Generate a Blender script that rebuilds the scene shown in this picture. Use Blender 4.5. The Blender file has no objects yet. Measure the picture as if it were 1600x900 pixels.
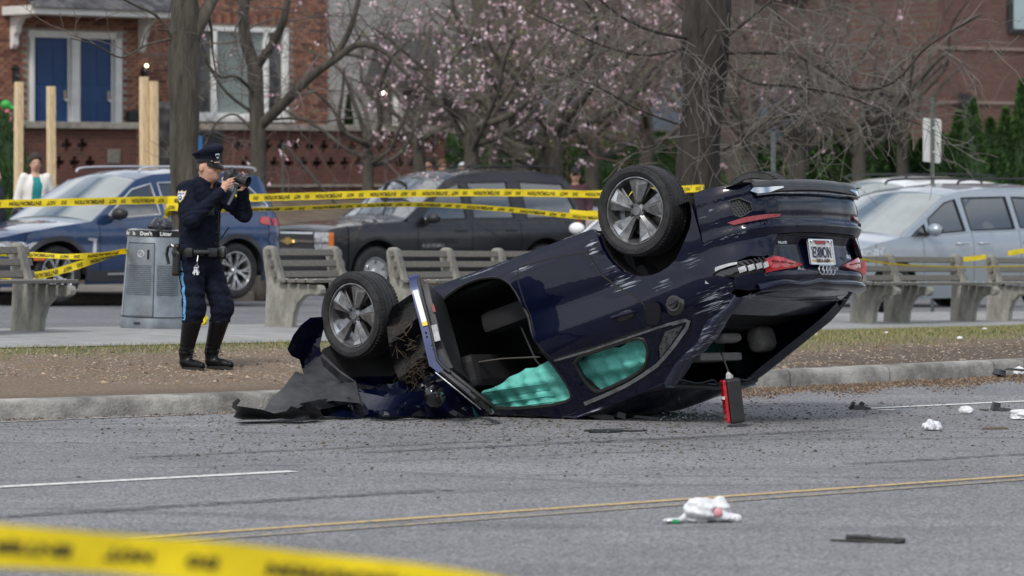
import bpy, bmesh, math, random
import numpy as np
from mathutils import Vector, Matrix
from mathutils.geometry import delaunay_2d_cdt
rad = math.radians
rnd = random.Random(7)
scene = bpy.context.scene

# ---------------- camera
FPX, EYE, HZ = 6200.0, 1.65, 274.0          # focal length in photo pixels, eye height, horizon row
cam_data = bpy.data.cameras.new("camera")
cam = bpy.data.objects.new("camera", cam_data)
scene.collection.objects.link(cam)
scene.camera = cam
cam.location = (0, 0, EYE)
cam.rotation_euler = (rad(90), 0, 0)
cam_data.sensor_width = 36
cam_data.lens = 36 * FPX / 1600
cam_data.shift_y = (HZ - 450) / 1600
cam_data.clip_start = 0.5
cam_data.clip_end = 2000
cam_data.dof.use_dof = True
cam_data.dof.focus_distance = 27.4
cam_data.dof.aperture_fstop = 4.2

# ---------------- world: bright sky with broken cloud
SUN_EL, SUN_AZ = 48, 200                     # sun behind and above the camera, veiled by cloud
world = bpy.data.worlds.new("World")
scene.world = world
world.use_nodes = True
wn, wl = world.node_tree.nodes, world.node_tree.links
wn.clear()
w_out = wn.new('ShaderNodeOutputWorld')
w_bg = wn.new('ShaderNodeBackground')
w_sky = wn.new('ShaderNodeTexSky')
w_sky.sky_type = 'NISHITA'
w_sky.sun_disc = False
w_sky.sun_elevation = rad(SUN_EL)
w_sky.sun_rotation = rad(SUN_AZ)
w_sky.dust_density = 2.0
w_bg.inputs['Strength'].default_value = 0.118
w_tc = wn.new('ShaderNodeTexCoord')
w_map = wn.new('ShaderNodeMapping')
w_map.inputs['Scale'].default_value = (1, 1, 2.6)
w_noise = wn.new('ShaderNodeTexNoise')
w_noise.inputs['Scale'].default_value = 2.4
w_noise.inputs['Detail'].default_value = 8
w_noise.inputs['Roughness'].default_value = 0.55
w_ramp = wn.new('ShaderNodeValToRGB')
w_ramp.color_ramp.elements[0].position = 0.40
w_ramp.color_ramp.elements[1].position = 0.56
w_mix = wn.new('ShaderNodeMixRGB')
w_mix.inputs[2].default_value = (7.6, 7.9, 8.3, 1)
wl.new(w_tc.outputs['Generated'], w_map.inputs['Vector'])
wl.new(w_map.outputs[0], w_noise.inputs['Vector'])
wl.new(w_noise.outputs['Fac'], w_ramp.inputs[0])
wl.new(w_ramp.outputs[0], w_mix.inputs[0])
wl.new(w_sky.outputs[0], w_mix.inputs[1])
wl.new(w_mix.outputs[0], w_bg.inputs['Color'])
wl.new(w_bg.outputs[0], w_out.inputs['Surface'])

# ---------------- sun, softened by cloud
sun_data = bpy.data.lights.new("sun", 'SUN')
sun_data.energy = 1.9
sun_data.angle = rad(12)
sun_data.color = (1.0, 0.965, 0.92)
sun = bpy.data.objects.new("sun", sun_data)
scene.collection.objects.link(sun)
_az, _el = rad(SUN_AZ), rad(SUN_EL)
_d = Vector((math.sin(_az) * math.cos(_el), math.cos(_az) * math.cos(_el), math.sin(_el)))
sun.rotation_euler = _d.to_track_quat('Z', 'Y').to_euler()
scene.view_settings.view_transform = 'Standard'
scene.view_settings.look = 'None'
scene.view_settings.exposure = 0.28
scene.view_settings.gamma = 1.0

# ---------------- small helpers
COL = scene.collection

def tag(o, label=None, cat=None, group=None, kind=None):
    if label: o['label'] = label
    if cat: o['category'] = cat
    if group: o['group'] = group
    if kind: o['kind'] = kind
    return o

def empty(name, loc=(0, 0, 0), rz=0.0, label=None, cat=None, group=None):
    o = bpy.data.objects.new(name, None)
    COL.objects.link(o)
    o.location = loc
    o.rotation_euler = (0, 0, rz)
    o.empty_display_size = 0.1
    return tag(o, label, cat, group)

def copy_tree(o, parent=None):
    c = o.copy()
    COL.objects.link(c)
    c.parent = parent
    for ch in list(o.children):
        copy_tree(ch, c)
    return c

def pos(px, py, D):
    """point at distance D seen at photo pixel px, py"""
    return Vector(((px - 800) / FPX * D, D, EYE - (py - HZ) / FPX * D))

_M = {}
def M(name, col=None, rough=0.6, metal=0.0, noise=None, bump=None, coat=0.0, spec=0.5, emit=None, col2=None,
      trans=0.0, alpha=1.0, stretch=None, sheen=0.0, sss=0.0):
    """procedural Principled material; noise=(scale, amount), bump=(scale, strength)"""
    if name in _M: return _M[name]
    m = bpy.data.materials.new(name)
    m.use_nodes = True
    n, l = m.node_tree.nodes, m.node_tree.links
    b = n['Principled BSDF']
    c = (*col, 1)
    b.inputs['Base Color'].default_value = c
    b.inputs['Roughness'].default_value = rough
    b.inputs['Metallic'].default_value = metal
    b.inputs['Coat Weight'].default_value = coat
    b.inputs['Coat Roughness'].default_value = 0.03
    b.inputs['Specular IOR Level'].default_value = spec
    b.inputs['Transmission Weight'].default_value = trans
    b.inputs['Alpha'].default_value = alpha
    b.inputs['Sheen Weight'].default_value = sheen
    if sss:
        b.inputs['Subsurface Weight'].default_value = sss
        b.inputs['Subsurface Radius'].default_value = (.012, .004, .002)
    if emit:
        b.inputs['Emission Color'].default_value = (*emit[0], 1)
        b.inputs['Emission Strength'].default_value = emit[1]
    vec = None
    if noise or bump:
        tc = n.new('ShaderNodeTexCoord')
        vec = tc.outputs['Object']
        if stretch:
            mp = n.new('ShaderNodeMapping')
            mp.inputs['Scale'].default_value = stretch
            l.new(vec, mp.inputs['Vector'])
            vec = mp.outputs[0]
    if noise:
        t = n.new('ShaderNodeTexNoise')
        t.inputs['Scale'].default_value = noise[0]
        t.inputs['Detail'].default_value = 6
        t.inputs['Roughness'].default_value = 0.65
        l.new(vec, t.inputs['Vector'])
        r = n.new('ShaderNodeValToRGB')
        k = noise[1]
        lo = tuple(max(0, x * (1 - k)) for x in col) + (1,)
        hi = (tuple(min(1, x * (1 + k)) for x in col) if col2 is None else tuple(col2)) + (1,)
        r.color_ramp.elements[0].position = 0.35
        r.color_ramp.elements[1].position = 0.65
        r.color_ramp.elements[0].color = lo
        r.color_ramp.elements[1].color = hi
        l.new(t.outputs['Fac'], r.inputs[0])
        l.new(r.outputs[0], b.inputs['Base Color'])
    if bump:
        t2 = n.new('ShaderNodeTexNoise')
        t2.inputs['Scale'].default_value = bump[0]
        t2.inputs['Detail'].default_value = 5
        l.new(vec, t2.inputs['Vector'])
        bn = n.new('ShaderNodeBump')
        bn.inputs['Strength'].default_value = bump[1]
        bn.inputs['Distance'].default_value = 0.02
        l.new(t2.outputs['Fac'], bn.inputs['Height'])
        l.new(bn.outputs[0], b.inputs['Normal'])
    _M[name] = m
    return m

class MB:
    """collects vertices and faces, linked as ONE mesh object"""
    def __init__(s):
        s.v, s.f, s.m = [], [], []
        s.mi = 0
    def add(s, verts, faces, mi=None):
        k = len(s.v)
        s.v.extend([tuple(p) for p in verts])
        s.f.extend([tuple(i + k for i in f) for f in faces])
        s.m.extend([s.mi if mi is None else mi] * len(faces))
        return s
    def box(s, c, size, R=None, taper=1.0):
        hx, hy, hz = (q / 2 for q in size)
        vs = []
        for z, t in ((-hz, 1), (hz, taper)):
            for x, y in ((-hx, -hy), (hx, -hy), (hx, hy), (-hx, hy)):
                p = Vector((x * t, y * t, z))
                if R is not None: p = R @ p
                vs.append(p + Vector(c))
        return s.add(vs, [(3, 2, 1, 0), (4, 5, 6, 7), (0, 1, 5, 4), (1, 2, 6, 5), (2, 3, 7, 6), (3, 0, 4, 7)])
    def bar(s, a, b, w, h, up=(0, 0, 1)):
        a, b = Vector(a), Vector(b)
        d = (b - a); L = d.length; d.normalize()
        u = Vector(up)
        sd = d.cross(u)
        if sd.length < 1e-4: sd = d.cross(Vector((1, 0, 0)))
        sd.normalize(); u = sd.cross(d)
        vs = []
        for p in (a, b):
            for i, j in ((-1, -1), (1, -1), (1, 1), (-1, 1)):
                vs.append(p + sd * (i * w / 2) + u * (j * h / 2))
        return s.add(vs, [(3, 2, 1, 0), (4, 5, 6, 7), (0, 1, 5, 4), (1, 2, 6, 5), (2, 3, 7, 6), (3, 0, 4, 7)])
    def tube(s, pts, radii, n=8, caps=True):
        pts = [Vector(p) for p in pts]
        if not hasattr(radii, '__len__'): radii = [radii] * len(pts)
        k = len(s.v)
        pu = None
        for i, p in enumerate(pts):
            d = (pts[min(i + 1, len(pts) - 1)] - pts[max(i - 1, 0)])
            if d.length < 1e-9: d = Vector((0, 0, 1))
            d.normalize()
            if pu is None:
                u = d.cross(Vector((0, 0, 1)))
                if u.length < 0.05: u = d.cross(Vector((1, 0, 0)))
            else:
                u = pu - d * pu.dot(d)
                if u.length < 1e-5: u = d.cross(Vector((1, 0, 0)))
            u.normalize(); pu = u
            w = d.cross(u)
            r = radii[i]
            for j in range(n):
                a = 2 * math.pi * j / n
                q = p + (u * math.cos(a) + w * math.sin(a)) * r
                s.v.append((q.x, q.y, q.z))
        for i in range(len(pts) - 1):
            for j in range(n):
                a, b = k + i * n + j, k + i * n + (j + 1) % n
                s.f.append((a, b, b + n, a + n)); s.m.append(s.mi)
        if caps:
            s.f.append(tuple(k + j for j in reversed(range(n)))); s.m.append(s.mi)
            e = k + (len(pts) - 1) * n
            s.f.append(tuple(e + j for j in range(n))); s.m.append(s.mi)
        return s
    def lathe(s, prof, n=32, axis='y', c=(0, 0, 0), closed=False):
        """prof = [(r, h)] turned about an axis through c"""
        k = len(s.v)
        for r, h in prof:
            for j in range(n):
                a = 2 * math.pi * j / n
                x, z = r * math.cos(a), r * math.sin(a)
                p = (x, h, z) if axis == 'y' else ((x, z, h) if axis == 'z' else (h, x, z))
                s.v.append((p[0] + c[0], p[1] + c[1], p[2] + c[2]))
        m = len(prof)
        for i in range(m if closed else m - 1):
            i2 = (i + 1) % m
            for j in range(n):
                j2 = (j + 1) % n
                s.f.append((k + i * n + j, k + i * n + j2, k + i2 * n + j2, k + i2 * n + j)); s.m.append(s.mi)
        return s
    def prism(s, poly, a, b, fn):
        """poly of (u,v) extruded from a to b; fn(u,v,w)->xyz"""
        n = len(poly)
        vs = [fn(u, v, a) for u, v in poly] + [fn(u, v, b) for u, v in poly]
        fs = [tuple(reversed(range(n))), tuple(range(n, 2 * n))]
        fs += [(i, (i + 1) % n, n + (i + 1) % n, n + i) for i in range(n)]
        return s.add(vs, fs)
    def grid(s, rows, close_u=False):
        k = len(s.v); nu = len(rows[0])
        for r in rows: s.v.extend([tuple(p) for p in r])
        for i in range(len(rows) - 1):
            for j in range(nu if close_u else nu - 1):
                j2 = (j + 1) % nu
                s.f.append((k + i * nu + j, k + i * nu + j2, k + (i + 1) * nu + j2, k + (i + 1) * nu + j)); s.m.append(s.mi)
        return s
    def ball(s, c, r, n=8, m=6):
        rx, ry, rz = (r, r, r) if not hasattr(r, '__len__') else r
        rows = []
        for i in range(m + 1):
            t = math.pi * i / m
            rows.append([(c[0] + rx * math.sin(t) * math.cos(2 * math.pi * j / n),
                          c[1] + ry * math.sin(t) * math.sin(2 * math.pi * j / n), c[2] + rz * math.cos(t)) for j in range(n)])
        return s.grid(rows, True)
    def build(s, name, mats, parent=None, smooth=False, bevel=0.0, angle=35, recalc=True, merge=False):
        me = bpy.data.meshes.new(name)
        me.from_pydata(s.v, [], s.f)
        if not isinstance(mats, (list, tuple)): mats = [mats]
        for m in mats: me.materials.append(m)
        if len(mats) > 1: me.polygons.foreach_set('material_index', s.m)
        if recalc or bevel or merge:
            bm = bmesh.new(); bm.from_mesh(me)
            if merge: bmesh.ops.remove_doubles(bm, verts=bm.verts, dist=1e-5)
            if bevel:
                es = [e for e in bm.edges if len(e.link_faces) == 2 and e.calc_face_angle(0) > rad(40)]
                try: bmesh.ops.bevel(bm, geom=es, offset=bevel, segments=2, affect='EDGES', profile=0.6)
                except Exception: pass
            if recalc: bmesh.ops.recalc_face_normals(bm, faces=bm.faces)
            bm.to_mesh(me); bm.free()
        if smooth:
            me.polygons.foreach_set('use_smooth', [True] * len(me.polygons))
            if angle and angle < 180:
                try: me.set_sharp_from_angle(angle=rad(angle))
                except Exception: pass
        o = bpy.data.objects.new(name, me)
        COL.objects.link(o)
        if parent is not None: o.parent = parent
        return o

def inst(name, me, parent=None, loc=(0, 0, 0), rot=(0, 0, 0), scale=(1, 1, 1)):
    o = bpy.data.objects.new(name, me)
    COL.objects.link(o)
    o.parent = parent
    o.location, o.rotation_euler, o.scale = loc, rot, scale
    return o

def in_poly(x, y, poly):
    c = False; j = len(poly) - 1
    for i in range(len(poly)):
        xi, yi = poly[i]; xj, yj = poly[j]
        if (yi > y) != (yj > y) and x < (xj - xi) * (y - yi) / (yj - yi + 1e-15) + xi: c = not c
        j = i
    return c

def densify(poly, step):
    out = []
    for i in range(len(poly)):
        a, b = poly[i], poly[(i + 1) % len(poly)]
        n = max(1, int(math.hypot(b[0] - a[0], b[1] - a[1]) / step))
        for k in range(n): out.append((a[0] + (b[0] - a[0]) * k / n, a[1] + (b[1] - a[1]) * k / n))
    return out

def smooth_poly(poly, it=1, keep=()):
    """Chaikin corner cutting of a closed polygon"""
    for _ in range(it):
        out = []
        for i in range(len(poly)):
            a, b = poly[i], poly[(i + 1) % len(poly)]
            out += [(a[0] * .78 + b[0] * .22, a[1] * .78 + b[1] * .22), (a[0] * .22 + b[0] * .78, a[1] * .22 + b[1] * .78)]
        poly = out
    return poly

def tri_region(poly, holes=(), step=0.06):
    loops = [densify(poly, step)] + [densify(h, step) for h in holes]
    vs, es = [], []
    for lp in loops:
        k = len(vs); vs += lp
        es += [(k + i, k + (i + 1) % len(lp)) for i in range(len(lp))]
    x0, x1 = min(p[0] for p in poly), max(p[0] for p in poly)
    y0, y1 = min(p[1] for p in poly), max(p[1] for p in poly)
    nb = list(vs)
    x = x0 + step * .5; r = 0
    arr = np.array(nb)
    while x < x1:
        y = y0 + step * (.25 + .5 * (r % 2))
        while y < y1:
            if in_poly(x, y, poly) and not any(in_poly(x, y, h) for h in holes):
                if ((arr[:, 0] - x) ** 2 + (arr[:, 1] - y) ** 2).min() > (step * .55) ** 2: vs.append((x, y))
            y += step
        x += step; r += 1
    res = delaunay_2d_cdt([Vector(p) for p in vs], es, [], 0, 1e-6)
    ov, of = res[0], res[2]
    fs = []
    for f in of:
        cx = sum(ov[i].x for i in f) / 3; cy = sum(ov[i].y for i in f) / 3
        if in_poly(cx, cy, poly) and not any(in_poly(cx, cy, h) for h in holes): fs.append(tuple(f))
    return [(p.x, p.y) for p in ov], fs

def panel(name, poly, fn, mats, parent, holes=(), step=0.06, thick=0.0, flange=None, smooth=True, angle=40, mi=None):
    """sheet over a 2D region, mapped to space by fn(u, v, w) with w = depth behind the face"""
    vs, fs = tri_region(poly, holes, step)
    b = MB()
    b.add([fn(u, v, 0) for u, v in vs], fs)
    t = thick or 0.012
    k = len(b.v)
    b.add([fn(u, v, t) for u, v in vs], [tuple(reversed(f)) for f in fs])
    cnt = {}
    for f in fs:
        for i in range(3):
            e = (f[i], f[(i + 1) % 3])
            cnt[tuple(sorted(e))] = cnt.get(tuple(sorted(e)), 0) + 1
    for f in fs:
        for i in range(3):
            e = (f[i], f[(i + 1) % 3])
            if cnt[tuple(sorted(e))] == 1:
                b.f.append((e[0], e[1], e[1] + k, e[0] + k)); b.m.append(0)
    return b.build(name, mats, parent, smooth=smooth, angle=angle)

def interp(x, tbl):
    return float(np.interp(x, [p[0] for p in tbl], [p[1] for p in tbl]))

def catmull(pts, n=6, closed=False):
    P = [Vector(p) for p in pts]; out = []
    N = len(P)
    rng = range(N) if closed else range(N - 1)
    for i in rng:
        p0 = P[(i - 1) % N] if closed or i > 0 else P[0]
        p1, p2 = P[i], P[(i + 1) % N]
        p3 = P[(i + 2) % N] if closed or i + 2 < N else P[-1]
        for k in range(n):
            t = k / n
            out.append(0.5 * ((2 * p1) + (p2 - p0) * t + (2 * p0 - 5 * p1 + 4 * p2 - p3) * t * t + (3 * p1 - p0 - 3 * p2 + p3) * t ** 3))
    if not closed: out.append(P[-1])
    return out

# ---------------- signed distance solids -> one smooth closed mesh
def sd_cap(P, a, b, r0, r1=None):
    r1 = r0 if r1 is None else r1
    a, b = np.array(a, float), np.array(b, float)
    ab = b - a
    t = np.clip(((P - a) @ ab) / (ab @ ab + 1e-12), 0, 1)
    return np.linalg.norm(P - a - t[..., None] * ab, axis=-1) - (r0 + (r1 - r0) * t)

def sd_ell(P, c, r, R=None):
    q = P - np.array(c, float)
    if R is not None: q = q @ np.array(R, float)
    r = np.array(r, float)
    k0 = np.linalg.norm(q / r, axis=-1)
    k1 = np.linalg.norm(q / (r * r), axis=-1) + 1e-9
    return k0 * (k0 - 1) / k1

def sd_box(P, c, h, r=0.01, R=None):
    q = P - np.array(c, float)
    if R is not None: q = q @ np.array(R, float)
    d = np.abs(q) - (np.array(h, float) - r)
    return np.linalg.norm(np.maximum(d, 0), axis=-1) + np.minimum(d.max(axis=-1), 0) - r

def smin(a, b, k=0.03):
    h = np.clip(0.5 + 0.5 * (b - a) / k, 0, 1)
    return b + (a - b) * h - k * h * (1 - h)

def wob(P, s, seed=0):
    """cheap smooth pseudo noise"""
    r = np.random.RandomState(seed); o = 0
    for i in range(5):
        w = r.normal(size=3) * s * (1 + .5 * i); o = o + np.sin(P @ w + r.rand() * 6.28) / (1 + .5 * i)
    return o / 2.5

def nets(fn, lo, hi, h):
    lo, hi = np.array(lo, float), np.array(hi, float)
    n = np.ceil((hi - lo) / h).astype(int) + 1
    ax = [lo[i] + h * np.arange(n[i]) for i in range(3)]
    P = np.stack(np.meshgrid(*ax, indexing='ij'), -1)
    v = fn(P)
    v[0] = v[-1] = 1; v[:, 0] = v[:, -1] = 1; v[:, :, 0] = v[:, :, -1] = 1
    ins = v < 0
    c = n - 1
    acc = np.zeros((*c, 3)); cnt = np.zeros(tuple(c))
    def sl(a, o): return a[o[0]:o[0] + c[0], o[1]:o[1] + c[1], o[2]:o[2] + c[2]]
    for d in range(3):
        o1, o2 = [(x) for x in range(3) if x != d]
        for i in (0, 1):
            for j in (0, 1):
                A = [0, 0, 0]; A[o1] = i; A[o2] = j
                B = list(A); B[d] = 1
                va, vb = sl(v, A), sl(v, B)
                m = (va < 0) != (vb < 0)
                t = np.where(m, va / np.where(m, va - vb, 1), 0)
                p = np.zeros((*c, 3)); p[..., o1] = i; p[..., o2] = j; p[..., d] = t
                acc += p * m[..., None]; cnt += m
    act = cnt > 0
    idx = -np.ones(tuple(c), int); idx[act] = np.arange(act.sum())
    cell = np.argwhere(act)
    verts = lo + h * (cell + acc[act] / cnt[act][:, None])
    faces = []
    for d in range(3):
        o1, o2 = [(x) for x in range(3) if x != d]
        a = [slice(None)] * 3; b = [slice(None)] * 3
        a[d] = slice(0, -1); b[d] = slice(1, None)
        m = ins[tuple(a)] != ins[tuple(b)]
        g = np.argwhere(m)
        g = g[(g[:, o1] > 0) & (g[:, o2] > 0) & (g[:, o1] < n[o1] - 1) & (g[:, o2] < n[o2] - 1)]
        s = ins[tuple(a)][tuple(g.T)]
        q = []
        for i, j in ((0, 0), (1, 0), (1, 1), (0, 1)):
            k = g.copy(); k[:, o1] -= i; k[:, o2] -= j
            q.append(idx[tuple(k.T)])
        q = np.stack(q, 1)
        fl = s if d != 1 else ~s
        q[~fl] = q[~fl][:, ::-1]
        faces.append(q)
    faces = np.concatenate(faces)
    return verts, faces

def sdf_obj(name, fn, lo, hi, h, mat, parent=None):
    v, f = nets(fn, lo, hi, h)
    b = MB(); b.v = [tuple(p) for p in v.tolist()]; b.f = [tuple(p) for p in f.tolist()]; b.m = [0] * len(b.f)
    return b.build(name, mat, parent, smooth=True, angle=180, recalc=True)

def text_mesh(body, size, extrude=0.0, bold=0.0, align='CENTER', shear=0.0):
    cu = bpy.data.curves.new('lettering', 'FONT')
    cu.body = body; cu.size = size; cu.extrude = extrude; cu.offset = bold; cu.shear = shear
    cu.align_x = align; cu.align_y = 'CENTER'; cu.resolution_u = 2
    o = bpy.data.objects.new('lettering', cu)
    COL.objects.link(o)
    dg = bpy.context.evaluated_depsgraph_get(); dg.update()
    me = bpy.data.meshes.new_from_object(o.evaluated_get(dg))
    bpy.data.objects.remove(o); bpy.data.curves.remove(cu)
    return me

def text_obj(name, body, size, mat, parent, Mx, bold=0.0, align='CENTER', extrude=0.0005, flip=False):
    me = text_mesh(body, size, extrude, bold, align)
    me.transform(Mx)
    me.materials.clear(); me.materials.append(mat)
    o = bpy.data.objects.new(name, me); COL.objects.link(o); o.parent = parent
    return o
# ================= THE SETTING: ground, roads, kerbs, markings
CA, SA = math.cos(rad(39.6)), math.sin(rad(39.6))     # the road runs this way across the picture
U, NV = Vector((CA, SA, 0)), Vector((-SA, CA, 0))

def sn(X, Y): return X * CA + (Y - 29.2) * SA, -X * SA + (Y - 29.2) * CA
def xy(s, n): return s * CA - n * SA, 29.2 + s * SA + n * CA
def plane_z(X, Y): return max(-.5, min(.34, .25 - .02 * (X + 4.3) - .012 * (Y - 35)))

def pline(pts):
    """polyline given as (s, n) with n a function of s"""
    return sorted(pts)
def gpt(px, py, z, dz=0.0):
    if z is None:                             # a point on the gently falling ground behind the kerb
        z = .1
        for _ in range(12):
            D = FPX * (EYE - z) / (py - HZ); z = plane_z((px - 800) / FPX * D, D) + dz
    D = FPX * (EYE - z) / (py - HZ)
    return sn((px - 800) / FPX * D, D)
KERB = pline([gpt(-500, 671, 0), gpt(0, 655, 0), gpt(350, 643.5, 0), gpt(800, 624.5, 0), gpt(1234, 604, 0), gpt(1420, 594.5, 0), gpt(1600, 585.5, 0), gpt(1900, 571, 0)])
WALK0 = pline([gpt(-300, 547, None), gpt(0, 543, None), gpt(400, 535, None), gpt(1230, 518, None), gpt(1600, 509, None), gpt(1900, 502, None)])
WALK1 = pline([gpt(-300, 518, None), gpt(0, 513, None), gpt(400, 506, None), gpt(1330, 489, None), gpt(1600, 485, None), gpt(1900, 479, None)])
FARK = pline([gpt(-300, 480, None, -.13), gpt(0, 476, None, -.13), gpt(200, 473.5, None, -.13), gpt(420, 470.5, None, -.13)])
def on(tbl, s, slope=.02):
    if s < tbl[0][0]: return tbl[0][1]
    if s > tbl[-1][0]:
        (a, b), (c, d) = tbl[-2], tbl[-1]
        return d + (s - c) * (d - b) / (c - a) * .6
    return interp(s, tbl)

def ground_z(X, Y):
    s, n = sn(X, Y)
    k = on(KERB, s)
    if n < k: return 0.0
    w1 = on(WALK1, s)
    P = plane_z(X, Y)
    if n < w1:
        t = min(1, (n - k) / (on(WALK0, s) - k)); t = t * t
        return .12 + (P - .12) * t
    return P - .13 if (n < on(FARK, s) or s > FARK[-1][0] - .3) else P + .01

m_asphalt = M('asphalt', (.20, .20, .205), .9)
def asphalt_nodes(m, base, dark_tracks=True, edge=.12):
    n, l = m.node_tree.nodes, m.node_tree.links
    b = n['Principled BSDF']
    tc = n.new('ShaderNodeTexCoord')
    def noise(scale, detail=3, vec=None, rough=.6):
        t = n.new('ShaderNodeTexNoise'); t.inputs['Scale'].default_value = scale
        t.inputs['Detail'].default_value = detail; t.inputs['Roughness'].default_value = rough
        l.new(vec or tc.outputs['Object'], t.inputs['Vector']); return t.outputs['Fac']
    def ramp(src, p0, p1, c0, c1):
        r = n.new('ShaderNodeValToRGB'); e = r.color_ramp.elements
        e[0].position, e[1].position = p0, p1; e[0].color = (c0, c0, c0, 1); e[1].color = (c1, c1, c1, 1)
        l.new(src, r.inputs[0]); return r.outputs[0]
    def mul(a, bb, f=1.0):
        x = n.new('ShaderNodeMixRGB'); x.blend_type = 'MULTIPLY'; x.inputs[0].default_value = f
        l.new(a, x.inputs[1]); l.new(bb, x.inputs[2]); return x.outputs[0]
    # aggregate: each stone its own grey
    vo = n.new('ShaderNodeTexVoronoi'); vo.inputs['Scale'].default_value = 75
    l.new(tc.outputs['Object'], vo.inputs['Vector'])
    bw = n.new('ShaderNodeRGBToBW'); l.new(vo.outputs['Color'], bw.inputs[0])
    g1 = ramp(bw.outputs[0], .12, .88, .42, 1.75)
    g2 = ramp(noise(1.1, 6), .3, .72, .88, 1.1)
    g3 = ramp(noise(160, 2), .3, .7, .8, 1.2)
    col = mul(mul(g1, g2), g3)
    mp = n.new('ShaderNodeMapping'); mp.inputs['Rotation'].default_value = (0, 0, -rad(39.6)); mp.inputs['Scale'].default_value = (.12, 1.3, 1)
    l.new(tc.outputs['Object'], mp.inputs['Vector'])
    if dark_tracks: col = mul(col, ramp(noise(1.6, 5, mp.outputs[0]), .36, .66, .90, 1.05))
    # fine cracks and old seams
    mp2 = n.new('ShaderNodeMapping'); mp2.inputs['Rotation'].default_value = (0, 0, -rad(39.6)); mp2.inputs['Scale'].default_value = (.22, .8, 1)
    wv = n.new('ShaderNodeVectorMath'); wv.operation = 'MULTIPLY_ADD'; wv.inputs[1].default_value = (.5, .5, 0)
    nn = n.new('ShaderNodeTexNoise'); nn.inputs['Scale'].default_value = 2.2; nn.inputs['Detail'].default_value = 7; l.new(tc.outputs['Object'], nn.inputs['Vector'])
    l.new(nn.outputs['Color'], wv.inputs[0]); l.new(tc.outputs['Object'], wv.inputs[2]); l.new(wv.outputs[0], mp2.inputs['Vector'])
    cv = n.new('ShaderNodeTexVoronoi'); cv.feature = 'DISTANCE_TO_EDGE'; cv.inputs['Scale'].default_value = .55; l.new(mp2.outputs[0], cv.inputs['Vector'])
    col = mul(col, ramp(cv.outputs['Distance'], .002, .010, .62, 1.0), .8)
    # broad stains, tyre-dark bands
    col = mul(col, ramp(noise(.35, 4), .35, .6, .86, 1.06))
    rgb = n.new('ShaderNodeRGB'); rgb.outputs[0].default_value = (*base, 1)
    l.new(mul(col, rgb.outputs[0]), b.inputs['Base Color'])
    bn = n.new('ShaderNodeBump'); bn.inputs['Strength'].default_value = .55; bn.inputs['Distance'].default_value = .01
    l.new(vo.outputs['Distance'], bn.inputs['Height']); l.new(bn.outputs[0], b.inputs['Normal'])
asphalt_nodes(m_asphalt, (.165, .165, .172))
m_asphalt2 = M('asphalt_service', (.13, .13, .135), .9)
asphalt_nodes(m_asphalt2, (.135, .135, .145))
m_concrete = M('concrete', (.29, .285, .265), .85, noise=(6, .32), bump=(60, .35))
m_walk = M('walk_concrete', (.25, .25, .245), .9, noise=(3, .22), bump=(80, .3))
m_kerb = M('kerb_concrete', (.235, .228, .21), .85, noise=(3.2, .5), bump=(50, .5))

# wide ground sheet to the horizon
b = MB(); b.add([(-400, -60, -.75), (400, -60, -.75), (400, 900, -.75), (-400, 900, -.75)], [(0, 1, 2, 3)])
tag(b.build('ground', M('earth', (.10, .085, .065), .95, noise=(.5, .3))), kind='structure')

# main road: flat sheet up to the kerb foot
SS = np.arange(-26, 40.01, 1.0)
rows = [[(*xy(s, -42), 0) for s in SS], [(*xy(s, -6), 0) for s in SS], [(*xy(s, on(KERB, s) + .02), 0) for s in SS]]
tag(MB().grid(rows).build('road', m_asphalt), kind='structure')

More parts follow.
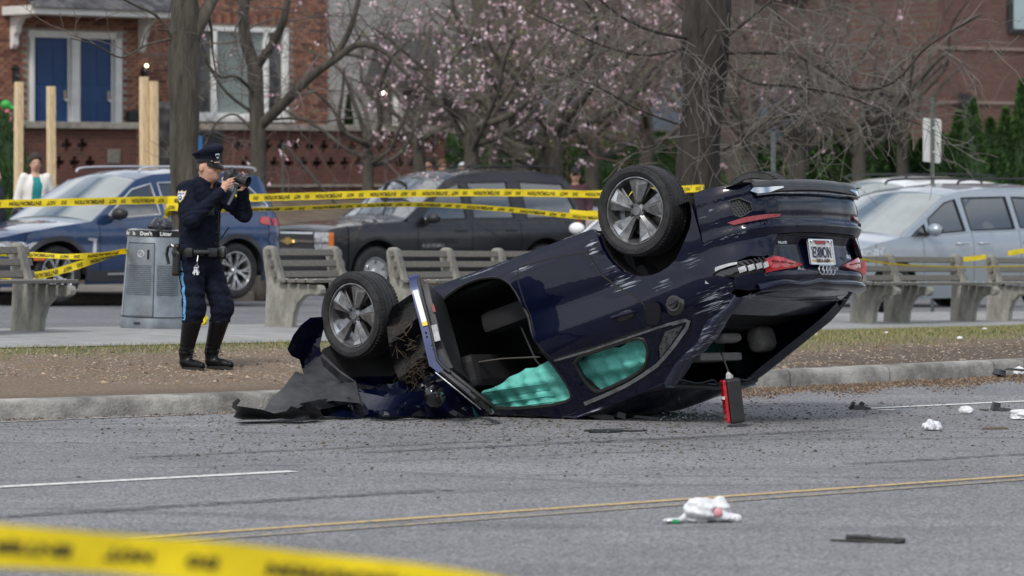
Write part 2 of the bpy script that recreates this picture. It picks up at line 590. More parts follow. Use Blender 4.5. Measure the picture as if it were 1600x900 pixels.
# the verge between kerb and path: worn earth, wood chips and a fringe of grass
def verge_mat():
    m = M('verge_soil', (.2, .15, .1), .95)
    n, l = m.node_tree.nodes, m.node_tree.links
    b = n['Principled BSDF']; tc = n.new('ShaderNodeTexCoord')
    at = n.new('ShaderNodeAttribute'); at.attribute_name = 'green'
    def noise(s, d=5):
        t = n.new('ShaderNodeTexNoise'); t.inputs['Scale'].default_value = s; t.inputs['Detail'].default_value = d
        t.inputs['Roughness'].default_value = .7
        l.new(tc.outputs['Object'], t.inputs['Vector']); return t.outputs['Fac']
    r = n.new('ShaderNodeValToRGB'); e = r.color_ramp.elements
    e[0].position, e[0].color = .28, (.055, .04, .028, 1); e[1].position, e[1].color = .72, (.34, .255, .18, 1)
    k = e.new(.5); k.color = (.185, .130, .088, 1)
    l.new(noise(38, 8), r.inputs[0])
    r2 = n.new('ShaderNodeValToRGB'); e = r2.color_ramp.elements
    e[0].position, e[0].color = .3, (.06, .075, .022, 1); e[1].position, e[1].color = .7, (.2, .21, .085, 1)
    l.new(noise(30, 8), r2.inputs[0])
    sep = n.new('ShaderNodeSeparateColor'); l.new(at.outputs['Color'], sep.inputs[0])
    a = n.new('ShaderNodeMath'); a.operation = 'ADD'; l.new(sep.outputs[0], a.inputs[0])
    s2 = n.new('ShaderNodeMath'); s2.operation = 'MULTIPLY_ADD'; s2.inputs[1].default_value = 1.6; s2.inputs[2].default_value = -.8
    l.new(noise(2.2, 6), s2.inputs[0]); l.new(s2.outputs[0], a.inputs[1])
    cl = n.new('ShaderNodeClamp'); l.new(a.outputs[0], cl.inputs[0])
    mx = n.new('ShaderNodeMixRGB'); l.new(cl.outputs[0], mx.inputs[0]); l.new(r.outputs[0], mx.inputs[1]); l.new(r2.outputs[0], mx.inputs[2])
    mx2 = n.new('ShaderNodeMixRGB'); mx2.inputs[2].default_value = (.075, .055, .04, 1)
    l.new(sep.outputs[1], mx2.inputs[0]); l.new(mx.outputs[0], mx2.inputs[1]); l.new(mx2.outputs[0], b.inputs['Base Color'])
    bn = n.new('ShaderNodeBump'); bn.inputs['Strength'].default_value = .8; bn.inputs['Distance'].default_value = .03
    l.new(noise(45, 6), bn.inputs['Height']); l.new(bn.outputs[0], b.inputs['Normal'])
    return m
ks, cols = [], []
rows = []
for s in np.arange(-14, 34.01, .25):
    k, w = on(KERB, s) + .17, on(WALK0, s)
    row = []
    for i in range(29):
        t = i / 28; n_ = k + (w - k) * t
        X, Y = xy(s, n_)
        z = ground_z(X, Y) + .022 * math.sin(X * 3.1 + Y) * math.sin(Y * 2.3) * math.sin(math.pi * t) - .008
        # on the right the bank is heaped up behind the kerb
        z += .10 * max(0, min(1, (X - 1.0) / 2.0)) * math.exp(-((t - .38) / .28) ** 2) - .03 * math.exp(-(t / .05) ** 2)
        row.append((X, Y, z))
        right = max(0, min(1, (X + .3) / 2.6))
        g = max(0, (t - .80) / .2) * .85 if right < .5 else max(0, (t - .45) / .4) * .95
        g = (1 - right) * max(0, (t - .8) / .2) * .9 + right * max(0, min(1, (t - .22) / .3)) * 1.15
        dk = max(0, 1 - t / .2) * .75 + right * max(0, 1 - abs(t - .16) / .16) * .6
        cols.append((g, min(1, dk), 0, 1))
    rows.append(row)
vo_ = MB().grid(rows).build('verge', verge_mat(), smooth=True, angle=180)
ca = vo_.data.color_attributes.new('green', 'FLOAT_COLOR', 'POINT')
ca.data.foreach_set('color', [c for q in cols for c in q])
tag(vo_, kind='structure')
def verge_z(X, Y):
    s, n_ = sn(X, Y); k, w = on(KERB, s) + .17, on(WALK0, s); t = max(0, min(1, (n_ - k) / (w - k)))
    return ground_z(X, Y) - .008 + .10 * max(0, min(1, (X - 1.0) / 2.0)) * math.exp(-((t - .38) / .28) ** 2) + .022 * math.sin(X * 3.1 + Y) * math.sin(Y * 2.3) * math.sin(math.pi * t)

# path, with a low edge step down to the service road
rows = [[], [], [], [], []]
for s in np.arange(-20, 45.01, .5):
    a, c = on(WALK0, s), on(WALK1, s)
    for i, (n_, dz) in enumerate(((a - .02, .0), ((a + c) / 2, .004), (c - .12, .004), (c, -.002), (c + .01, -.14))):
        X, Y = xy(s, n_)
        X2, Y2 = xy(s, min(n_, c - .01))
        rows[i].append((X, Y, ground_z(X2, Y2) + dz))
path = tag(MB().grid(rows).build('pavement', m_walk, smooth=True, angle=30), kind='structure')

# service road behind it
rows = []
for s in np.arange(-20, 70.01, 1.0):
    r_ = []
    for i in range(13):
        n_ = on(WALK1, s) + (60 - on(WALK1, s)) * (i / 12) ** 1.4
        X, Y = xy(s, n_)
        r_.append((X, Y, plane_z(X, Y) - .13))
    rows.append(r_)
tag(MB().grid(rows).build('service_road', m_asphalt2, smooth=True), kind='structure')

# far pavement with its kerb, behind the blue car
rows = [[], [], [], [], []]
for s in list(np.arange(-16, FARK[-1][0] - .35, .6)) + [FARK[-1][0] - .35]:
    f = on(FARK, s)
    for i, (n_, dz) in enumerate(((f, -.14), (f + .02, .0), (f + .16, .012), (f + 3.2, .03), (f + 3.25, -.2))):
        X, Y = xy(s, n_)
        rows[i].append((X, Y, plane_z(X, Y) + dz))
tag(MB().grid(rows).build('far_pavement', M('far_walk', (.13, .115, .095), .9, noise=(1.5, .35)), smooth=True, angle=30), kind='structure')

# kerb stones of the main road, one by one
kerb = empty('kerb', (0, 0, 0), label='long weathered concrete kerb between the asphalt road and the worn verge', cat='kerb')
kerb_cuts = [-14, -11, -8.1, -5.4]
s_ = gpt(-60, 656, 0)[0]
for px in (520, 1000, 1236, 1392, 1555):
    kerb_cuts.append(gpt(px, interp(px, [(0, 655), (350, 643.5), (800, 624.5), (1234, 604), (1420, 594.5), (1600, 585.5)]), 0)[0])
kerb_cuts = sorted(kerb_cuts)
while kerb_cuts[-1] < 34: kerb_cuts.append(kerb_cuts[-1] + 3.0)
for a, c in zip(kerb_cuts[:-1], kerb_cuts[1:]):
    b = MB(); rows = []
    for s in np.linspace(a + .008, c - .008, max(3, int((c - a) / .35))):
        k = on(KERB, s)
        j = .006 * math.sin(s * 7.3)
        prof = [(0, -.05), (.005, .0), (.012, .085 + j), (.03, .115 + j), (.06, .125 + j), (.17, .128), (.185, .1), (.185, -.05)]
        rows.append([(*xy(s, k + u), z) for u, z in prof])
    b.grid(rows)
    k0 = len(rows[0]); n_ = len(b.v)
    b.f.append(tuple(range(k0))); b.m.append(0); b.f.append(tuple(range(n_ - 1, n_ - 1 - k0, -1))); b.m.append(0)
    b.build('kerb_stone', m_kerb, kerb, smooth=True, angle=50)

# painted markings, a few millimetres proud
def paint_mat(name, col, wear):
    m = M(name, col, .75)
    n, l = m.node_tree.nodes, m.node_tree.links
    b = n['Principled BSDF']; tc = n.new('ShaderNodeTexCoord')
    t = n.new('ShaderNodeTexNoise'); t.inputs['Scale'].default_value = 26; t.inputs['Detail'].default_value = 8; t.inputs['Roughness'].default_value = .8
    l.new(tc.outputs['Object'], t.inputs['Vector'])
    r = n.new('ShaderNodeValToRGB'); e = r.color_ramp.elements
    e[0].position, e[0].color = wear, (.16, .16, .16, 1); e[1].position, e[1].color = wear + .09, (*col, 1)
    l.new(t.outputs['Fac'], r.inputs[0]); l.new(r.outputs[0], b.inputs['Base Color'])
    return m
m_white_paint = paint_mat('white_road_paint', (.62, .62, .60), .40)
m_white_worn = paint_mat('worn_white_paint', (.50, .49, .46), .50)
m_yellow_paint = paint_mat('yellow_road_paint', (.50, .35, .13), .42)
m_yellow_worn = paint_mat('worn_yellow_paint', (.42, .31, .13), .49)
def marking(p0, p1, w, mat, z=.004):
    a, c = gpt(*p0, 0), gpt(*p1, 0)
    n = max(2, int(abs(c[0] - a[0]) / 1.0))
    rows = [[], []]
    for i in range(n + 1):
        t = i / n
        s, k = a[0] + (c[0] - a[0]) * t, a[1] + (c[1] - a[1]) * t
        rows[0].append((*xy(s, k - w / 2), z)); rows[1].append((*xy(s, k + w / 2), z))
    return tag(MB().grid(rows).build('road_marking', mat), kind='structure')
marking((-300, 777.5), (459, 737), .11, m_white_paint)
marking((1352, 639), (1900, 613), .10, m_white_paint)
marking((-200, 668), (330, 646.5), .09, m_white_worn)
marking((200, 842), (1900, 722.5), .085, m_yellow_paint)
marking((200, 852.5), (1900, 728), .075, m_yellow_worn)
m_tyre_mark = M('tyre_mark', (.085, .085, .088), .85)
def tyre_mat(m):
    n, l = m.node_tree.nodes, m.node_tree.links
    b = n['Principled BSDF']; tc = n.new('ShaderNodeTexCoord'); t = n.new('ShaderNodeTexNoise'); t.inputs['Scale'].default_value = 14; t.inputs['Detail'].default_value = 9; t.inputs['Roughness'].default_value = .8
    l.new(tc.outputs['Object'], t.inputs['Vector']); r = n.new('ShaderNodeMapRange'); r.inputs[1].default_value = .44; r.inputs[2].default_value = .60
    l.new(t.outputs['Fac'], r.inputs[0]); l.new(r.outputs[0], b.inputs['Alpha'])
tyre_mat(m_tyre_mark)
for p0, p1, w in (((1330, 726), (1700, 704), .12), ((-60, 812), (700, 766), .16), ((560, 708), (1330, 672), .14), ((200, 716), (760, 690), .10)):
    o = marking(p0, p1, w, m_tyre_mark, .005); o.name = 'tyre_mark'
# ================= CAR LIBRARY: curved body panels laid over a shared body form
def paint(name, col, coat=1.0, metal=.35, rough=.28, scratches=(), dust=.0, gloss=0):
    m = M(name, col, rough, metal, coat=coat)
    n, l = m.node_tree.nodes, m.node_tree.links
    b = n['Principled BSDF']
    tc = n.new('ShaderNodeTexCoord')
    # faint orange peel, so that reflections are not mirror clean
    t = n.new('ShaderNodeTexNoise'); t.inputs['Scale'].default_value = 3.0; t.inputs['Detail'].default_value = 3
    l.new(tc.outputs['Object'], t.inputs['Vector'])
    bn = n.new('ShaderNodeBump'); bn.inputs['Strength'].default_value = .12; bn.inputs['Distance'].default_value = .02
    l.new(t.outputs['Fac'], bn.inputs['Height']); l.new(bn.outputs[0], b.inputs['Normal']); l.new(bn.outputs[0], b.inputs['Coat Normal'])
    if gloss: b.inputs['Coat IOR'].default_value = gloss
    col_out = None
    if dust:
        t = n.new('ShaderNodeTexNoise'); t.inputs['Scale'].default_value = 9; t.inputs['Detail'].default_value = 10; t.inputs['Roughness'].default_value = .75
        l.new(tc.outputs['Object'], t.inputs['Vector'])
        r = n.new('ShaderNodeValToRGB'); e = r.color_ramp.elements
        e[0].position, e[0].color = .42, (*col, 1)
        e[1].position, e[1].color = .85, (*[c + dust * (.35 - c) for c in col], 1)
        l.new(t.outputs['Fac'], r.inputs[0]); col_out = r.outputs[0]
        r3 = n.new('ShaderNodeMapRange'); r3.inputs[1].default_value = .4; r3.inputs[2].default_value = .8; r3.inputs[3].default_value = .02; r3.inputs[4].default_value = .02 + dust * .6
        l.new(t.outputs['Fac'], r3.inputs[0]); l.new(r3.outputs[0], b.inputs['Coat Roughness'])
    acc = None
    for (c, r_, direction, amount) in scratches:
        # scraped streaks: noise pulled out along a direction, kept within a soft ball around c
        sep = n.new('ShaderNodeVectorMath'); sep.operation = 'SUBTRACT'; sep.inputs[1].default_value = c
        l.new(tc.outputs['Object'], sep.inputs[0])
        dv = n.new('ShaderNodeVectorMath'); dv.operation = 'DIVIDE'; dv.inputs[1].default_value = r_
        l.new(sep.outputs[0], dv.inputs[0])
        ln = n.new('ShaderNodeVectorMath'); ln.operation = 'LENGTH'; l.new(dv.outputs[0], ln.inputs[0])
        mp = n.new('ShaderNodeMapping'); mp.inputs['Rotation'].default_value = (0, direction, 0); mp.inputs['Scale'].default_value = (2.4, 22, 62)
        l.new(tc.outputs['Object'], mp.inputs['Vector'])
        nz = n.new('ShaderNodeTexNoise'); nz.inputs['Scale'].default_value = 1.0; nz.inputs['Detail'].default_value = 7; nz.inputs['Roughness'].default_value = .7
        l.new(mp.outputs[0], nz.inputs['Vector'])
        sb = n.new('ShaderNodeMath'); sb.operation = 'MULTIPLY_ADD'; sb.inputs[1].default_value = -.30; l.new(ln.outputs['Value'], sb.inputs[0]); l.new(nz.outputs['Fac'], sb.inputs[2])
        mr = n.new('ShaderNodeMapRange'); mr.inputs[1].default_value = .47 - amount * .10; mr.inputs[2].default_value = .56 - amount * .10
        l.new(sb.outputs[0], mr.inputs[0])
        if acc is None: acc = mr.outputs[0]
        else:
            a2 = n.new('ShaderNodeMath'); a2.operation = 'MAXIMUM'; l.new(acc, a2.inputs[0]); l.new(mr.outputs[0], a2.inputs[1]); acc = a2.outputs[0]
    if acc is not None:
        mx = n.new('ShaderNodeMixRGB'); mx.inputs[1].default_value = (*col, 1); mx.inputs[2].default_value = (.34, .37, .42, 1)
        if col_out: l.new(col_out, mx.inputs[1])
        l.new(acc, mx.inputs[0]); col_out = mx.outputs[0]
        iv = n.new('ShaderNodeMath'); iv.operation = 'SUBTRACT'; iv.inputs[0].default_value = 1; l.new(acc, iv.inputs[1]); l.new(iv.outputs[0], b.inputs['Coat Weight'])
        rr = n.new('ShaderNodeMapRange'); rr.inputs[3].default_value = rough; rr.inputs[4].default_value = .6; l.new(acc, rr.inputs[0]); l.new(rr.outputs[0], b.inputs['Roughness'])
    if col_out: l.new(col_out, b.inputs['Base Color'])
    return m

m_tyre = M('tyre_rubber', (.022, .022, .023), .72, noise=(14, .4), bump=(120, .2), spec=.35)
m_glass = M('car_glass', (.012, .016, .018), .03, coat=1.0, spec=.8, noise=(2.0, .35))
m_glass_clear = M('car_glass_light', (.10, .125, .125), .04, coat=1.0, spec=.8, noise=(1.6, .45))
for _g in (m_glass, m_glass_clear): _g.node_tree.nodes['Principled BSDF'].inputs['Coat IOR'].default_value = 2.1
m_black = M('black_plastic', (.018, .018, .02), .5, noise=(20, .3))
m_black_gloss = M('gloss_black', (.008, .008, .009), .12, coat=.6)
m_rubber = M('rubber_seal', (.012, .012, .012), .6)
m_dark = M('dark_cavity', (.008, .008, .009), .9)
m_chrome = M('chrome', (.68, .69, .70), .14, 1.0)
m_alloy = M('alloy_silver', (.52, .53, .54), .3, .85, noise=(8, .2))
m_alloy_dark = M('alloy_dark', (.10, .10, .105), .35, .8)
m_disc = M('brake_disc', (.09, .08, .075), .5, .6, noise=(10, .5))
m_headlight = M('headlight_lens', (.34, .36, .38), .06, .3, coat=1, noise=(30, .7))
m_tail = M('tail_lens_red', (.40, .010, .016), .12, coat=1.0, noise=(40, .5))
m_amber = M('amber_lens', (.55, .14, .02), .2, coat=.8)
m_white_plate = M('plate_white', (.62, .62, .60), .4)

class Form:
    """body form of a car: plan with superellipse corners, height-dependent inset"""
    def __init__(s, W, xr, xf, rr, rf, c, p, ins, crown=.04):
        s.W, s.c, s.p, s.ins_t, s.crown = W, c, p, ins, crown
        s.xe = {1: xf, -1: xr}; s.rx = {1: rf, -1: rr}
        s.xc = {1: xf - rf, -1: xr + rr}
        s.A = {k: (s.rx[k] + (W - c)) * .80 for k in (1, -1)}
        s.T = {k: s.xc[k] + k * (s.A[k] + c) for k in (1, -1)}
    def ins(s, z): return interp(z, s.ins_t)
    def wrap(s, t, z, w=0.0, sign=1):
        for k in (1, -1):
            if (t - s.xc[k]) * k > 0:
                if (t - s.T[k]) * k > 0: t = 2 * s.T[k] - t; sign = -sign
                i = s.ins(z) + w
                d = (t - s.xc[k]) * k
                if d <= 0: break
                if d < s.A[k]:
                    a = d / s.A[k] * math.pi / 2
                    return Vector((s.xc[k] + k * (s.rx[k] - i) * math.sin(a) ** (2 / s.p), sign * (s.c + (s.W - s.c - i) * max(0, math.cos(a)) ** (2 / s.p)), z))
                y = s.c - (d - s.A[k])
                bulge = .02 * (1 - (y / s.c) ** 2)
                return Vector((s.xe[k] + k * (bulge - i), sign * y, z))
        return Vector((t, sign * (s.W - s.ins(z) - w), z))
    def ty(s, y, k):
        y = abs(y)
        if y <= s.c: return s.xc[k] + k * (s.A[k] + s.c - y)
        a = math.acos(min(1, ((y - s.c) / (s.W - s.c))) ** (s.p / 2))
        return s.xc[k] + k * s.A[k] * a / (math.pi / 2)
    def tx(s, x, k):
        if (x - s.xc[k]) * k <= 0: return x
        a = math.asin(min(1, ((x - s.xc[k]) * k / s.rx[k])) ** (s.p / 2))
        return s.xc[k] + k * s.A[k] * a / (math.pi / 2)
    def half(s, x, z, w=0.0):
        i = s.ins(z) + w
        for k in (1, -1):
            d = (x - s.xc[k]) * k
            if d > 0:
                r = min(1, d / (s.rx[k] - i))
                return s.c + (s.W - s.c - i) * (1 - r ** s.p) ** (1 / s.p)
        return s.W - i
    def side(s, sign): return lambda u, v, w: s.wrap(u, v, w, sign)
    def end(s, k):
        def f(u, v, w):
            p = s.wrap(s.ty(u, k), v, w, 1 if u >= 0 else -1); return p
        return f
    def top(s, name, prof, mats, parent, crown=None, n=14, margin=0.0, lift=0.0, edge=.02, smooth=True, deform=None, sub=.07):
        """sheet across the car over the profile prof=[(x,z)...]"""
        cr = s.crown if crown is None else crown
        P = []
        for (a, b_) in zip(prof[:-1], prof[1:]):
            m_ = max(1, int(math.hypot(b_[0] - a[0], b_[1] - a[1]) / sub))
            for k in range(m_): P.append((a[0] + (b_[0] - a[0]) * k / m_, a[1] + (b_[1] - a[1]) * k / m_))
        P.append(prof[-1])
        rows = []
        for x, z in P:
            h = s.half(x, z) - margin
            r = []
            for j in range(n + 1):
                v = math.sin((j / n * 2 - 1) * math.pi / 2)
                q = Vector((x, v * h, z + lift + cr * (1 - v * v)))
                r.append(deform(q) if deform else q)
            r = [r[0] - Vector((0, 0, edge))] + r + [r[-1] - Vector((0, 0, edge))]
            rows.append(r)
        rows = [[p - Vector((0, 0, edge)) for p in rows[0]]] + rows + [[p - Vector((0, 0, edge)) for p in rows[-1]]]
        return MB().grid(rows).build(name, mats, parent, smooth=smooth, angle=50)

def wheel(parent, x, y, z, R=.36, width=.225, rim=.24, style='y5', outer=1, rim_mat=None, tilt=0.0, turn=0.0, name='wheel', spin=0.0, nseg=56, disc_mat=None):
    """wheel part with tyre and rim as its sub-parts; outer = +1 left side, -1 right side"""
    rm = rim_mat or m_alloy
    h = width / 2
    hb = MB()
    hb.lathe([(0.0, .00), (.07, .00), (.07, -.02), (rim * .72, -.02), (rim * .72, -.05), (0.0, -.05)], 28)
    hub = hb.build(name, m_disc, parent, smooth=True)
    hub.location = (x, y, z)
    hub.rotation_euler = (tilt, spin, turn + (0 if outer > 0 else math.pi))
    t = MB()
    prof = [(rim, h * .72), (rim + .012, h * .90), (rim + (R - rim) * .45, h * 1.02), (rim + (R - rim) * .8, h * .97), (R - .012, h * .84), (R - .002, h * .70)]
    gro = [.66, .64, .40, .38, .14, .12, -.12, -.14, -.38, -.40, -.64, -.66]
    for i, g in enumerate(gro):
        prof.append((R if (i // 1) % 4 in (0, 3) else R - .009, h * g))
    prof = prof[:6]
    for i, g in enumerate((.50, .17, -.17, -.50)):
        prof += [(R, h * (g + .035)), (R - .010, h * (g + .028)), (R - .010, h * (g - .028)), (R, h * (g - .035))]
    prof += [(R - .002, -h * .70), (R - .012, -h * .84), (rim + (R - rim) * .45, -h * 1.02), (rim + .012, -h * .9), (rim, -h * .72), (rim - .01, 0)]
    t.lathe(prof, nseg, closed=True)
    # sidewall rings and raised lettering blocks
    for k in range(18):
        if k % 6 in (0, 1, 2):
            a = 2 * math.pi * k / 18; r0 = rim + (R - rim) * .55
            t.box((r0 * math.cos(a), h * 1.015, r0 * math.sin(a)), (.012, .004, .035), R=Matrix.Rotation(-a, 3, 'Y'))
    if nseg >= 50:
        # shoulder tread blocks
        for k in range(72):
            a = 2 * math.pi * k / 72
            for sgn in (1, -1):
                t.bar((math.cos(a) * (R - .001), sgn * h * .60, math.sin(a) * (R - .001)), (math.cos(a + .03) * (R - .006), sgn * h * .80, math.sin(a + .03) * (R - .006)), .016, .008, up=(math.cos(a), 0, math.sin(a)))
    t.build('tyre', m_tyre, hub, smooth=True, angle=30)
    r = MB()
    r.lathe([(rim * 1.0, h * .80), (rim * 1.02, h * .84), (rim * .985, h * .85), (rim * .955, h * .74), (rim * .93, h * .5), (rim * .88, h * .2), (rim * .86, -h * .6), (rim * .98, -h * .8), (rim * .99, -h * .7), (rim * .97, 0)], 48, closed=True)
    yo = h * .52
    if style == 'blade5':
        for k in range(5):
            a0 = 2 * math.pi * k / 5 + .3
            def q(rr, da, yy): return (rr * math.cos(a0 + da), yy, rr * math.sin(a0 + da))
            r0, r1 = rim * .20, rim * .955
            V = [q(r0, -.45, yo - .005), q(r0 * 1.1, .45, yo - .005), q(r1, .50, yo + .022), q(r1, .0, yo + .028), q(r1, -.26, yo + .016), q(r0, 0.0, yo + .012), q(r0 * 1.6, -.30, yo + .002),
                 q(r0, -.34, yo - .05), q(r0 * 1.1, .34, yo - .05), q(r1, .50, yo - .02), q(r1, -.26, yo - .02)]
            r.add(V, [(5, 1, 2, 3), (0, 5, 3, 6), (6, 3, 4), (1, 8, 9, 2), (0, 6, 4, 10, 7)], 0)
            # machined centre line of the blade, brighter
            r.add([q(r0 * 1.2, .02, yo + .013), q(r1 * .99, .06, yo + .030), q(r1 * .99, .44, yo + .024), q(r0 * 2.4, .22, yo + .012)], [(0, 1, 2, 3)], 1)
            # short secondary spoke
            r.add([q(r0, .38, yo - .015), q(r1, .60, yo - .005), q(r1, .52, yo - .005), q(r0, .30, yo - .015)], [(0, 1, 2, 3)], 0)
        r.mi = 0
    elif style == 'y5':
        for k in range(5):
            a0 = 2 * math.pi * k / 5 + .25
            for d in (-1, 1):
                p0 = Vector((rim * .16 * math.cos(a0), yo - .01, rim * .16 * math.sin(a0)))
                pm = Vector((rim * .5 * math.cos(a0 + d * .16), yo + .008, rim * .5 * math.sin(a0 + d * .16)))
                p1 = Vector((rim * .95 * math.cos(a0 + d * .36), yo + .018, rim * .95 * math.sin(a0 + d * .36)))
                r.bar(p0, pm, .030, .035, up=(0, 1, 0)); r.bar(pm, p1, .024, .03, up=(0, 1, 0))
                p2 = Vector((rim * .95 * math.cos(a0 + d * .16), yo + .018, rim * .95 * math.sin(a0 + d * .16)))
                r.bar(pm, p2, .015, .025, up=(0, 1, 0))
    elif style == 'truck':
        r.lathe([(rim * .92, yo + .0), (rim * .80, yo + .03), (rim * .73, yo + .03), (rim * .73, yo + .0)], 48)
        r.lathe([(0, yo + .045), (rim * .22, yo + .045), (rim * .30, yo + .01), (rim * .30, yo - .03)], 32)
        for k in range(5):
            a0 = 2 * math.pi * k / 5 + .1
            p0 = Vector((rim * .2 * math.cos(a0), yo + .01, rim * .2 * math.sin(a0)))
            p1 = Vector((rim * .88 * math.cos(a0), yo + .015, rim * .88 * math.sin(a0)))
            r.bar(p0, p1, .135, .03, up=(0, 1, 0))
    else:
        for k in range(10):
            a0 = 2 * math.pi * k / 10
            p0 = Vector((rim * .18 * math.cos(a0), yo, rim * .18 * math.sin(a0)))
            p1 = Vector((rim * .95 * math.cos(a0 + .1), yo + .014, rim * .95 * math.sin(a0 + .1)))
            r.bar(p0, p1, .022, .03, up=(0, 1, 0))
    r.lathe([(0, yo + .02), (rim * .13, yo + .02), (rim * .15, yo + .012), (rim * .24, yo + .004), (rim * .24, yo - .05)], 30)
    rim_o = r.build('rim', [rm, m_chrome if style != 'blade5' else M('machined_alloy', (.40, .41, .42), .28, .8, noise=(9, .5))], hub, smooth=True, angle=25)
    for k in range(5):
        a = 2 * math.pi * k / 5 + .62; nb = MB()
        nb.lathe([(0, yo + .018), (.010, yo + .018), (.012, yo + .002)], 10, c=(rim * .235 * math.cos(a), 0, rim * .235 * math.sin(a)))
        nb.build('lug_nut', m_black, hub, smooth=True)
    return hub

def body_arc(F, z0, arches, zt):
    """returns spans(t0, t1) -> polygon between sill and top edge with wheel arches cut in"""
    def X(t):
        for k in (1, -1):
            if (t - F.xc[k]) * k > 0: return F.wrap(t, .5, 0, 1).x
        return t
    def bottom(t):
        z = interp(X(t), z0)
        if abs(t) < 99:
            for ax, az, ar in arches:
                d = abs(t - ax)
                if d < ar: z = max(z, az + math.sqrt(ar * ar - d * d))
        return z
    def spans(t0, t1, step=.035, ztop=None, zlo=None, zmax=None):
        n = max(2, int(abs(t1 - t0) / step))
        ts = [t0 + (t1 - t0) * i / n for i in range(n + 1)]
        for ax, az, ar in arches:
            for e in (ax - ar, ax + ar):
                if t0 < e < t1: ts += [e - 1e-3, e + 1e-3]
        ts.sort()
        lo = [(t, max(bottom(t), zlo or -9)) for t in ts]
        f = ztop or (lambda t: interp(X(t), zt))
        hi = [(t, min(f(t), zmax or 99)) for t in ts[::max(1, int(.07 / step))]]
        if hi[-1][0] != ts[-1]: hi.append((ts[-1], min(f(ts[-1]), zmax or 99)))
        return lo + hi[::-1]
    return spans, X

def closed_tube(F, sign, poly, r, off, n=5):
    pts = [F.wrap(u, v, -off, sign) for u, v in densify(poly, .12)]
    return MB().tube(pts + [pts[0], pts[1]], r, n, caps=False)

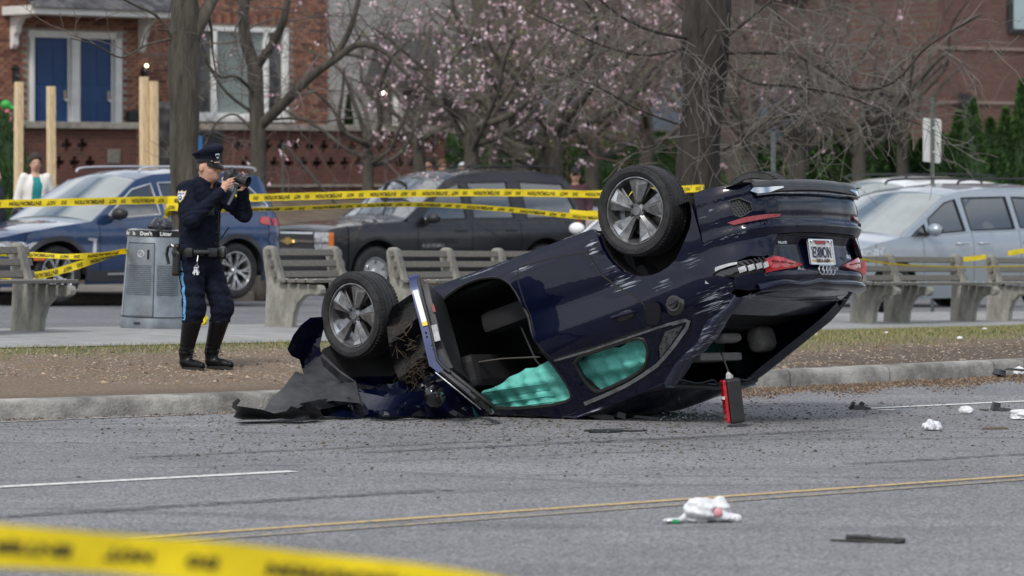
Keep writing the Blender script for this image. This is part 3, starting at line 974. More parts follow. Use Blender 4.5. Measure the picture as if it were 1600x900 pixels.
def parked_car(spec, name, loc, rz, label, cat, group=None):
    root = empty(name, loc, rz, label, cat, group)
    F = Form(**spec['form'])
    P = spec['paint']; zt = spec['zt']; z0 = spec['z0']; A = spec['arches']; top = spec['top']
    spans, X = body_arc(F, z0, A, zt)
    gap = .005
    near = spec.get('near', 1)
    T1, Tr = F.T[1], F.T[-1]
    # inner dark shell, so that gaps and arches read as depth
    b = MB()
    rows = []
    for z in np.linspace(z0[0][1] + .02, max(q[1] for q in zt) - .03, 6):
        r = []
        for sg in (1, -1):
            ts = np.linspace(Tr, T1, 60) if sg == 1 else np.linspace(T1, Tr, 60)
            for t in ts:
                zz = min(z, interp(X(t), zt) - .03)
                lo = .0
                for ax, az, ar in A:
                    if abs(t - ax) < ar + .02: lo = .22
                r.append(F.wrap(t, zz, .035 + lo, sg))
        rows.append(r)
    b.grid(rows, True)
    b.build('inner_shell', m_dark, root)
    b = MB(); zf = z0[0][1] + .03
    b.grid([[F.wrap(t, zf, .05, 1) for t in np.linspace(Tr, T1, 40)], [F.wrap(t, zf, .05, -1) for t in np.linspace(Tr, T1, 40)]])
    b.build('underbody', m_dark, root)
    # side panels split at the doors
    cuts = spec['cuts']          # [(t, name)...] front boundary list from rear to front
    for sg in (1, -1):
        fn = F.side(sg)
        t0 = spec['rear_wrap']
        for (t1, nm) in cuts:
            if sg == near or nm == 'fender' or True:
                o = panel(nm, spans(t0 + gap, t1 - gap), fn, [P], root, step=.09, thick=.02)
            t0 = t1
    panel('rear_bumper', spans(2 * Tr - spec['rear_wrap'] + gap, spec['rear_wrap'] - gap), F.side(near), [P], root, step=.09, thick=.02)
    panel('front_bumper', spans(cuts[-1][0] + gap, 2 * T1 - cuts[-1][0] - gap), F.side(near), [P], root, step=.09, thick=.02)
    # top sheets
    def prof(x0, x1):
        xs = [q[0] for q in top]
        pts = [(x0, interp(x0, top))] + [q for q in top if x0 < q[0] < x1] + [(x1, interp(x1, top))]
        return pts
    for (nm, x0, x1, mat, cr, mg) in spec['sheets']:
        F.top(nm, prof(x0, x1), [mat or P], root, crown=cr, margin=mg)
    # greenhouse sides
    x0, x1 = spec['house']
    xs = np.linspace(x0, x1, 40)
    gh = [(x, interp(x, zt) + .004) for x in xs] + [(x, max(interp(x, zt) + .01, interp(x, top))) for x in xs[::-1]]
    for sg in (1, -1):
        wins = spec['windows']
        panel('cabin_side', gh, F.side(sg), [P], root, holes=[w for w in wins], step=.08, thick=.03)
        for w in wins:
            wo = panel('side_window', w, lambda u, v, d, sg=sg: F.wrap(u, v, .012 + d, sg), [spec.get('glass', m_glass)], root, step=.12, thick=.006)
            closed_tube(F, sg, w, .012, .0).build('window_trim', spec.get('trim', m_rubber), wo, smooth=True)
    for (u0, u1, v0, v1) in spec.get('pillars', ()):
        for sg in (1, -1):
            panel('door_pillar', [(u0, v0), (u1, v0), (u1 - .05, v1), (u0 - .05, v1)], lambda u, v, d, sg=sg: F.wrap(u, v, -.003 + d, sg), [m_black_gloss], root, step=.1)
    # arch lips / cladding
    if spec.get('clad'):
        for sg in (1, -1):
            for ax, az, ar in A:
                poly = []
                a0 = math.asin(max(-1, (z0[0][1] - az) / ar)); n = 22
                an = [a0 + (math.pi - 2 * a0) * i / n for i in range(n + 1)]
                poly = [(ax + math.cos(a) * (ar + .002), az + math.sin(a) * (ar + .002)) for a in an] + [(ax + math.cos(a) * (ar + spec['clad']), az + math.sin(a) * (ar + spec['clad'])) for a in an[::-1]]
                panel('arch_cladding', poly, lambda u, v, d, sg=sg: F.wrap(u, v, -.012 + d, sg), [spec.get('clad_mat', m_black)], root, step=.08, thick=.02)
            panel('sill', [(A[0][0] + A[0][2] + .03, z0[0][1] - .02), (A[1][0] - A[1][2] - .03, z0[0][1] - .02), (A[1][0] - A[1][2] - .03, z0[0][1] + .12), (A[0][0] + A[0][2] + .03, z0[0][1] + .12)], lambda u, v, d, sg=sg: F.wrap(u, v, -.012 + d, sg), [spec.get('clad_mat', m_black)], root, step=.1, thick=.02)
    for ax, az, ar in A:
        for sg in (1, -1):
            # wheel well lining
            n = 18; rows = []
            for yy in (F.W - .03, F.W - .33):
                rows.append([(ax + math.cos(math.pi * i / n) * (ar + .01), sg * yy, az + math.sin(math.pi * i / n) * (ar + .01)) for i in range(n + 1)])
            MB().grid(rows).build('wheel_well', m_dark, root)
            wheel(root, ax, sg * (F.W - spec['wheel']['width'] / 2 - spec.get('tuck', .03)), spec['wheel']['R'], outer=sg, spin=rnd.random() * 6, nseg=40, **spec['wheel'])
    # handles
    for (hx, hz) in spec['handles']:
        for sg in (1, -1):
            pts = [F.wrap(hx + u, hz, -o, sg) for u, o in ((-.10, .0), (-.085, .035), (.085, .035), (.10, .0))]
            MB().tube(pts, [.011, .014, .014, .011], 6).build('door_handle', spec.get('handle_mat', P), root, smooth=True)
    # mirrors
    mx, mz = spec['mirror']
    for sg in (1, -1):
        y = F.half(mx, mz)
        ms = MB().ball((mx + .02, sg * (y + .16), mz + .06), (.085, .115, .085), 14, 10)
        mo = ms.build('mirror', spec.get('mirror_mat', P), root, smooth=True)
        MB().bar((mx + .03, sg * (y - .02), mz - .01), (mx + .02, sg * (y + .12), mz + .02), .06, .05).build('mirror_arm', m_black, mo)
        MB().ball((mx - .055, sg * (y + .16), mz + .06), (.012, .095, .068), 12, 8).build('mirror_glass', m_glass, mo, smooth=True)
    # lamps, grille and marks: decals with depth, given in (y,z) on the ends or (t,z) on the sides
    for (nm, k, poly, mat, off) in spec.get('end_bits', ()):
        panel(nm, poly, lambda u, v, d: F.wrap(F.ty(u, k) if abs(u) <= F.W else 0, v, -off + d, 1 if u >= 0 else -1), [mat], root, step=.07, thick=.03)
    for (nm, poly, mat, off) in spec.get('side_bits', ()):
        for sg in (1, -1):
            panel(nm, poly, lambda u, v, d, sg=sg: F.wrap(u, v, -off + d, sg), [mat], root, step=.06, thick=off + .015)
    if spec.get('rails'):
        xr0, xr1, zr, yr, rmat = spec['rails']
        for sg in (1, -1):
            pts = [(xr0, sg * yr, zr - .05), (xr0 + .12, sg * yr, zr), ((xr0 + xr1) / 2, sg * (yr + .0), zr + .015), (xr1 - .14, sg * yr, zr), (xr1, sg * yr, zr - .06)]
            MB().tube(catmull(pts, 5), .017, 6).build('roof_rail', rmat, root, smooth=True)
    return root, F
# ================= THE OVERTURNED SEDAN
WK = .968
AQ = (1.292 * WK, 27.826 * WK, EYE + (1.592 - EYE) * WK); AS = .972 * WK
def wpos(px, py, D): return pos(px, py, D * WK)
AM = Matrix(((-0.7735, 0.5919, 0.2264), (0.5579, 0.8055, -0.1999), (-0.3007, -0.0283, -0.9533)))
wreck = empty('overturned_sedan', (0, 0, 0), 0, 'dark blue sedan upside down on its crushed roof with wheels in the air', 'car')
wreck.matrix_world = Matrix.Translation(AQ) @ AM.to_4x4() @ Matrix.Scale(AS, 4)
AMI = AM.inverted()
def w2l(p): return (AMI @ (Vector(p) - Vector(AQ))) / AS
def l2w(p): return AM @ (Vector(p) * AS) + Vector(AQ)
def lpx(px, py, D): return w2l(wpos(px, py, D))
def clampz(p, z=.012):
    q = l2w(p)
    if q.z < z: q.z = z + .004 * math.sin(q.x * 40); return w2l(q)
    return Vector(p)
def clamp_obj(o, z=.012):
    for v in o.data.vertices: v.co = clampz(v.co, z)
    o.data.update()
    return o

# paint with scrapes in their real places (car coordinates)
SCR0 = [((1.0, -.88, .33), (.30, .3, .07), .1, .9), ((.25, -.88, .66), (.34, .3, .22), -.9, .9), ((.42, -.88, .38), (.10, .3, .25), -1.3, 1.0), ((-.35, -.88, .68), (.24, .3, .14), .5, .85), ((-.62, -.80, .62), (.3, .4, .05), .2, .8),
       ((-.45, -.80, 1.05), (.45, .4, .16), -.42, 1.0), ((-.1, -.88, .78), (.3, .3, .12), .3, .5), ((-.6, -.85, .42), (.28, .3, .2), .55, .30),
       ((1.2, -.6, 1.42), (.9, .4, .08), .05, .8), ((1.4, -.88, .25), (.8, .3, .03), .0, .8), ((-.45, -.8, .95), (.3, .3, .18), .9, .6)]
SCR = [(c, r_, d, a - .80) for (c, r_, d, a) in SCR0]
p_audi = paint('deep_blue_paint', (.0012, .0026, .015), metal=.0, rough=.3, dust=.006, scratches=SCR, gloss=1.36)
p_audi.node_tree.nodes['Principled BSDF'].inputs['Specular IOR Level'].default_value = .12
p_plain = paint('deep_blue_paint_inner', (.008, .022, .10), metal=.3, dust=.05)
m_grime = M('grey_plastic_sheet', (.022, .022, .024), .5, noise=(7, .6), bump=(9, .5), spec=.5)
m_liner = M('wheel_liner_felt', (.016, .015, .015), .9, noise=(12, .6), bump=(25, .8))
m_cloth_grey = M('seat_cloth', (.20, .195, .185), .85, noise=(30, .2))
m_airbag = M('airbag_cloth', (.115, .47, .405), .75, noise=(5, .3), bump=(34, .3))
m_red_refl = M('reflector_red', (.22, .012, .015), .25, coat=.6, noise=(60, .4))

AF = Form(.885, -.95, 3.5, .60, .8, .35, 2.4,
          [(.2, .045), (.30, .012), (.36, .0), (.60, .0), (.66, .022), (.74, .012), (.86, .0), (.95, .018), (1.0, .05), (1.05, .08), (1.3, .218), (1.45, .30)], crown=.05)
R_, L_ = -1, 1
tx = lambda x: AF.tx(x, -1)
ty = lambda y: AF.ty(y, -1)
def dent(u, v):
    """small pushed-in places on the right rear corner and the sill"""
    d = .05 * math.exp(-(((u + .75) / .22) ** 2 + ((v - .98) / .07) ** 2)) * (.6 + .4 * math.sin(u * 31 + v * 23))
    d += .030 * math.exp(-(((u + .28) / .22) ** 2 + ((v - 1.17) / .09) ** 2)) * (1 + math.sin(u * 40 - v * 33)) * .7
    d += .012 * math.exp(-(((u - .35) / .12) ** 2 + ((v - .45) / .12) ** 2))
    d += .006 * math.sin(v * 9 + u * 2) * math.exp(-((v - .8) / .2) ** 2)
    return d
sideR = lambda u, v, w: clampz(AF.wrap(u, v, w + dent(u, v), R_))
sideL = lambda u, v, w: clampz(AF.wrap(u, v, w, L_))

arch_pts = [(.36 - .0, .30)] + [(-.04 + .395 * math.cos(a), .30 + .40 * math.sin(a)) for a in np.linspace(.05, math.pi - .05, 16)] + [(-.44, .30)]
opening = [(1.86, .40), (1.80, .335), (1.62, .29), (1.47, .285), (1.29, .32), (1.19, .39), (1.14, .5), (1.11, .65), (1.10, .81), (1.06, .92), (1.04, 1.03), (1.02, 1.17), (1.02, 1.27), (1.06, 1.315), (1.27, 1.30), (1.65, 1.215), (1.88, 1.10), (1.92, 1.02), (1.90, .7)]
rdoor = [(1.095, .345), (1.06, .315), (.77, .34), (.47, .385), (.44, .47), (.40, .57), (.30, .69), (.18, .80), (.11, .88), (.10, .96), (.125, 1.035), (.60, 1.035), (1.01, 1.018), (1.04, .95), (1.07, .85), (1.085, .65), (1.10, .45)]
rwin = smooth_poly([(.86, 1.06), (.55, 1.065), (.28, 1.07), (.24, 1.10), (.26, 1.18), (.34, 1.26), (.47, 1.30), (.76, 1.325), (.84, 1.31), (.87, 1.20)], 1)
qwin = [(.06, 1.09), (-.10, 1.092), (-.02, 1.14), (.22, 1.255), (.17, 1.17)]
side_out = [(1.99, .225), (.40, .235), (.37, .27)] + arch_pts[1:-1] + [(-.44, .36), (-.455, .60), (tx(-.60), .70), (ty(.69), .768), (ty(.81), .795), (ty(.873), .84), (ty(.84), .89), (ty(.80), .93), (ty(.80), .955),
            (ty(.84), .985), (-.62, 1.02), (-.36, 1.14), (.0, 1.29), (.20, 1.37), (.34, 1.415), (.7, 1.43), (1.1, 1.42), (1.4, 1.36), (1.69, 1.27), (1.99, 1.14), (2.02, 1.0), (2.02, .6)]
panel('body_side', side_out, sideR, [p_audi], wreck, holes=[opening, rdoor, rwin, qwin], step=.045, thick=.045, angle=45)
left_out = [(2.0, .24), (.40, .24)] + arch_pts[1:-1] + [(-.44, .36), (-.455, .60), (tx(-.60), .70), (ty(.80), .76), (ty(.80), .93), (ty(.84), .97), (-.62, .985), (-.36, 1.14), (.0, 1.29), (.20, 1.37), (.34, 1.415), (1.1, 1.42), (1.99, 1.14)]
panel('body_side', left_out, sideL, [p_audi], wreck, holes=[[(1.0, 1.05), (.1, 1.07), (.30, 1.30), (1.0, 1.33)], [(1.08, 1.05), (1.85, 1.02), (1.2, 1.33), (1.08, 1.34)]], step=.09, thick=.04)
rd = panel('rear_door', [(u, v) for u, v in rdoor], lambda u, v, w: AF.wrap(u, v, w - .006 + dent(u, v) - .006 * math.exp(-((v - .86) / .03) ** 2), R_), [p_audi], wreck, step=.035, thick=.03, angle=50)
for lw in ([(1.0, 1.05), (.1, 1.07), (.30, 1.30), (1.0, 1.33)], [(1.08, 1.05), (1.85, 1.02), (1.2, 1.33), (1.08, 1.34)]):
    panel('side_window', lw, lambda u, v, w: clampz(AF.wrap(u, v, w + .01, L_)), [m_glass], wreck, step=.1)
# door shut line around the hole
MB().tube([AF.wrap(u, v, dent(u, v) - .003, R_) for u, v in densify(rdoor, .04) + rdoor[:1]], .0065, 5, caps=False).build('door_seal', m_rubber, rd)
# door handle in its dished recess
hb = MB().ball((0, 0, 0), (.085, .01, .035), 14, 8)
ho = hb.build('handle_recess', m_black_gloss, rd, smooth=True); ho.location = AF.wrap(.285, .905, -.006, R_)
MB().tube([AF.wrap(.39, .895, -.004, R_), AF.wrap(.375, .897, -.034, R_), AF.wrap(.28, .902, -.040, R_), AF.wrap(.20, .907, -.034, R_), AF.wrap(.185, .908, -.004, R_)], [.010, .013, .014, .013, .010], 8).build('door_handle', p_audi, rd, smooth=True)
# crease scrape along the rear door's lower edge: a folded strip of metal

# satin window surround
def ribbon(name, pts, wd, mat, off, parent=wreck, sign=R_):
    P = [AF.wrap(u, v, -off, sign) for u, v in pts]
    rows = []
    for i, p in enumerate(P):
        d = (P[min(i + 1, len(P) - 1)] - P[max(i - 1, 0)]).normalized()
        n_ = Vector((0, sign * .90, .43)); s_ = d.cross(n_).normalized()
        rows.append([clampz(p - s_ * wd / 2 - n_ * .01), clampz(p - s_ * wd / 2), clampz(p + s_ * wd / 2), clampz(p + s_ * wd / 2 - n_ * .01)])
    return MB().grid(rows).build(name, mat, parent, smooth=True, angle=30)
m_satin = M('satin_aluminium', (.20, .21, .22), .42, .6, noise=(14, .35))
ribbon('window_trim', [(1.0, 1.035), (.7, 1.048), (.4, 1.052), (.1, 1.055), (-.05, 1.06)], .016, m_satin, .012)
ribbon('window_trim', [(-.03, 1.062), (-.14, 1.068), (-.165, 1.085), (-.13, 1.115), (.03, 1.195), (.16, 1.25), (.25, 1.285), (.42, 1.32), (.58, 1.345), (.78, 1.36), (.96, 1.37)], .026, m_satin, .012)
panel('quarter_window', qwin, lambda u, v, w: AF.wrap(u, v, w + .015, R_), [m_glass], wreck, step=.06)
for wn_ in (rwin,):
    MB().tube([AF.wrap(u, v, .0, R_) for u, v in wn_ + wn_[:2]], .014, 6, caps=False).build('window_seal', m_rubber, wreck, smooth=True)
MB().tube([clampz(AF.wrap(u, v, .012, R_)) for u, v in smooth_poly(opening) ], .014, 6, caps=False).build('door_opening_seal', m_rubber, wreck, smooth=True)
# bright blue inner face of the sill and B pillar inside the front opening
def rim_face(pts, depth, mat, nm):
    rows = [[AF.wrap(u, v, .01, R_), AF.wrap(u, v, .01 + depth * .5, R_) + Vector((-.012, 0, 0)), AF.wrap(u, v, .01 + depth, R_)] for u, v in pts]
    return MB().grid(rows).build(nm, mat, wreck, smooth=True)
rim_face([(1.30, .30), (1.205, .375), (1.155, .49), (1.125, .65), (1.115, .81)], .11, p_plain, 'pillar_face')

# fuel filler: cap, recess and hanging flap
b = MB().lathe([(0, -.01), (.055, -.01), (.062, 0), (.085, .004), (.088, .014)], 20, axis='y')
o = b.build('fuel_recess', m_black_gloss, wreck, smooth=True); o.location = AF.wrap(-.13, .94, .0, R_)
b = MB().lathe([(0, -.03), (.036, -.03), (.042, -.005)], 16, axis='y').box((0, -.035, 0), (.06, .014, .012))
b.build('fuel_cap', m_black, o, smooth=True, angle=30)
fl = MB(); pl_ = smooth_poly([(-.055, -.085), (.055, -.085), (.06, .07), (-.05, .09)], 2)
fl.prism(pl_, 0, .012, lambda u, v, w: (u, -w, v))
fo = fl.build('fuel_flap', M('flap_black', (.006, .006, .009), .8, spec=.1), wreck, smooth=True, bevel=.003); fo.location = AF.wrap(.03, .975, -.06, R_); fo.rotation_euler = (rad(8), rad(14), rad(-22))
MB().box((0, 0, 0), (.05, .014, .07)).build('flap_hinge', M('flap_hinge_grey', (.12, .12, .125), .5), fo, bevel=.004)

# ---- rear bumper with its vents, reflectors, blade and fins
bl = [(-.46, .25), (tx(-.58), .245), (ty(.75), .27), (ty(.62), .285), (ty(.3), .30)]
T = AF.T[-1]
mir = lambda P: [(2 * T - u, v) for u, v in P]
bot = bl + [(T, .30)] + mir(bl)[::-1]
tl_ = [(-.46, .60), (tx(-.60), .70), (ty(.80), .76), (ty(.66), .80), (ty(.60), .785), (ty(.575), .72), (ty(.51), .652), (ty(.3), .646)]
bumper_poly = bot + mir(tl_) + [(T, .645)] + tl_[::-1]
def bump_fn(u, v, w):
    # shelf at the lid, body line and undercut
    uu = u if u > T else 2 * T - u
    k = .012 * math.exp(-((v - .545) / .035) ** 2) + .014 * math.exp(-((v - .375) / .03) ** 2) - .03 * max(0, min(1, (.64 - v) / .03)) * max(0, min(1, (v - .56) / .03)) * (1 if uu < ty(.75) else 0) * .5
    return AF.wrap(u, v, w + k + (dent(u, v) if u > T else 0), R_)
vent = [(ty(.80), .375), (ty(.755), .372), (ty(.70), .42), (ty(.695), .475), (ty(.76), .505), (ty(.785), .48)]
bp = panel('rear_bumper', bumper_poly, bump_fn, [p_audi], wreck, holes=[vent, mir(vent)], step=.028, thick=.035, angle=45)
for V in (vent, mir(vent)):
    vf = panel('bumper_vent', V, lambda u, v, w: AF.wrap(u, v, w + .03, R_), [m_black_gloss], bp, step=.05)
    hx = MB()
    u0, u1 = min(p[0] for p in V), max(p[0] for p in V)
    st = .026; r = 0; vv = .375
    while vv < .505:
        uu = u0 + (st / 2 if r % 2 else 0)
        while uu < u1:
            if in_poly(uu, vv, V):
                P = [AF.wrap(uu + .015 * math.cos(a), vv + .012 * math.sin(a), .018, R_) for a in np.arange(0, 6.3, math.pi / 3)]
                hx.tube(P, .0028, 3, caps=False)
            uu += st
        vv += .0185; r += 1
    o = hx.build('vent_mesh', m_black, vf, recalc=False); tag(o, kind='stuff')
    MB().tube([AF.wrap(u, v, -.001, R_) for u, v in V + V[:2]], .006, 5, caps=False).build('vent_rim', m_black_gloss, vf, smooth=True)
refl = [(ty(.815), .522), (ty(.74), .512), (ty(.60), .516), (ty(.48), .522), (ty(.50), .540), (ty(.62), .546), (ty(.79), .548)]
for V in (refl, mir(refl)):
    panel('reflector', V, lambda u, v, w: AF.wrap(u, v, w - .006, R_), [m_red_refl], bp, step=.05, thick=.02)
# dark diffuser panel with bright blade at its ends, all along the bumper's underside
diff = [(ty(.68), .285), (ty(.3), .275), (T, .272)] + mir([(ty(.68), .285), (ty(.3), .275)])[::-1] + mir([(ty(.66), .375), (ty(.3), .36)]) + [(T, .357)] + [(ty(.3), .36), (ty(.66), .375)]
def diff_fn(u, v, w): return AF.wrap(u, v, w - .012 - .02 * max(0, math.sin((v - .265) / .12 * math.pi)), R_)
dfu = panel('diffuser', diff, diff_fn, [M('diffuser_black', (.03, .031, .033), .35, noise=(12, .3))], wreck, step=.022, thick=.04)
for sgn in (0, 1):
    pts = [(.70, .345), (.66, .372), (.58, .374), (.44, .345), (.44, .335), (.60, .335), (.68, .325)]
    poly = [(ty(a), c) for a, c in pts]
    if sgn: poly = mir(poly)
    fr = panel('exhaust_trim', poly, lambda u, v, w: AF.wrap(u, v, w - .034, R_), [m_chrome], dfu, step=.05, thick=.02)
ln_ = [(ty(y), .378) for y in np.linspace(.66, .0, 14)]
pts = ln_ + [(2 * T - u, v) for u, v in ln_[::-1][1:]]
MB().tube([AF.wrap(u, v, -.014, R_) for u, v in pts], .006, 5).build('diffuser_trim', M('satin_aluminium'), dfu, smooth=True)
for y in (-.28, -.10, .10, .28):
    MB().bar((-.90, y, .30), (-.75, y, .285), .012, .04).build('diffuser_fin', m_black, dfu)
# tow cover outline and sensors
for y in (.62, .30, -.30, -.62):
    MB().lathe([(0, 0), (.014, 0), (.015, -.006)], 12, axis='x').build('parking_sensor', p_audi, bp).location = AF.wrap(ty(abs(y)), .60 if abs(y) < .5 else .57, -.004, R_ if y < 0 else L_)
pts = [(-.80, .46), (-.80, .39), (-.885, .39), (-.885, .46)]
q0 = [AF.wrap(ty(a), c, -.0005, R_) for a, c in ((.60, .42), (.50, .42), (.50, .49), (.60, .49), (.60, .42))]
MB().tube(q0, .0022, 4).build('tow_cover_seam', m_black, bp)

# ---- boot lid
lid = [(ty(.595), .79), (ty(.57), .73), (ty(.50), .662), (ty(.3), .655)]
lid = lid + [(T, .655)] + mir(lid)[::-1]
lt = [(ty(.68), .985), (ty(.66), .90)]
lid_poly = lid + mir(lt)[::-1] + [(T, .985)] + lt
def lid_fn(u, v, w):
    k = .045 * max(0, min(1, (.92 - v) / .05)) * max(0, min(1, (v - .66) / .05)) + .012
    return AF.wrap(u, v, w + k, R_)
lp = panel('boot_lid', lid_poly, lid_fn, [p_audi], wreck, step=.025, thick=.03, angle=45)
MB().tube([AF.wrap(u, v, .006, R_) for u, v in lid], .008, 5).build('lid_seam', m_dark, lp)
# bright step under the lid's lower edge
stp = [(ty(y), .672 + .02 * abs(y)) for y in np.linspace(.50, 0, 10)]
stp = stp + [(2 * T - u, v) for u, v in stp[::-1][1:]]
# plate in its recess
pz = .785
def face_pt(y, z, off): return AF.wrap(ty(abs(y)), z, off, R_ if y < 0 else L_)
pc = face_pt(0, pz, .035)
FR = Matrix(((0, 0, -1), (-1, 0, 0), (0, 1, 0)))       # text x -> -y, y -> z, out of the face -> -x
def face_text(name, body, size, y, z, off, mat, bold=.0, parent=None, sx=1.0, sy=1.0, fit=0):
    me = text_mesh(body, size, .0008, bold)
    c = face_pt(y, z, off)
    if fit: sx = fit / max(1e-6, max(v.co.x for v in me.vertices) - min(v.co.x for v in me.vertices))
    for v in me.vertices: v.co = c + FR @ Vector((v.co.x * sx, v.co.y * sy, v.co.z))
    me.materials.clear(); me.materials.append(mat)
    o = bpy.data.objects.new(name, me); COL.objects.link(o); o.parent = parent or lp
    return o
pb = MB().box(pc + Vector((-.012, -.02, 0)), (.014, .305, .165))
plate = pb.build('licence_plate', m_white_plate, lp, bevel=.006)
m_ink = M('plate_ink', (.008, .012, .05), .5)
face_text('plate_lettering', 'NICM8KER', .112, -.02, pz - .004, .0125, m_ink, .0012, plate, .47, .98, fit=.255)
face_text('plate_lettering', 'NEW YORK', .036, -.02, pz + .060, .0125, m_ink, .001, plate, .95, .9)
MB().box(pc + Vector((-.0195, -.02, .060)), (.002, .28, .010)).build('plate_stripe', M('plate_gold', (.55, .33, .05), .5), plate)
fr = MB()
for (cy, cz, sy, sz) in ((0, .085, .318, .012), (0, -.085, .318, .012), (.156, 0, .012, .18), (-.156, 0, .012, .18)):
    fr.box(pc + Vector((-.022, -.02 + cy, cz)), (.012, sy, sz))
tag(fr.build('plate_frame', m_chrome, plate, bevel=.002), kind=None)
MB().box(pc + Vector((-.024, -.02, -.068)), (.006, .13, .020)).build('plate_sticker', M('plate_red_sticker', (.30, .03, .03), .5), plate)
for sy in (-.12, .12):
    MB().lathe([(0, -.004), (.009, -.004), (.010, 0)], 8, axis='x').build('plate_screw', m_chrome, plate).location = pc + Vector((-.026, -.02 + sy, -.074))
# four linked rings on the lid lip, small side scripts
rg = 0
for i in range(4):
    c = face_pt((i - 1.5) * .047, .915, -.004)
    P = [c + Vector((0, .033 * math.cos(a), .033 * math.sin(a))) for a in np.linspace(0, 2 * math.pi, 25)]
    MB().tube(P, .0052, 6, caps=False).build('ring_emblem', m_chrome, lp, smooth=True)
face_text('badge_lettering', 'TFSI', .034, .40, .80, -.0 + .03, m_chrome, .001, lp, 1.0, 1.0)
face_text('badge_lettering', 'QUATTRO', .024, -.44, .705, .035, m_chrome, .0005, lp, 1.0, 1.0)
# lip spoiler
rows = []
for y in np.linspace(-.70, .68, 30):
    e = 1 - (abs(y) / .74) ** 4
    bx = face_pt(y, .97, 0).x
    nz = .010 * math.sin(y * 15) * (1 if y < 0 else .3)
    rows.append([(bx + .02, y, .965), (bx - .022 * e, y, .982 + nz), (bx - .036 * e, y, 1.002 + nz), (bx - .032 * e, y, 1.022 + nz), (bx + .02, y, 1.032), (bx + .08, y, 1.030)])
MB().grid(rows).build('lip_spoiler', p_audi, lp, smooth=True, angle=180)
AF.top('boot_lid_top', [(-.88, 1.028), (-.6, 1.035), (-.34, 1.07)], [paint('boot_top_paint', (.012, .016, .034), metal=.2, rough=.35, dust=.25)], lp, crown=.02, margin=.14, edge=.02)
# light bar seam across the deck
MB().tube([(-.70, y, 1.045 + .02 * (1 - (y / .7) ** 2)) for y in np.linspace(-.70, .66, 12)], .004, 4).build('deck_seam', m_satin, lp)

for sg in (1, 0):                      # body corners between lid and wings
    V = [(ty(.82), .90), (ty(.82), .975), (ty(.76), 1.0), (ty(.672), 1.0), (ty(.672), .90)]
    panel('body_corner', V if sg else mir(V), lambda u, v, w: AF.wrap(u, v, w + .006, R_), [p_audi], wreck, step=.03, thick=.03)
# tail lights: the left one whole, the right one smashed to its bright shell
def lamp(V, nm, mat, off=.012, parent=wreck, th=.03): return panel(nm, V, lambda u, v, w: AF.wrap(u, v, w - off, R_), [mat], parent, step=.035, thick=th)
inner = [(ty(.655), .815), (ty(.58), .800), (ty(.50), .815), (ty(.27), .872), (ty(.40), .893), (ty(.655), .91)]
outer = [(ty(.665), .815), (ty(.665), .915), (ty(.76), .915), (ty(.84), .885), (ty(.875), .85), (ty(.84), .80), (ty(.77), .795)]
for sgn, V in ((0, inner), (1, mir(inner))):
    tlm = lamp(V, 'tail_light', m_tail, -.018)
    # dark chevrons behind the lens
    for k in range(3):
        y0 = .60 - k * .08
        p = [(ty(y0), .832 + k * .012), (ty(y0 - .05), .838 + k * .012), (ty(y0 - .06), .85 + k * .010), (ty(y0 - .01), .846 + k * .010)]
        panel('light_bar', p if not sgn else mir(p), lambda u, v, w: AF.wrap(u, v, w + .010, R_), [M('dark_red', (.10, .003, .006), .3)], tlm, step=.05, thick=.004)
lamp(mir(outer), 'tail_light', m_tail, .012)
m_housing = M('lamp_housing', (.42, .43, .44), .3, .4, noise=(9, .5))
hs = lamp(outer, 'broken_lamp', m_black_gloss, -.02)
shell = [(ty(.885), .84), (ty(.86), .80), (ty(.78), .792), (ty(.775), .805), (ty(.82), .825), (ty(.835), .85), (ty(.82), .875), (ty(.84), .895), (ty(.865), .885), (ty(.84), .86), (ty(.852), .838)]
panel('lamp_shell', [(tx(-.44), .885), (tx(-.50), .90), (tx(-.53), .86), (tx(-.50), .825), (ty(.80), .818), (ty(.80), .803), (tx(-.50), .795), (tx(-.46), .83)], lambda u, v, w: AF.wrap(u, v, w - .012 - .02 * math.sin(u * 17), R_), [m_housing], hs, step=.03, thick=.02)
for k in range(4):
    y0 = .80 - k * .042
    panel('lamp_reflector', [(ty(y0), .845), (ty(y0 - .03), .838), (ty(y0 - .036), .875), (ty(y0 - .005), .882)], lambda u, v, w: AF.wrap(u, v, w - .006 - .03 * max(0, (.88 - v)), R_), [m_housing], hs, step=.03, thick=.02)
for k in range(6):
    a = lamp([(ty(.80 - k * .025), .802), (ty(.79 - k * .025), .802), (ty(.77 - k * .025), .832), (ty(.78 - k * .025), .832)], 'lamp_rib', m_black, .004, hs, .01)

# ---- roof, rear screen frame, shelf, windscreen
def roof_dent(p):
    x, y, z = p
    z -= .05 * math.exp(-(((x - 1.5) / .4) ** 2 + ((y + .1) / .5) ** 2)) + .018 * math.sin(x * 7 + y * 5) + .012 * math.sin(y * 17 + x * 3)
    return clampz((x, y, z))
AF.top('roof', [(.30, 1.40), (.7, 1.43), (1.1, 1.42), (1.4, 1.36), (1.69, 1.27), (1.9, 1.18)], [p_audi], wreck, crown=.055, deform=roof_dent, sub=.05, n=24, margin=.0)
AF.top('windscreen', [(1.9, 1.18), (2.2, 1.05), (2.55, .95)], [m_glass], wreck, crown=.04, deform=clampz, margin=.05)
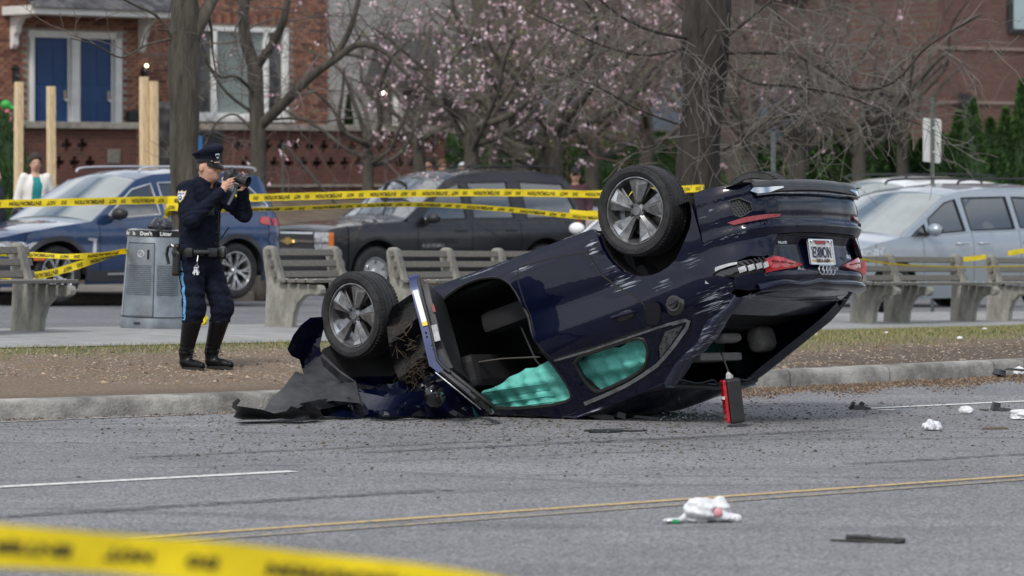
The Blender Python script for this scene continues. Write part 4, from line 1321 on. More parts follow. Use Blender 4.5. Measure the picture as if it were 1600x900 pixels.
# frame bar along the roof's rear edge, with torn screen rubber
MB().tube([(.30 + .02 * math.sin(y * 9), y, 1.395 + .045 * (1 - (y / .62) ** 2)) for y in np.linspace(-.60, .60, 16)], .022, 6).build('screen_header', m_black, wreck, smooth=True)
MB().tube([(.24 + .03 * math.sin(y * 13), y, 1.375 + .045 * (1 - (y / .62) ** 2) + .012 * math.sin(y * 21)) for y in np.linspace(-.60, .58, 22)], .008, 5).build('torn_rubber', m_rubber, wreck, smooth=True)
MB().box((-.05, 0, 1.03), (.75, 1.45, .03)).build('parcel_shelf', m_dark, wreck)
# scraped C pillar, thick and folded
rows = []
for i in range(12):
    t = i / 11
    c = Vector((-.66 + .92 * t, -.70 + .02 * math.sin(t * 9), 1.00 + .38 * t + .012 * math.sin(t * 14)))
    c.y = -(AF.half(c.x, c.z) - .035)
    rows.append([c + Vector((-.07, .10, .0)), c + Vector((-.05, .02, .045)), c + Vector((0, -.035, .03 + .01 * math.sin(t * 20))), c + Vector((.05, -.02, -.01)), c + Vector((.05, .08, -.03))])
MB().grid(rows).build('rear_pillar', paint('pillar_paint', (.008, .013, .04), metal=.3, dust=.1, scratches=[((-.2, -.7, 1.18), (.6, .5, .4), -.4, .0)]), wreck, smooth=True, angle=180)
rows = []
for i in range(10):
    t = i / 9
    x, z = -.52 + .87 * t, 1.05 + .35 * t
    y = AF.half(x, z) - .05
    rows.append([(x - .07, y - .13, z + .0), (x - .02, y - .02, z + .035), (x + .03, y, z)])
MB().grid(rows).build('rear_pillar', p_audi, wreck, smooth=True)

# ---- underbody seen at a grazing angle
b = MB(); b.grid([[(x, y, .25 + (.03 if abs(y) > .6 else 0)) for y in np.linspace(-.80, .80, 9)] for x in np.linspace(-.86, 2.4, 20)])
b.build('underbody', m_black, wreck)
for y in (-.3, .25):
    MB().tube([(-.7, y, .26), (.4, y * .8, .25), (1.6, y * .3, .24), (2.4, 0, .26)], .03, 8).build('exhaust_pipe', m_disc, wreck, smooth=True)
MB().tube([(-.72, -.5, .30), (-.72, .5, .30)], .09, 12).build('silencer', m_disc, wreck, smooth=True)
MB().tube([(0, -.70, .24), (0, .70, .24)], .035, 8).build('rear_axle', m_black, wreck)
for (ax, hh) in ((-.04, .30), (2.636, .30)):
    for sg in (1, -1):
        rows = [[(ax + math.cos(a) * .41, sg * yy, hh + math.sin(a) * .42) for a in np.linspace(-.1, math.pi + .1, 20)] for yy in (.86, .52)]
        if ax < 1 or sg > 0: MB().grid(rows).build('wheel_well', m_liner, wreck, smooth=True)
        if ax < 1: MB().prism([(ax + math.cos(a) * .42, hh + math.sin(a) * .43) for a in np.linspace(-.1, math.pi + .1, 20)], .50, .53, lambda u, v, w, sg=sg: (u, sg * w, v)).build('inner_wing', m_dark, wreck)
wk = dict(R=.322, width=.235, rim=.235, style='blade5', rim_mat=M('rim_grey', (.20, .20, .205), .32, .75, noise=(14, .45)))
wheel(wreck, 0, -.775, .223, outer=-1, spin=.35, nseg=72, **wk)
wheel(wreck, 0, .775, .223, outer=1, spin=1.3, nseg=72, **wk)
wheel(wreck, 2.636, -.775, .215, outer=-1, spin=.15, turn=rad(7), nseg=72, **wk)
wheel(wreck, 2.70, .70, .25, outer=1, spin=2.0, nseg=48, **wk)

# ---- cabin: floor, bulkhead, dash, seats, belts, headrests
b = MB()
b.box((1.1, 0, .32), (2.2, 1.55, .03)); b.box((2.15, 0, .75), (.04, 1.5, .9))
b.build('cabin_floor', m_dark, wreck)
MB().box((1.95, 0, .88), (.35, 1.45, .26)).build('dashboard', m_black, wreck, bevel=.06)
def seat_mesh(x, y, nm='front_seat'):
    s_ = MB().box((x, y, .56), (.50, .50, .16)).build(nm, M('seat_black', (.02, .02, .022), .8), wreck, bevel=.05, smooth=True)
    MB().box((x - .30, y, .85), (.14, .48, .60), R=Matrix.Rotation(rad(-18), 3, 'Y')).build('seat_back', M('seat_black'), s_, bevel=.05, smooth=True)
    MB().box((x - .42, y, 1.20), (.10, .27, .17), R=Matrix.Rotation(rad(-12), 3, 'Y')).build('headrest', m_cloth_grey, s_, bevel=.035, smooth=True)
seat_mesh(1.45, -.38); seat_mesh(1.45, .38)
rs = MB().box((.50, 0, .52), (.5, 1.3, .16)).build('rear_seat', M('seat_black'), wreck, bevel=.05, smooth=True)
MB().box((.17, 0, .80), (.14, 1.3, .52), R=Matrix.Rotation(rad(-20), 3, 'Y')).build('seat_back', M('seat_black'), rs, bevel=.05, smooth=True)
for (y, z, sx, sy, sz) in ((-.33, 1.14, .13, .26, .17), (.58, 1.13, .15, .24, .19), (.13, 1.12, .10, .26, .065)):
    sdf_obj('headrest', lambda P, y=y, z=z, sx=sx, sy=sy, sz=sz: sd_box(P, (.14, y, z), (sx / 2, sy / 2, sz / 2), min(sx, sz) * .42), (.14 - sx, y - sy * .7, z - sz), (.14 + sx, y + sy * .7, z + sz), .014, m_cloth_grey, rs)
MB().box((.30, .02, 1.22), (.30, .55, .06), R=Matrix.Rotation(rad(12), 3, 'Y')).build('roof_lining', m_cloth_grey, wreck, bevel=.02)
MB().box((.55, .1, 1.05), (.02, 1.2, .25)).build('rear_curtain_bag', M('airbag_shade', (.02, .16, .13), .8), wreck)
# grey bolster seen through the front opening
panel('seat_bolster', smooth_poly([(1.80, .44), (1.55, .45), (1.54, .53), (1.66, .55), (1.79, .50)], 1), lambda u, v, w: Vector((u, -.34 + w + .3 * (u - 1.6) ** 2, v)), [m_cloth_grey], wreck, step=.04, thick=.05)
MB().tube([(1.15, -.60, 1.20), (1.30, -.62, .95), (1.42, -.55, .62), (1.5, -.5, .45)], .008, 4).build('seat_belt', m_black, wreck)
MB().tube([(1.2, -.7, .95), (1.6, -.6, .85), (1.95, -.7, .80)], .006, 4).build('loose_cable', M('cable_grey', (.10, .09, .08), .6), wreck)
# curtain airbags hanging in the windows
def airbag(poly, y0, nm, lab):
    def fn(u, v, w):
        puff = .028 * math.sin(u * 7 + v * 4) * math.sin(v * 11 + 1) + .012 * abs(math.sin(u * 12 - v * 19)) + .018 * math.sin(u * 4 + v * 31) + .010 * math.sin(u * 47 + v * 13) + .008 * math.sin(v * 75 + u * 9)
        return clampz(Vector((u, y0 + .46 * max(0, v - 1.08) - puff + w, v)))
    return panel(nm, poly, fn, [m_airbag], wreck, step=.018, thick=.02, angle=60)
bag = [(1.88, 1.19), (1.86, 1.11), (1.73, 1.05), (1.60, 1.05), (1.51, 1.02), (1.36, .99), (1.26, 1.01), (1.15, .995), (1.08, 1.02), (1.04, 1.16), (1.035, 1.26), (1.06, 1.30), (1.15, 1.315), (1.52, 1.265), (1.66, 1.22)]
a1 = airbag(bag, -.70, 'curtain_airbag', '')
# stitched seams across the airbag
for v0 in (1.10, 1.145, 1.19, 1.235, 1.28):
    pts = []
    for u in np.linspace(1.84, 1.2, 30):
        v = v0 - (u - 1.5) * .16
        if in_poly(u, v, bag):
            puff = .028 * math.sin(u * 7 + v * 4) * math.sin(v * 11 + 1) + .012 * abs(math.sin(u * 12 - v * 19)) + .018 * math.sin(u * 4 + v * 31) + .010 * math.sin(u * 47 + v * 13) + .008 * math.sin(v * 75 + u * 9)
            pts.append(clampz(Vector((u, -.703 + .46 * max(0, v - 1.08) - puff, v))))
    if len(pts) > 3: MB().tube(pts, .0035, 4).build('airbag_seam', M('seam_thread', (.07, .36, .31), .8), a1)
airbag([(.93, 1.07), (.80, 1.045), (.60, 1.05), (.52, 1.075), (.43, 1.06), (.36, 1.035), (.27, 1.07), (.25, 1.20), (.32, 1.29), (.44, 1.33), (.74, 1.35), (.82, 1.33), (.93, 1.15)], -.68, 'curtain_airbag', '')

# ---- open front door, seen almost edge on
dm = m_black
hinge = Vector((1.93, -.865, 0)); ang = rad(61)
du = Vector((-math.cos(ang), -math.sin(ang), 0)); dn = Vector((-math.sin(ang), math.cos(ang), 0))   # along the door, towards its inner face
def dfn(u, v, w):
    lean = max(0, v - .93) * .80 + .02 * math.sin(max(0, v - .2) * 2.6)
    return clampz(hinge + du * u + dn * (w + lean) + Vector((0, 0, v)), .01)
dlow = [(.02, .42), (.05, .33), (.15, .285), (.60, .27), (.83, .255), (.90, .33), (.93, .5), (.96, .8), (.97, 1.0), (.0, .99), (.0, .6)]
dr = panel('front_door', dlow, lambda u, v, w: dfn(u, v, w), [p_plain], wreck, step=.06, thick=.07, angle=40)
panel('door_trim', [(.10, .40), (.2, .34), (.80, .33), (.86, .45), (.90, .75), (.91, .98), (.05, .97)], lambda u, v, w: dfn(u, v, .072 + w), [m_black], dr, step=.08, thick=.045, angle=40)
# latch edge: paint, tyre label, rubber, latch, reflector
def edge(nm, pts, mat, off, uo=.0):
    """pts of (depth w, z) on the latch edge"""
    def fn(a, v, w):
        ub = interp(v, [(.26, .84), (.33, .90), (.5, .93), (.8, .96), (1.0, .97), (1.2, .985)])
        return dfn(ub + off - w + uo, v, a)
    return panel(nm, pts, fn, [mat], dr, step=.05, thick=.008)
edge('tyre_label', [(.012, .38), (.048, .38), (.056, .62), (.018, .62)], M('label_white', (.72, .72, .70), .5), .012)
edge('label_strip', [(.018, .62), (.056, .62), (.057, .65), (.019, .65)], M('label_yellow', (.70, .55, .05), .5), .012)
edge('door_latch', [(.075, .66), (.12, .66), (.12, .78), (.075, .78)], M('satin_aluminium'), .012)
edge('door_reflector', [(.105, .50), (.125, .50), (.128, .56), (.108, .56)], M('reflector_red'), -.045)
for zz in (.70, .73, .80, .83):
    c = dfn(.955, zz, .03 + .02 * (zz > .75)); MB().ball(c, .008, 8, 6).build('door_bolt', m_dark, dr)
fo_ = [(.97, 1.0), (1.0, 1.12), (.985, 1.25), (.93, 1.325), (.80, 1.335), (.55, 1.27), (.25, 1.13), (.02, 1.0)]
P = [dfn(u, v, .03) for u, v in fo_]
MB().tube(catmull(P, 4), .020, 8).build('window_frame', m_black_gloss, dr, smooth=True)
P2 = [dfn(u + .040, v, -.014) for u, v in fo_[:4]]
MB().tube(catmull(P2, 4), .005, 6).build('frame_trim', m_satin, dr, smooth=True)
P3 = [dfn(u - .03, v - .02, .07) for u, v in fo_[:7]]
MB().tube(catmull(P3, 4), .016, 6).build('frame_rubber', m_rubber, dr, smooth=True)
MB().tube([dfn(interp(v, [(.26, .84), (.33, .90), (.5, .93), (.8, .96), (1.0, .97)]) + .012, v, .068) for v in np.linspace(.30, 1.02, 14)], .011, 6).build('edge_rubber', m_rubber, dr, smooth=True)

# ---- door mirror, knocked against the ground
mc = lpx(679, 619, 27.6)
mr_ = sdf_obj('door_mirror', lambda P: smin(sd_ell(P, (0, 0, 0), (.075, .12, .085)), sd_cap(P, (0, .10, -.03), (.02, .2, -.05), .03), .04), (-.12, -.16, -.13), (.12, .26, .13), .014, m_black_gloss, wreck)
mr_.location = mc; mr_.rotation_euler = (rad(10), rad(10), rad(-25))
MB().ball((-.062, -.01, 0), (.016, .088, .058), 12, 8).build('mirror_glass', M('mirror_glass_grey', (.25, .27, .28), .08, .9), mr_, smooth=True)

# ---- crushed front end: sheets that follow the picture, each with its own depth
def sheet(nm, poly, D0, slope, mat, amp=.06, seed=0, thick=.012, step=7, facet=.05, parent=wreck, clamp=True):
    r = random.Random(seed)
    w_ = [(r.uniform(-.10, .10), r.uniform(-.10, .10), r.uniform(0, 6)) for _ in range(5)]
    cx, cy = sum(p[0] for p in poly) / len(poly), sum(p[1] for p in poly) / len(poly)
    def fn(u, v, w):
        d = D0 + slope[0] * (u - cx) + slope[1] * (v - cy)
        for i, (a, b_, c) in enumerate(w_):
            t = a * (u - cx) + b_ * (v - cy) + c
            d += amp * (abs((t / math.pi) % 2 - 1) - .5) / (1 + i * .5)
        q = wpos(u, v, d + w)
        if clamp and q.z < .012: q.z = .012
        return w2l(q)
    return panel(nm, poly, fn, [mat], parent, step=step, thick=thick, angle=22)
sheet('inner_structure', [(470, 600), (505, 545), (560, 520), (640, 470), (700, 520), (745, 600), (770, 652), (700, 652), (560, 652), (480, 650), (490, 610)], 28.75, (.0, 0), m_dark, .05, 1, .3)
sheet('wheel_liner', [(604, 505), (612, 480), (640, 461), (660, 452), (668, 480), (682, 520), (704, 566), (700, 592), (672, 604), (640, 612), (622, 590), (610, 560)], 28.05, (.004, .001), m_liner, .16, 2, .02, 6)
sheet('front_wing', [(548, 590), (575, 588), (612, 588), (650, 570), (678, 568), (705, 596), (690, 606), (655, 615), (620, 622), (560, 628), (545, 612)], 28.15, (.003, .004), p_audi, .10, 3, .012, 7)
sheet('crushed_corner', [(449, 546), (458, 524), (470, 508), (485, 496), (504, 495), (506, 512), (500, 540), (504, 566), (492, 588), (474, 583), (468, 562), (455, 556)], 28.2, (.004, .0), p_audi, .12, 5, .02, 6)
sheet('torn_undertray', [(411, 642), (424, 622), (444, 604), (462, 580), (474, 584), (486, 570), (504, 552), (530, 578), (556, 596), (563, 630), (520, 626), (480, 632), (440, 648), (420, 650)], 27.75, (.001, -.008), m_grime, .055, 7, .012, 7)
sheet('crushed_nose', [(488, 574), (506, 560), (532, 582), (562, 598), (612, 600), (645, 585), (684, 572), (708, 598), (742, 640), (752, 654), (640, 650), (560, 653), (505, 650), (446, 651), (436, 640), (462, 604)], 27.95, (.0005, -.006), p_audi, .14, 15, .02, 8)
sheet('folded_bonnet_edge', [(560, 612), (600, 620), (650, 612), (700, 604), (712, 612), (680, 628), (620, 640), (575, 640)], 27.6, (.001, -.004), p_audi, .08, 19, .02, 7)
sheet('arch_lip', [(500, 556), (512, 566), (535, 585), (560, 600), (600, 606), (640, 606), (642, 612), (600, 615), (556, 610), (530, 594), (505, 572)], 27.95, (.003, 0), m_grime, .04, 8, .02, 6)
sheet('bent_crash_bar', [(448, 647), (452, 634), (500, 624), (545, 621), (562, 631), (540, 632), (500, 640), (505, 652), (490, 655), (482, 646), (470, 655)], 27.6, (.002, 0), M('black_bar', (.02, .02, .022), .35, noise=(10, .5)), .10, 9, .05, 6)
for k in range(7):
    a = wpos(575 + k * 22, 632 + (k % 3) * 4, 28.3 + .1 * (k % 2)); c = wpos(575 + k * 24, 646 - (k % 4) * 5, 28.4)
    MB().bar(w2l(a), w2l(c), .03, .05).build('broken_bracket', m_black, wreck)
# wrapped roots and dry grass pulled along
b = MB(); r = random.Random(4)
for k in range(110):
    cx, cy = r.gauss(648, 12), r.gauss(575, 18)
    p0 = wpos(cx, cy, 27.86 + r.uniform(-.03, .03)); d = Vector((r.uniform(-1, 1), r.uniform(-.2, .2), r.uniform(-1.2, .8))) * r.uniform(.03, .11)
    b.tube([w2l(p0), w2l(p0 + d * .5 + Vector((r.uniform(-.02, .02), 0, .01))), w2l(p0 + d)], .0011, 3, caps=False)
for k in range(26):
    p0 = wpos(r.uniform(615, 640), r.uniform(505, 550), 27.8); d = Vector((r.uniform(-1, 1), 0, r.uniform(-1, 1))) * .08
    b.tube([w2l(p0), w2l(p0 + d)], .0018, 3, caps=False)
tag(b.build('caught_roots', M('dry_roots', (.085, .065, .045), .9), wreck, recalc=False), kind='stuff')

# front bumper skin torn off on the road
tb = sheet('torn_bumper_piece', [(364, 652), (370, 643), (362, 636), (364, 628), (372, 622), (376, 626), (370, 634), (384, 636), (410, 640), (428, 646), (448, 642), (455, 634), (470, 640), (490, 645), (500, 646), (503, 652), (492, 657), (478, 652), (456, 655), (440, 654), (420, 656), (380, 656)], 27.2, (.001, .02), M('torn_black_plastic', (.035, .036, .038), .38, noise=(9, .5)), .09, 11, .02, 5, parent=None, clamp=True)
for v in tb.data.vertices: v.co = l2w(v.co)
tag(tb, 'torn black plastic bumper skin curled on the asphalt at the crushed nose', 'debris')
# tail lamp hanging by its cable
dl = wpos(1140, 626, 26.9)
lamp_o = empty('hanging_tail_lamp', dl, rad(14), 'smashed red tail lamp in black housing hanging upright beneath the rear screen', 'lamp')
Rl = Matrix.Rotation(rad(-7), 3, 'Y')
MB().box((.03, 0, 0), (.10, .10, .30), R=Rl).build('lamp_housing', m_black, lamp_o, bevel=.02)
MB().box((-.034, -.012, -.005), (.022, .075, .285), R=Rl).build('lamp_lens', m_tail, lamp_o, bevel=.008)
for k in range(7):
    MB().box((-.052 - .005 * (3 - k), -.02, .12 - k * .04), (.006, .05, .006)).build('lens_rib', M('dark_red'), lamp_o)
MB().tube([(.0, 0, .14), (.0, 0, .17), (.005, .0, .175)], .025, 8).build('lamp_plug', M('plug_white', (.4, .4, .4), .5), lamp_o)
MB().tube([(.0, 0, .17), (-.02, .05, .26), (-.01, .20, .33)], .005, 5).build('lamp_cable', m_black, lamp_o)
MB().box((-.052, -.03, .02), (.004, .05, .02)).build('lens_sticker', M('label_white'), lamp_o)

# the tail of this car leans forward with height: one gentle shear of the rear end, applied to the finished parts
bpy.context.view_layer.update()
WI = wreck.matrix_world.inverted()
done = set()
def lean_tail(o):
    if o.name.startswith('wheel') and not o.name.startswith('wheel_'): return
    if o.type == 'MESH' and o.data.name not in done:
        done.add(o.data.name)
        m = WI @ o.matrix_world; mi = m.inverted()
        for v in o.data.vertices:
            p = m @ v.co
            k = max(0, min(1, (-.30 - p.x) / .5)); k = k * k * (3 - 2 * k)
            if k and p.z > .3:
                p.x += k * .085 * min(1.05, (p.z - .3) / .65); v.co = mi @ p
        o.data.update()
    for c in o.children: lean_tail(c)
lean_tail(wreck)
# ================= PARKED CARS behind the tape
def place(px, py_bottom, D, ang, local):
    """car origin such that the local point (x, y) stands at photo column px, distance D"""
    X = (px - 800) / FPX * D
    z = EYE - (py_bottom - HZ) / FPX * D
    rz = math.pi + rad(ang)
    c, s = math.cos(rz), math.sin(rz)
    return Vector((X - (local[0] * c - local[1] * s), D - (local[0] * s + local[1] * c), z)), rz

p_blue = paint('metallic_blue_paint', (.012, .040, .115), metal=.4, dust=.05)
p_black = paint('black_car_paint', (.006, .0065, .009), metal=.0, dust=.01, gloss=1.3)
p_silver = paint('silver_blue_paint', (.33, .37, .42), metal=.6, rough=.35)
p_white = paint('white_car_paint', (.72, .73, .74), metal=0, rough=.35)
p_grey = paint('dark_grey_paint', (.05, .053, .06), metal=.4, dust=.08)
m_seatgrey = M('glass_tint', (.02, .022, .024), .05, coat=1)

# --- blue crossover
bmw = dict(
    form=dict(W=.985, xr=-.98, xf=3.865, rr=.45, rf=.80, c=.42, p=2.3, crown=.05,
              ins=[(.2, .05), (.4, .01), (.62, .0), (.80, .012), (.86, .0), (1.0, .02), (1.12, .06), (1.3, .125), (1.6, .25), (1.78, .33)]),
    paint=p_blue, near=1, z0=[(-1.06, .30), (-.7, .24), (3.3, .24), (3.865, .22)],
    zt=[(-1.06, 1.12), (-.6, 1.15), (.5, 1.13), (1.5, 1.09), (2.2, 1.04), (2.45, 1.05), (3.0, 1.0), (3.5, .925), (3.75, .86), (3.865, .76)],
    top=[(-1.06, 1.12), (-1.0, 1.2), (-.80, 1.56), (-.68, 1.64), (0, 1.695), (.7, 1.705), (1.25, 1.67), (1.55, 1.60), (2.42, 1.06), (2.5, 1.05), (3.0, 1.0), (3.5, .925), (3.75, .86), (3.865, .76)],
    arches=[(0, .375, .44), (2.975, .375, .44)], rear_wrap=-.54, cuts=[(.50, 'quarter_panel'), (1.32, 'rear_door'), (2.32, 'front_door'), (3.40, 'fender')],
    sheets=[('rear_window', -1.05, -.70, m_glass, .04, .06), ('roof', -.70, 1.52, None, .06, .0), ('windshield', 1.52, 2.42, m_glass_clear, .07, .035), ('hood', 2.42, 3.82, None, .055, .012)],
    house=(-1.0, 2.42), windows=[[(1.28, 1.145), (2.08, 1.10), (2.14, 1.14), (1.66, 1.475), (1.32, 1.55)], [(.42, 1.165), (1.18, 1.15), (1.20, 1.56), (.52, 1.57)], [(-.62, 1.24), (.30, 1.17), (.42, 1.57), (-.30, 1.545)]],
    trim=M('satin_trim', (.62, .63, .64), .3, .7), pillars=[], clad=.065, clad_mat=M('dark_cladding', (.035, .037, .042), .55),
    wheel=dict(R=.378, width=.26, rim=.255, style='y5'), handles=[(.62, .98), (1.48, .965)], mirror=(2.08, 1.10), mirror_mat=m_black, rails=(-.55, 1.45, 1.765, .68, M('satin_rail', (.6, .6, .62), .35, .6)),
    end_bits=[('headlight', 1, [(.50, .66), (.80, .665), (.97, .73), (.975, .80), (.80, .815), (.56, .765)], m_headlight, .012),
              ('headlight', 1, [(-.50, .66), (-.80, .665), (-.97, .73), (-.975, .80), (-.80, .815), (-.56, .765)], m_headlight, .012),
              ('grille', 1, [(-.40, .45), (.40, .45), (.42, .78), (-.42, .78)], m_black, .01),
              ('air_intake', 1, [(.46, .30), (.86, .32), (.82, .50), (.50, .48)], m_black, .006),
              ('side_marker', 1, [(.955, .565), (.98, .565), (.98, .64), (.955, .64)], m_amber, .012),
              ('tail_light', -1, [(.50, .95), (.975, .98), (.98, 1.08), (.52, 1.08)], m_tail, .014),
              ('tail_light', -1, [(-.50, .95), (-.975, .98), (-.98, 1.08), (-.52, 1.08)], m_tail, .014)],
    side_bits=[('air_vent', [(2.40, .60), (2.46, .60), (2.43, .80), (2.52, .82), (2.50, .85), (2.38, .84)], M('satin_trim'), .012),
               ('sill_trim', [(.65, .36), (2.2, .36), (2.2, .385), (.65, .385)], M('satin_trim'), .02),
               ('tail_light', [(-.56, .985), (-.40, 1.02), (-.44, 1.10), (-.56, 1.10)], m_tail, .012)])
loc, rz = place(94, 475, 51.2, 43.5, (2.975, .985))
suv, Fb = parked_car(bmw, 'parked_car', loc, rz, 'metallic blue crossover with silver split-spoke wheels parked behind the grey litter bin', 'car')

# --- black full-size suv
sub = dict(
    form=dict(W=1.0, xr=-.88, xf=4.26, rr=.30, rf=.42, c=.72, p=2.6, crown=.045,
              ins=[(.3, .06), (.5, .02), (.8, .0), (1.0, .0), (1.12, .02), (1.2, .05), (1.5, .12), (1.85, .22), (1.95, .28)]),
    paint=p_black, near=1, z0=[(-.88, .42), (-.6, .36), (3.7, .36), (4.26, .36)],
    zt=[(-.88, 1.17), (0, 1.18), (1.8, 1.18), (2.55, 1.17), (2.8, 1.19), (3.5, 1.15), (4.05, 1.10), (4.20, 1.05), (4.26, .98)],
    top=[(-.88, 1.17), (-.84, 1.3), (-.60, 1.80), (-.46, 1.90), (0, 1.965), (1.0, 1.965), (1.6, 1.92), (1.85, 1.83), (2.72, 1.23), (2.8, 1.19), (3.5, 1.15), (4.05, 1.10), (4.20, 1.05), (4.26, .98)],
    arches=[(0, .42, .49), (3.3, .42, .49)], rear_wrap=-.57, cuts=[(.50, 'quarter_panel'), (1.46, 'rear_door'), (2.52, 'front_door'), (3.84, 'fender')],
    sheets=[('rear_window', -.87, -.50, m_glass, .03, .06), ('roof', -.50, 1.80, None, .06, .0), ('windshield', 1.80, 2.70, m_glass, .06, .04), ('hood', 2.70, 4.22, None, .05, .012)],
    house=(-.84, 2.70), windows=[[(1.54, 1.23), (2.36, 1.21), (2.40, 1.26), (1.98, 1.67), (1.60, 1.79)], [(.60, 1.23), (1.40, 1.23), (1.44, 1.80), (.66, 1.81)], [(-.70, 1.24), (.34, 1.23), (.40, 1.81), (-.46, 1.77)]],
    trim=m_rubber, clad=.05, clad_mat=p_black, wheel=dict(R=.405, width=.27, rim=.222, style='truck'), handles=[(.70, 1.04), (1.68, 1.04)], handle_mat=p_black,
    mirror=(2.30, 1.18), mirror_mat=m_black, rails=(-.4, 1.3, 2.05, .70, m_black),
    end_bits=[('grille', 1, [(-.66, .76), (.66, .76), (.66, 1.02), (-.66, 1.02)], m_black, .012),
              ('grille_bar', 1, [(-.66, .875), (.66, .875), (.66, .90), (-.66, .90)], m_chrome, .03),
              ('grille_bar', 1, [(-.66, 1.005), (.66, 1.005), (.66, 1.03), (-.66, 1.03)], m_chrome, .03),
              ('grille_bar', 1, [(-.66, .75), (.66, .75), (.66, .77), (-.66, .77)], m_chrome, .03),
              ('emblem', 1, [(-.15, .86), (-.06, .86), (-.06, .835), (.06, .835), (.06, .86), (.15, .86), (.12, .915), (.06, .915), (.06, .94), (-.06, .94), (-.06, .915), (-.12, .915)], M('gold_emblem', (.55, .38, .12), .3, .8), .045),
              ('headlight', 1, [(.68, .87), (.93, .87), (.93, 1.03), (.68, 1.03)], m_headlight, .014),
              ('headlight', 1, [(-.68, .87), (-.93, .87), (-.93, 1.03), (-.68, 1.03)], m_headlight, .014),
              ('fog_lamp', 1, [(.68, .76), (.93, .76), (.93, .85), (.68, .85)], m_headlight, .012),
              ('turn_signal', 1, [(.93, .76), (.965, .76), (.965, 1.03), (.93, 1.03)], m_amber, .014),
              ('front_valance', 1, [(-.95, .37), (.95, .37), (.95, .60), (-.95, .60)], m_black, .008),
              ('tail_light', -1, [(.80, .95), (.99, .95), (.99, 1.35), (.80, 1.35)], m_tail, .012)],
    side_bits=[('body_trim', [(.05 + .5, .62), (2.6, .62), (2.6, .66), (.55, .66)], p_black, .012)])
loc, rz = place(590, 465.5, 62, 36.5, (3.3, 1.0))
sv, Fs = parked_car(sub, 'parked_car', loc, rz, 'long black full-size truck wagon with gold grille emblem and roof rails', 'car')
# badge lettering low on the front door
def car_text(root, F, body, size, x, z, mat, sign=1, off=.012):
    me = text_mesh(body, size, .003, .0)
    o = bpy.data.objects.new('badge_lettering', me); COL.objects.link(o); o.parent = root
    # text x runs towards the rear when read from the left side
    for v in me.vertices:
        p = F.wrap(x - sign * v.co.x, z + v.co.y, -off - v.co.z, sign); v.co = p
    me.materials.clear(); me.materials.append(mat)
    return o
car_text(sv, Fs, 'SUBURBAN', .085, 2.24, .80, m_chrome, 1, .004)

# --- silver minivan on the right
van = dict(
    form=dict(W=.985, xr=-1.10, xf=3.98, rr=.40, rf=.85, c=.45, p=2.3, crown=.05,
              ins=[(.2, .05), (.4, .01), (.7, .0), (.95, .012), (1.06, .05), (1.3, .12), (1.6, .21), (1.75, .28)]),
    paint=p_silver, near=1, z0=[(-1.1, .26), (-.7, .20), (3.4, .20), (3.98, .19)],
    zt=[(-1.1, 1.08), (0, 1.10), (1.6, 1.07), (2.4, 1.02), (2.9, 1.02), (3.4, .95), (3.8, .83), (3.98, .70)],
    top=[(-1.1, 1.08), (-1.02, 1.25), (-.90, 1.52), (-.75, 1.63), (0, 1.675), (1.0, 1.675), (1.6, 1.63), (1.9, 1.56), (2.95, 1.02), (3.4, .95), (3.8, .83), (3.98, .70)],
    arches=[(0, .335, .40), (3.03, .335, .40)], rear_wrap=-.70, cuts=[(.55, 'quarter_panel'), (1.52, 'sliding_door'), (2.52, 'front_door'), (3.35, 'fender')],
    sheets=[('rear_window', -1.08, -.78, m_glass, .03, .05), ('roof', -.78, 1.88, None, .06, .0), ('windshield', 1.88, 2.93, m_glass_clear, .07, .04), ('hood', 2.93, 3.92, None, .06, .012)],
    house=(-1.05, 2.93), windows=[[(2.42, 1.06), (2.74, 1.035), (2.44, 1.19)], [(1.64, 1.10), (2.34, 1.065), (2.34, 1.26), (1.94, 1.475), (1.72, 1.52)], [(.62, 1.12), (1.52, 1.105), (1.58, 1.54), (.68, 1.55)], [(-.85, 1.16), (.50, 1.13), (.55, 1.55), (-.70, 1.50)]],
    trim=m_rubber, wheel=dict(R=.335, width=.225, rim=.225, style='ten'), handles=[(1.30, .93), (1.75, .93)], handle_mat=m_chrome,
    mirror=(2.42, 1.06), mirror_mat=p_silver, rails=(-.5, 1.5, 1.785, .66, m_black),
    end_bits=[('headlight', 1, [(.50, .68), (.80, .70), (.975, .80), (.98, .90), (.85, .88), (.55, .76)], m_headlight, .012),
              ('grille', 1, [(-.42, .48), (.42, .48), (.45, .66), (-.45, .66)], m_black, .01)],
    side_bits=[('door_track', [(-.60, .92), (.50, .92), (.50, .935), (-.60, .935)], m_black, .003)])
loc, rz = place(1404, 492, 52.5, 42, (3.03, .985))
vn, Fv = parked_car(van, 'parked_car', loc, rz, 'pale silver minivan behind the right-hand benches beside the overturned car', 'car')

def variant(base, form=None, **kw):
    s = dict(base); s.update(kw)
    if form: f = dict(base['form']); f.update(form); s['form'] = f
    return s
# --- white suv roof behind the minivan
ws = variant(bmw, paint=p_white, trim=m_rubber, clad=None, rails=(-.55, 1.45, 1.78, .66, m_black), mirror_mat=m_black, end_bits=bmw['end_bits'][:3], side_bits=[])
loc, rz = place(1385, 453, 61.5, 40, (2.2, .985))
parked_car(ws, 'parked_car', loc, rz, 'white crossover whose roof shows above the silver minivan', 'car')
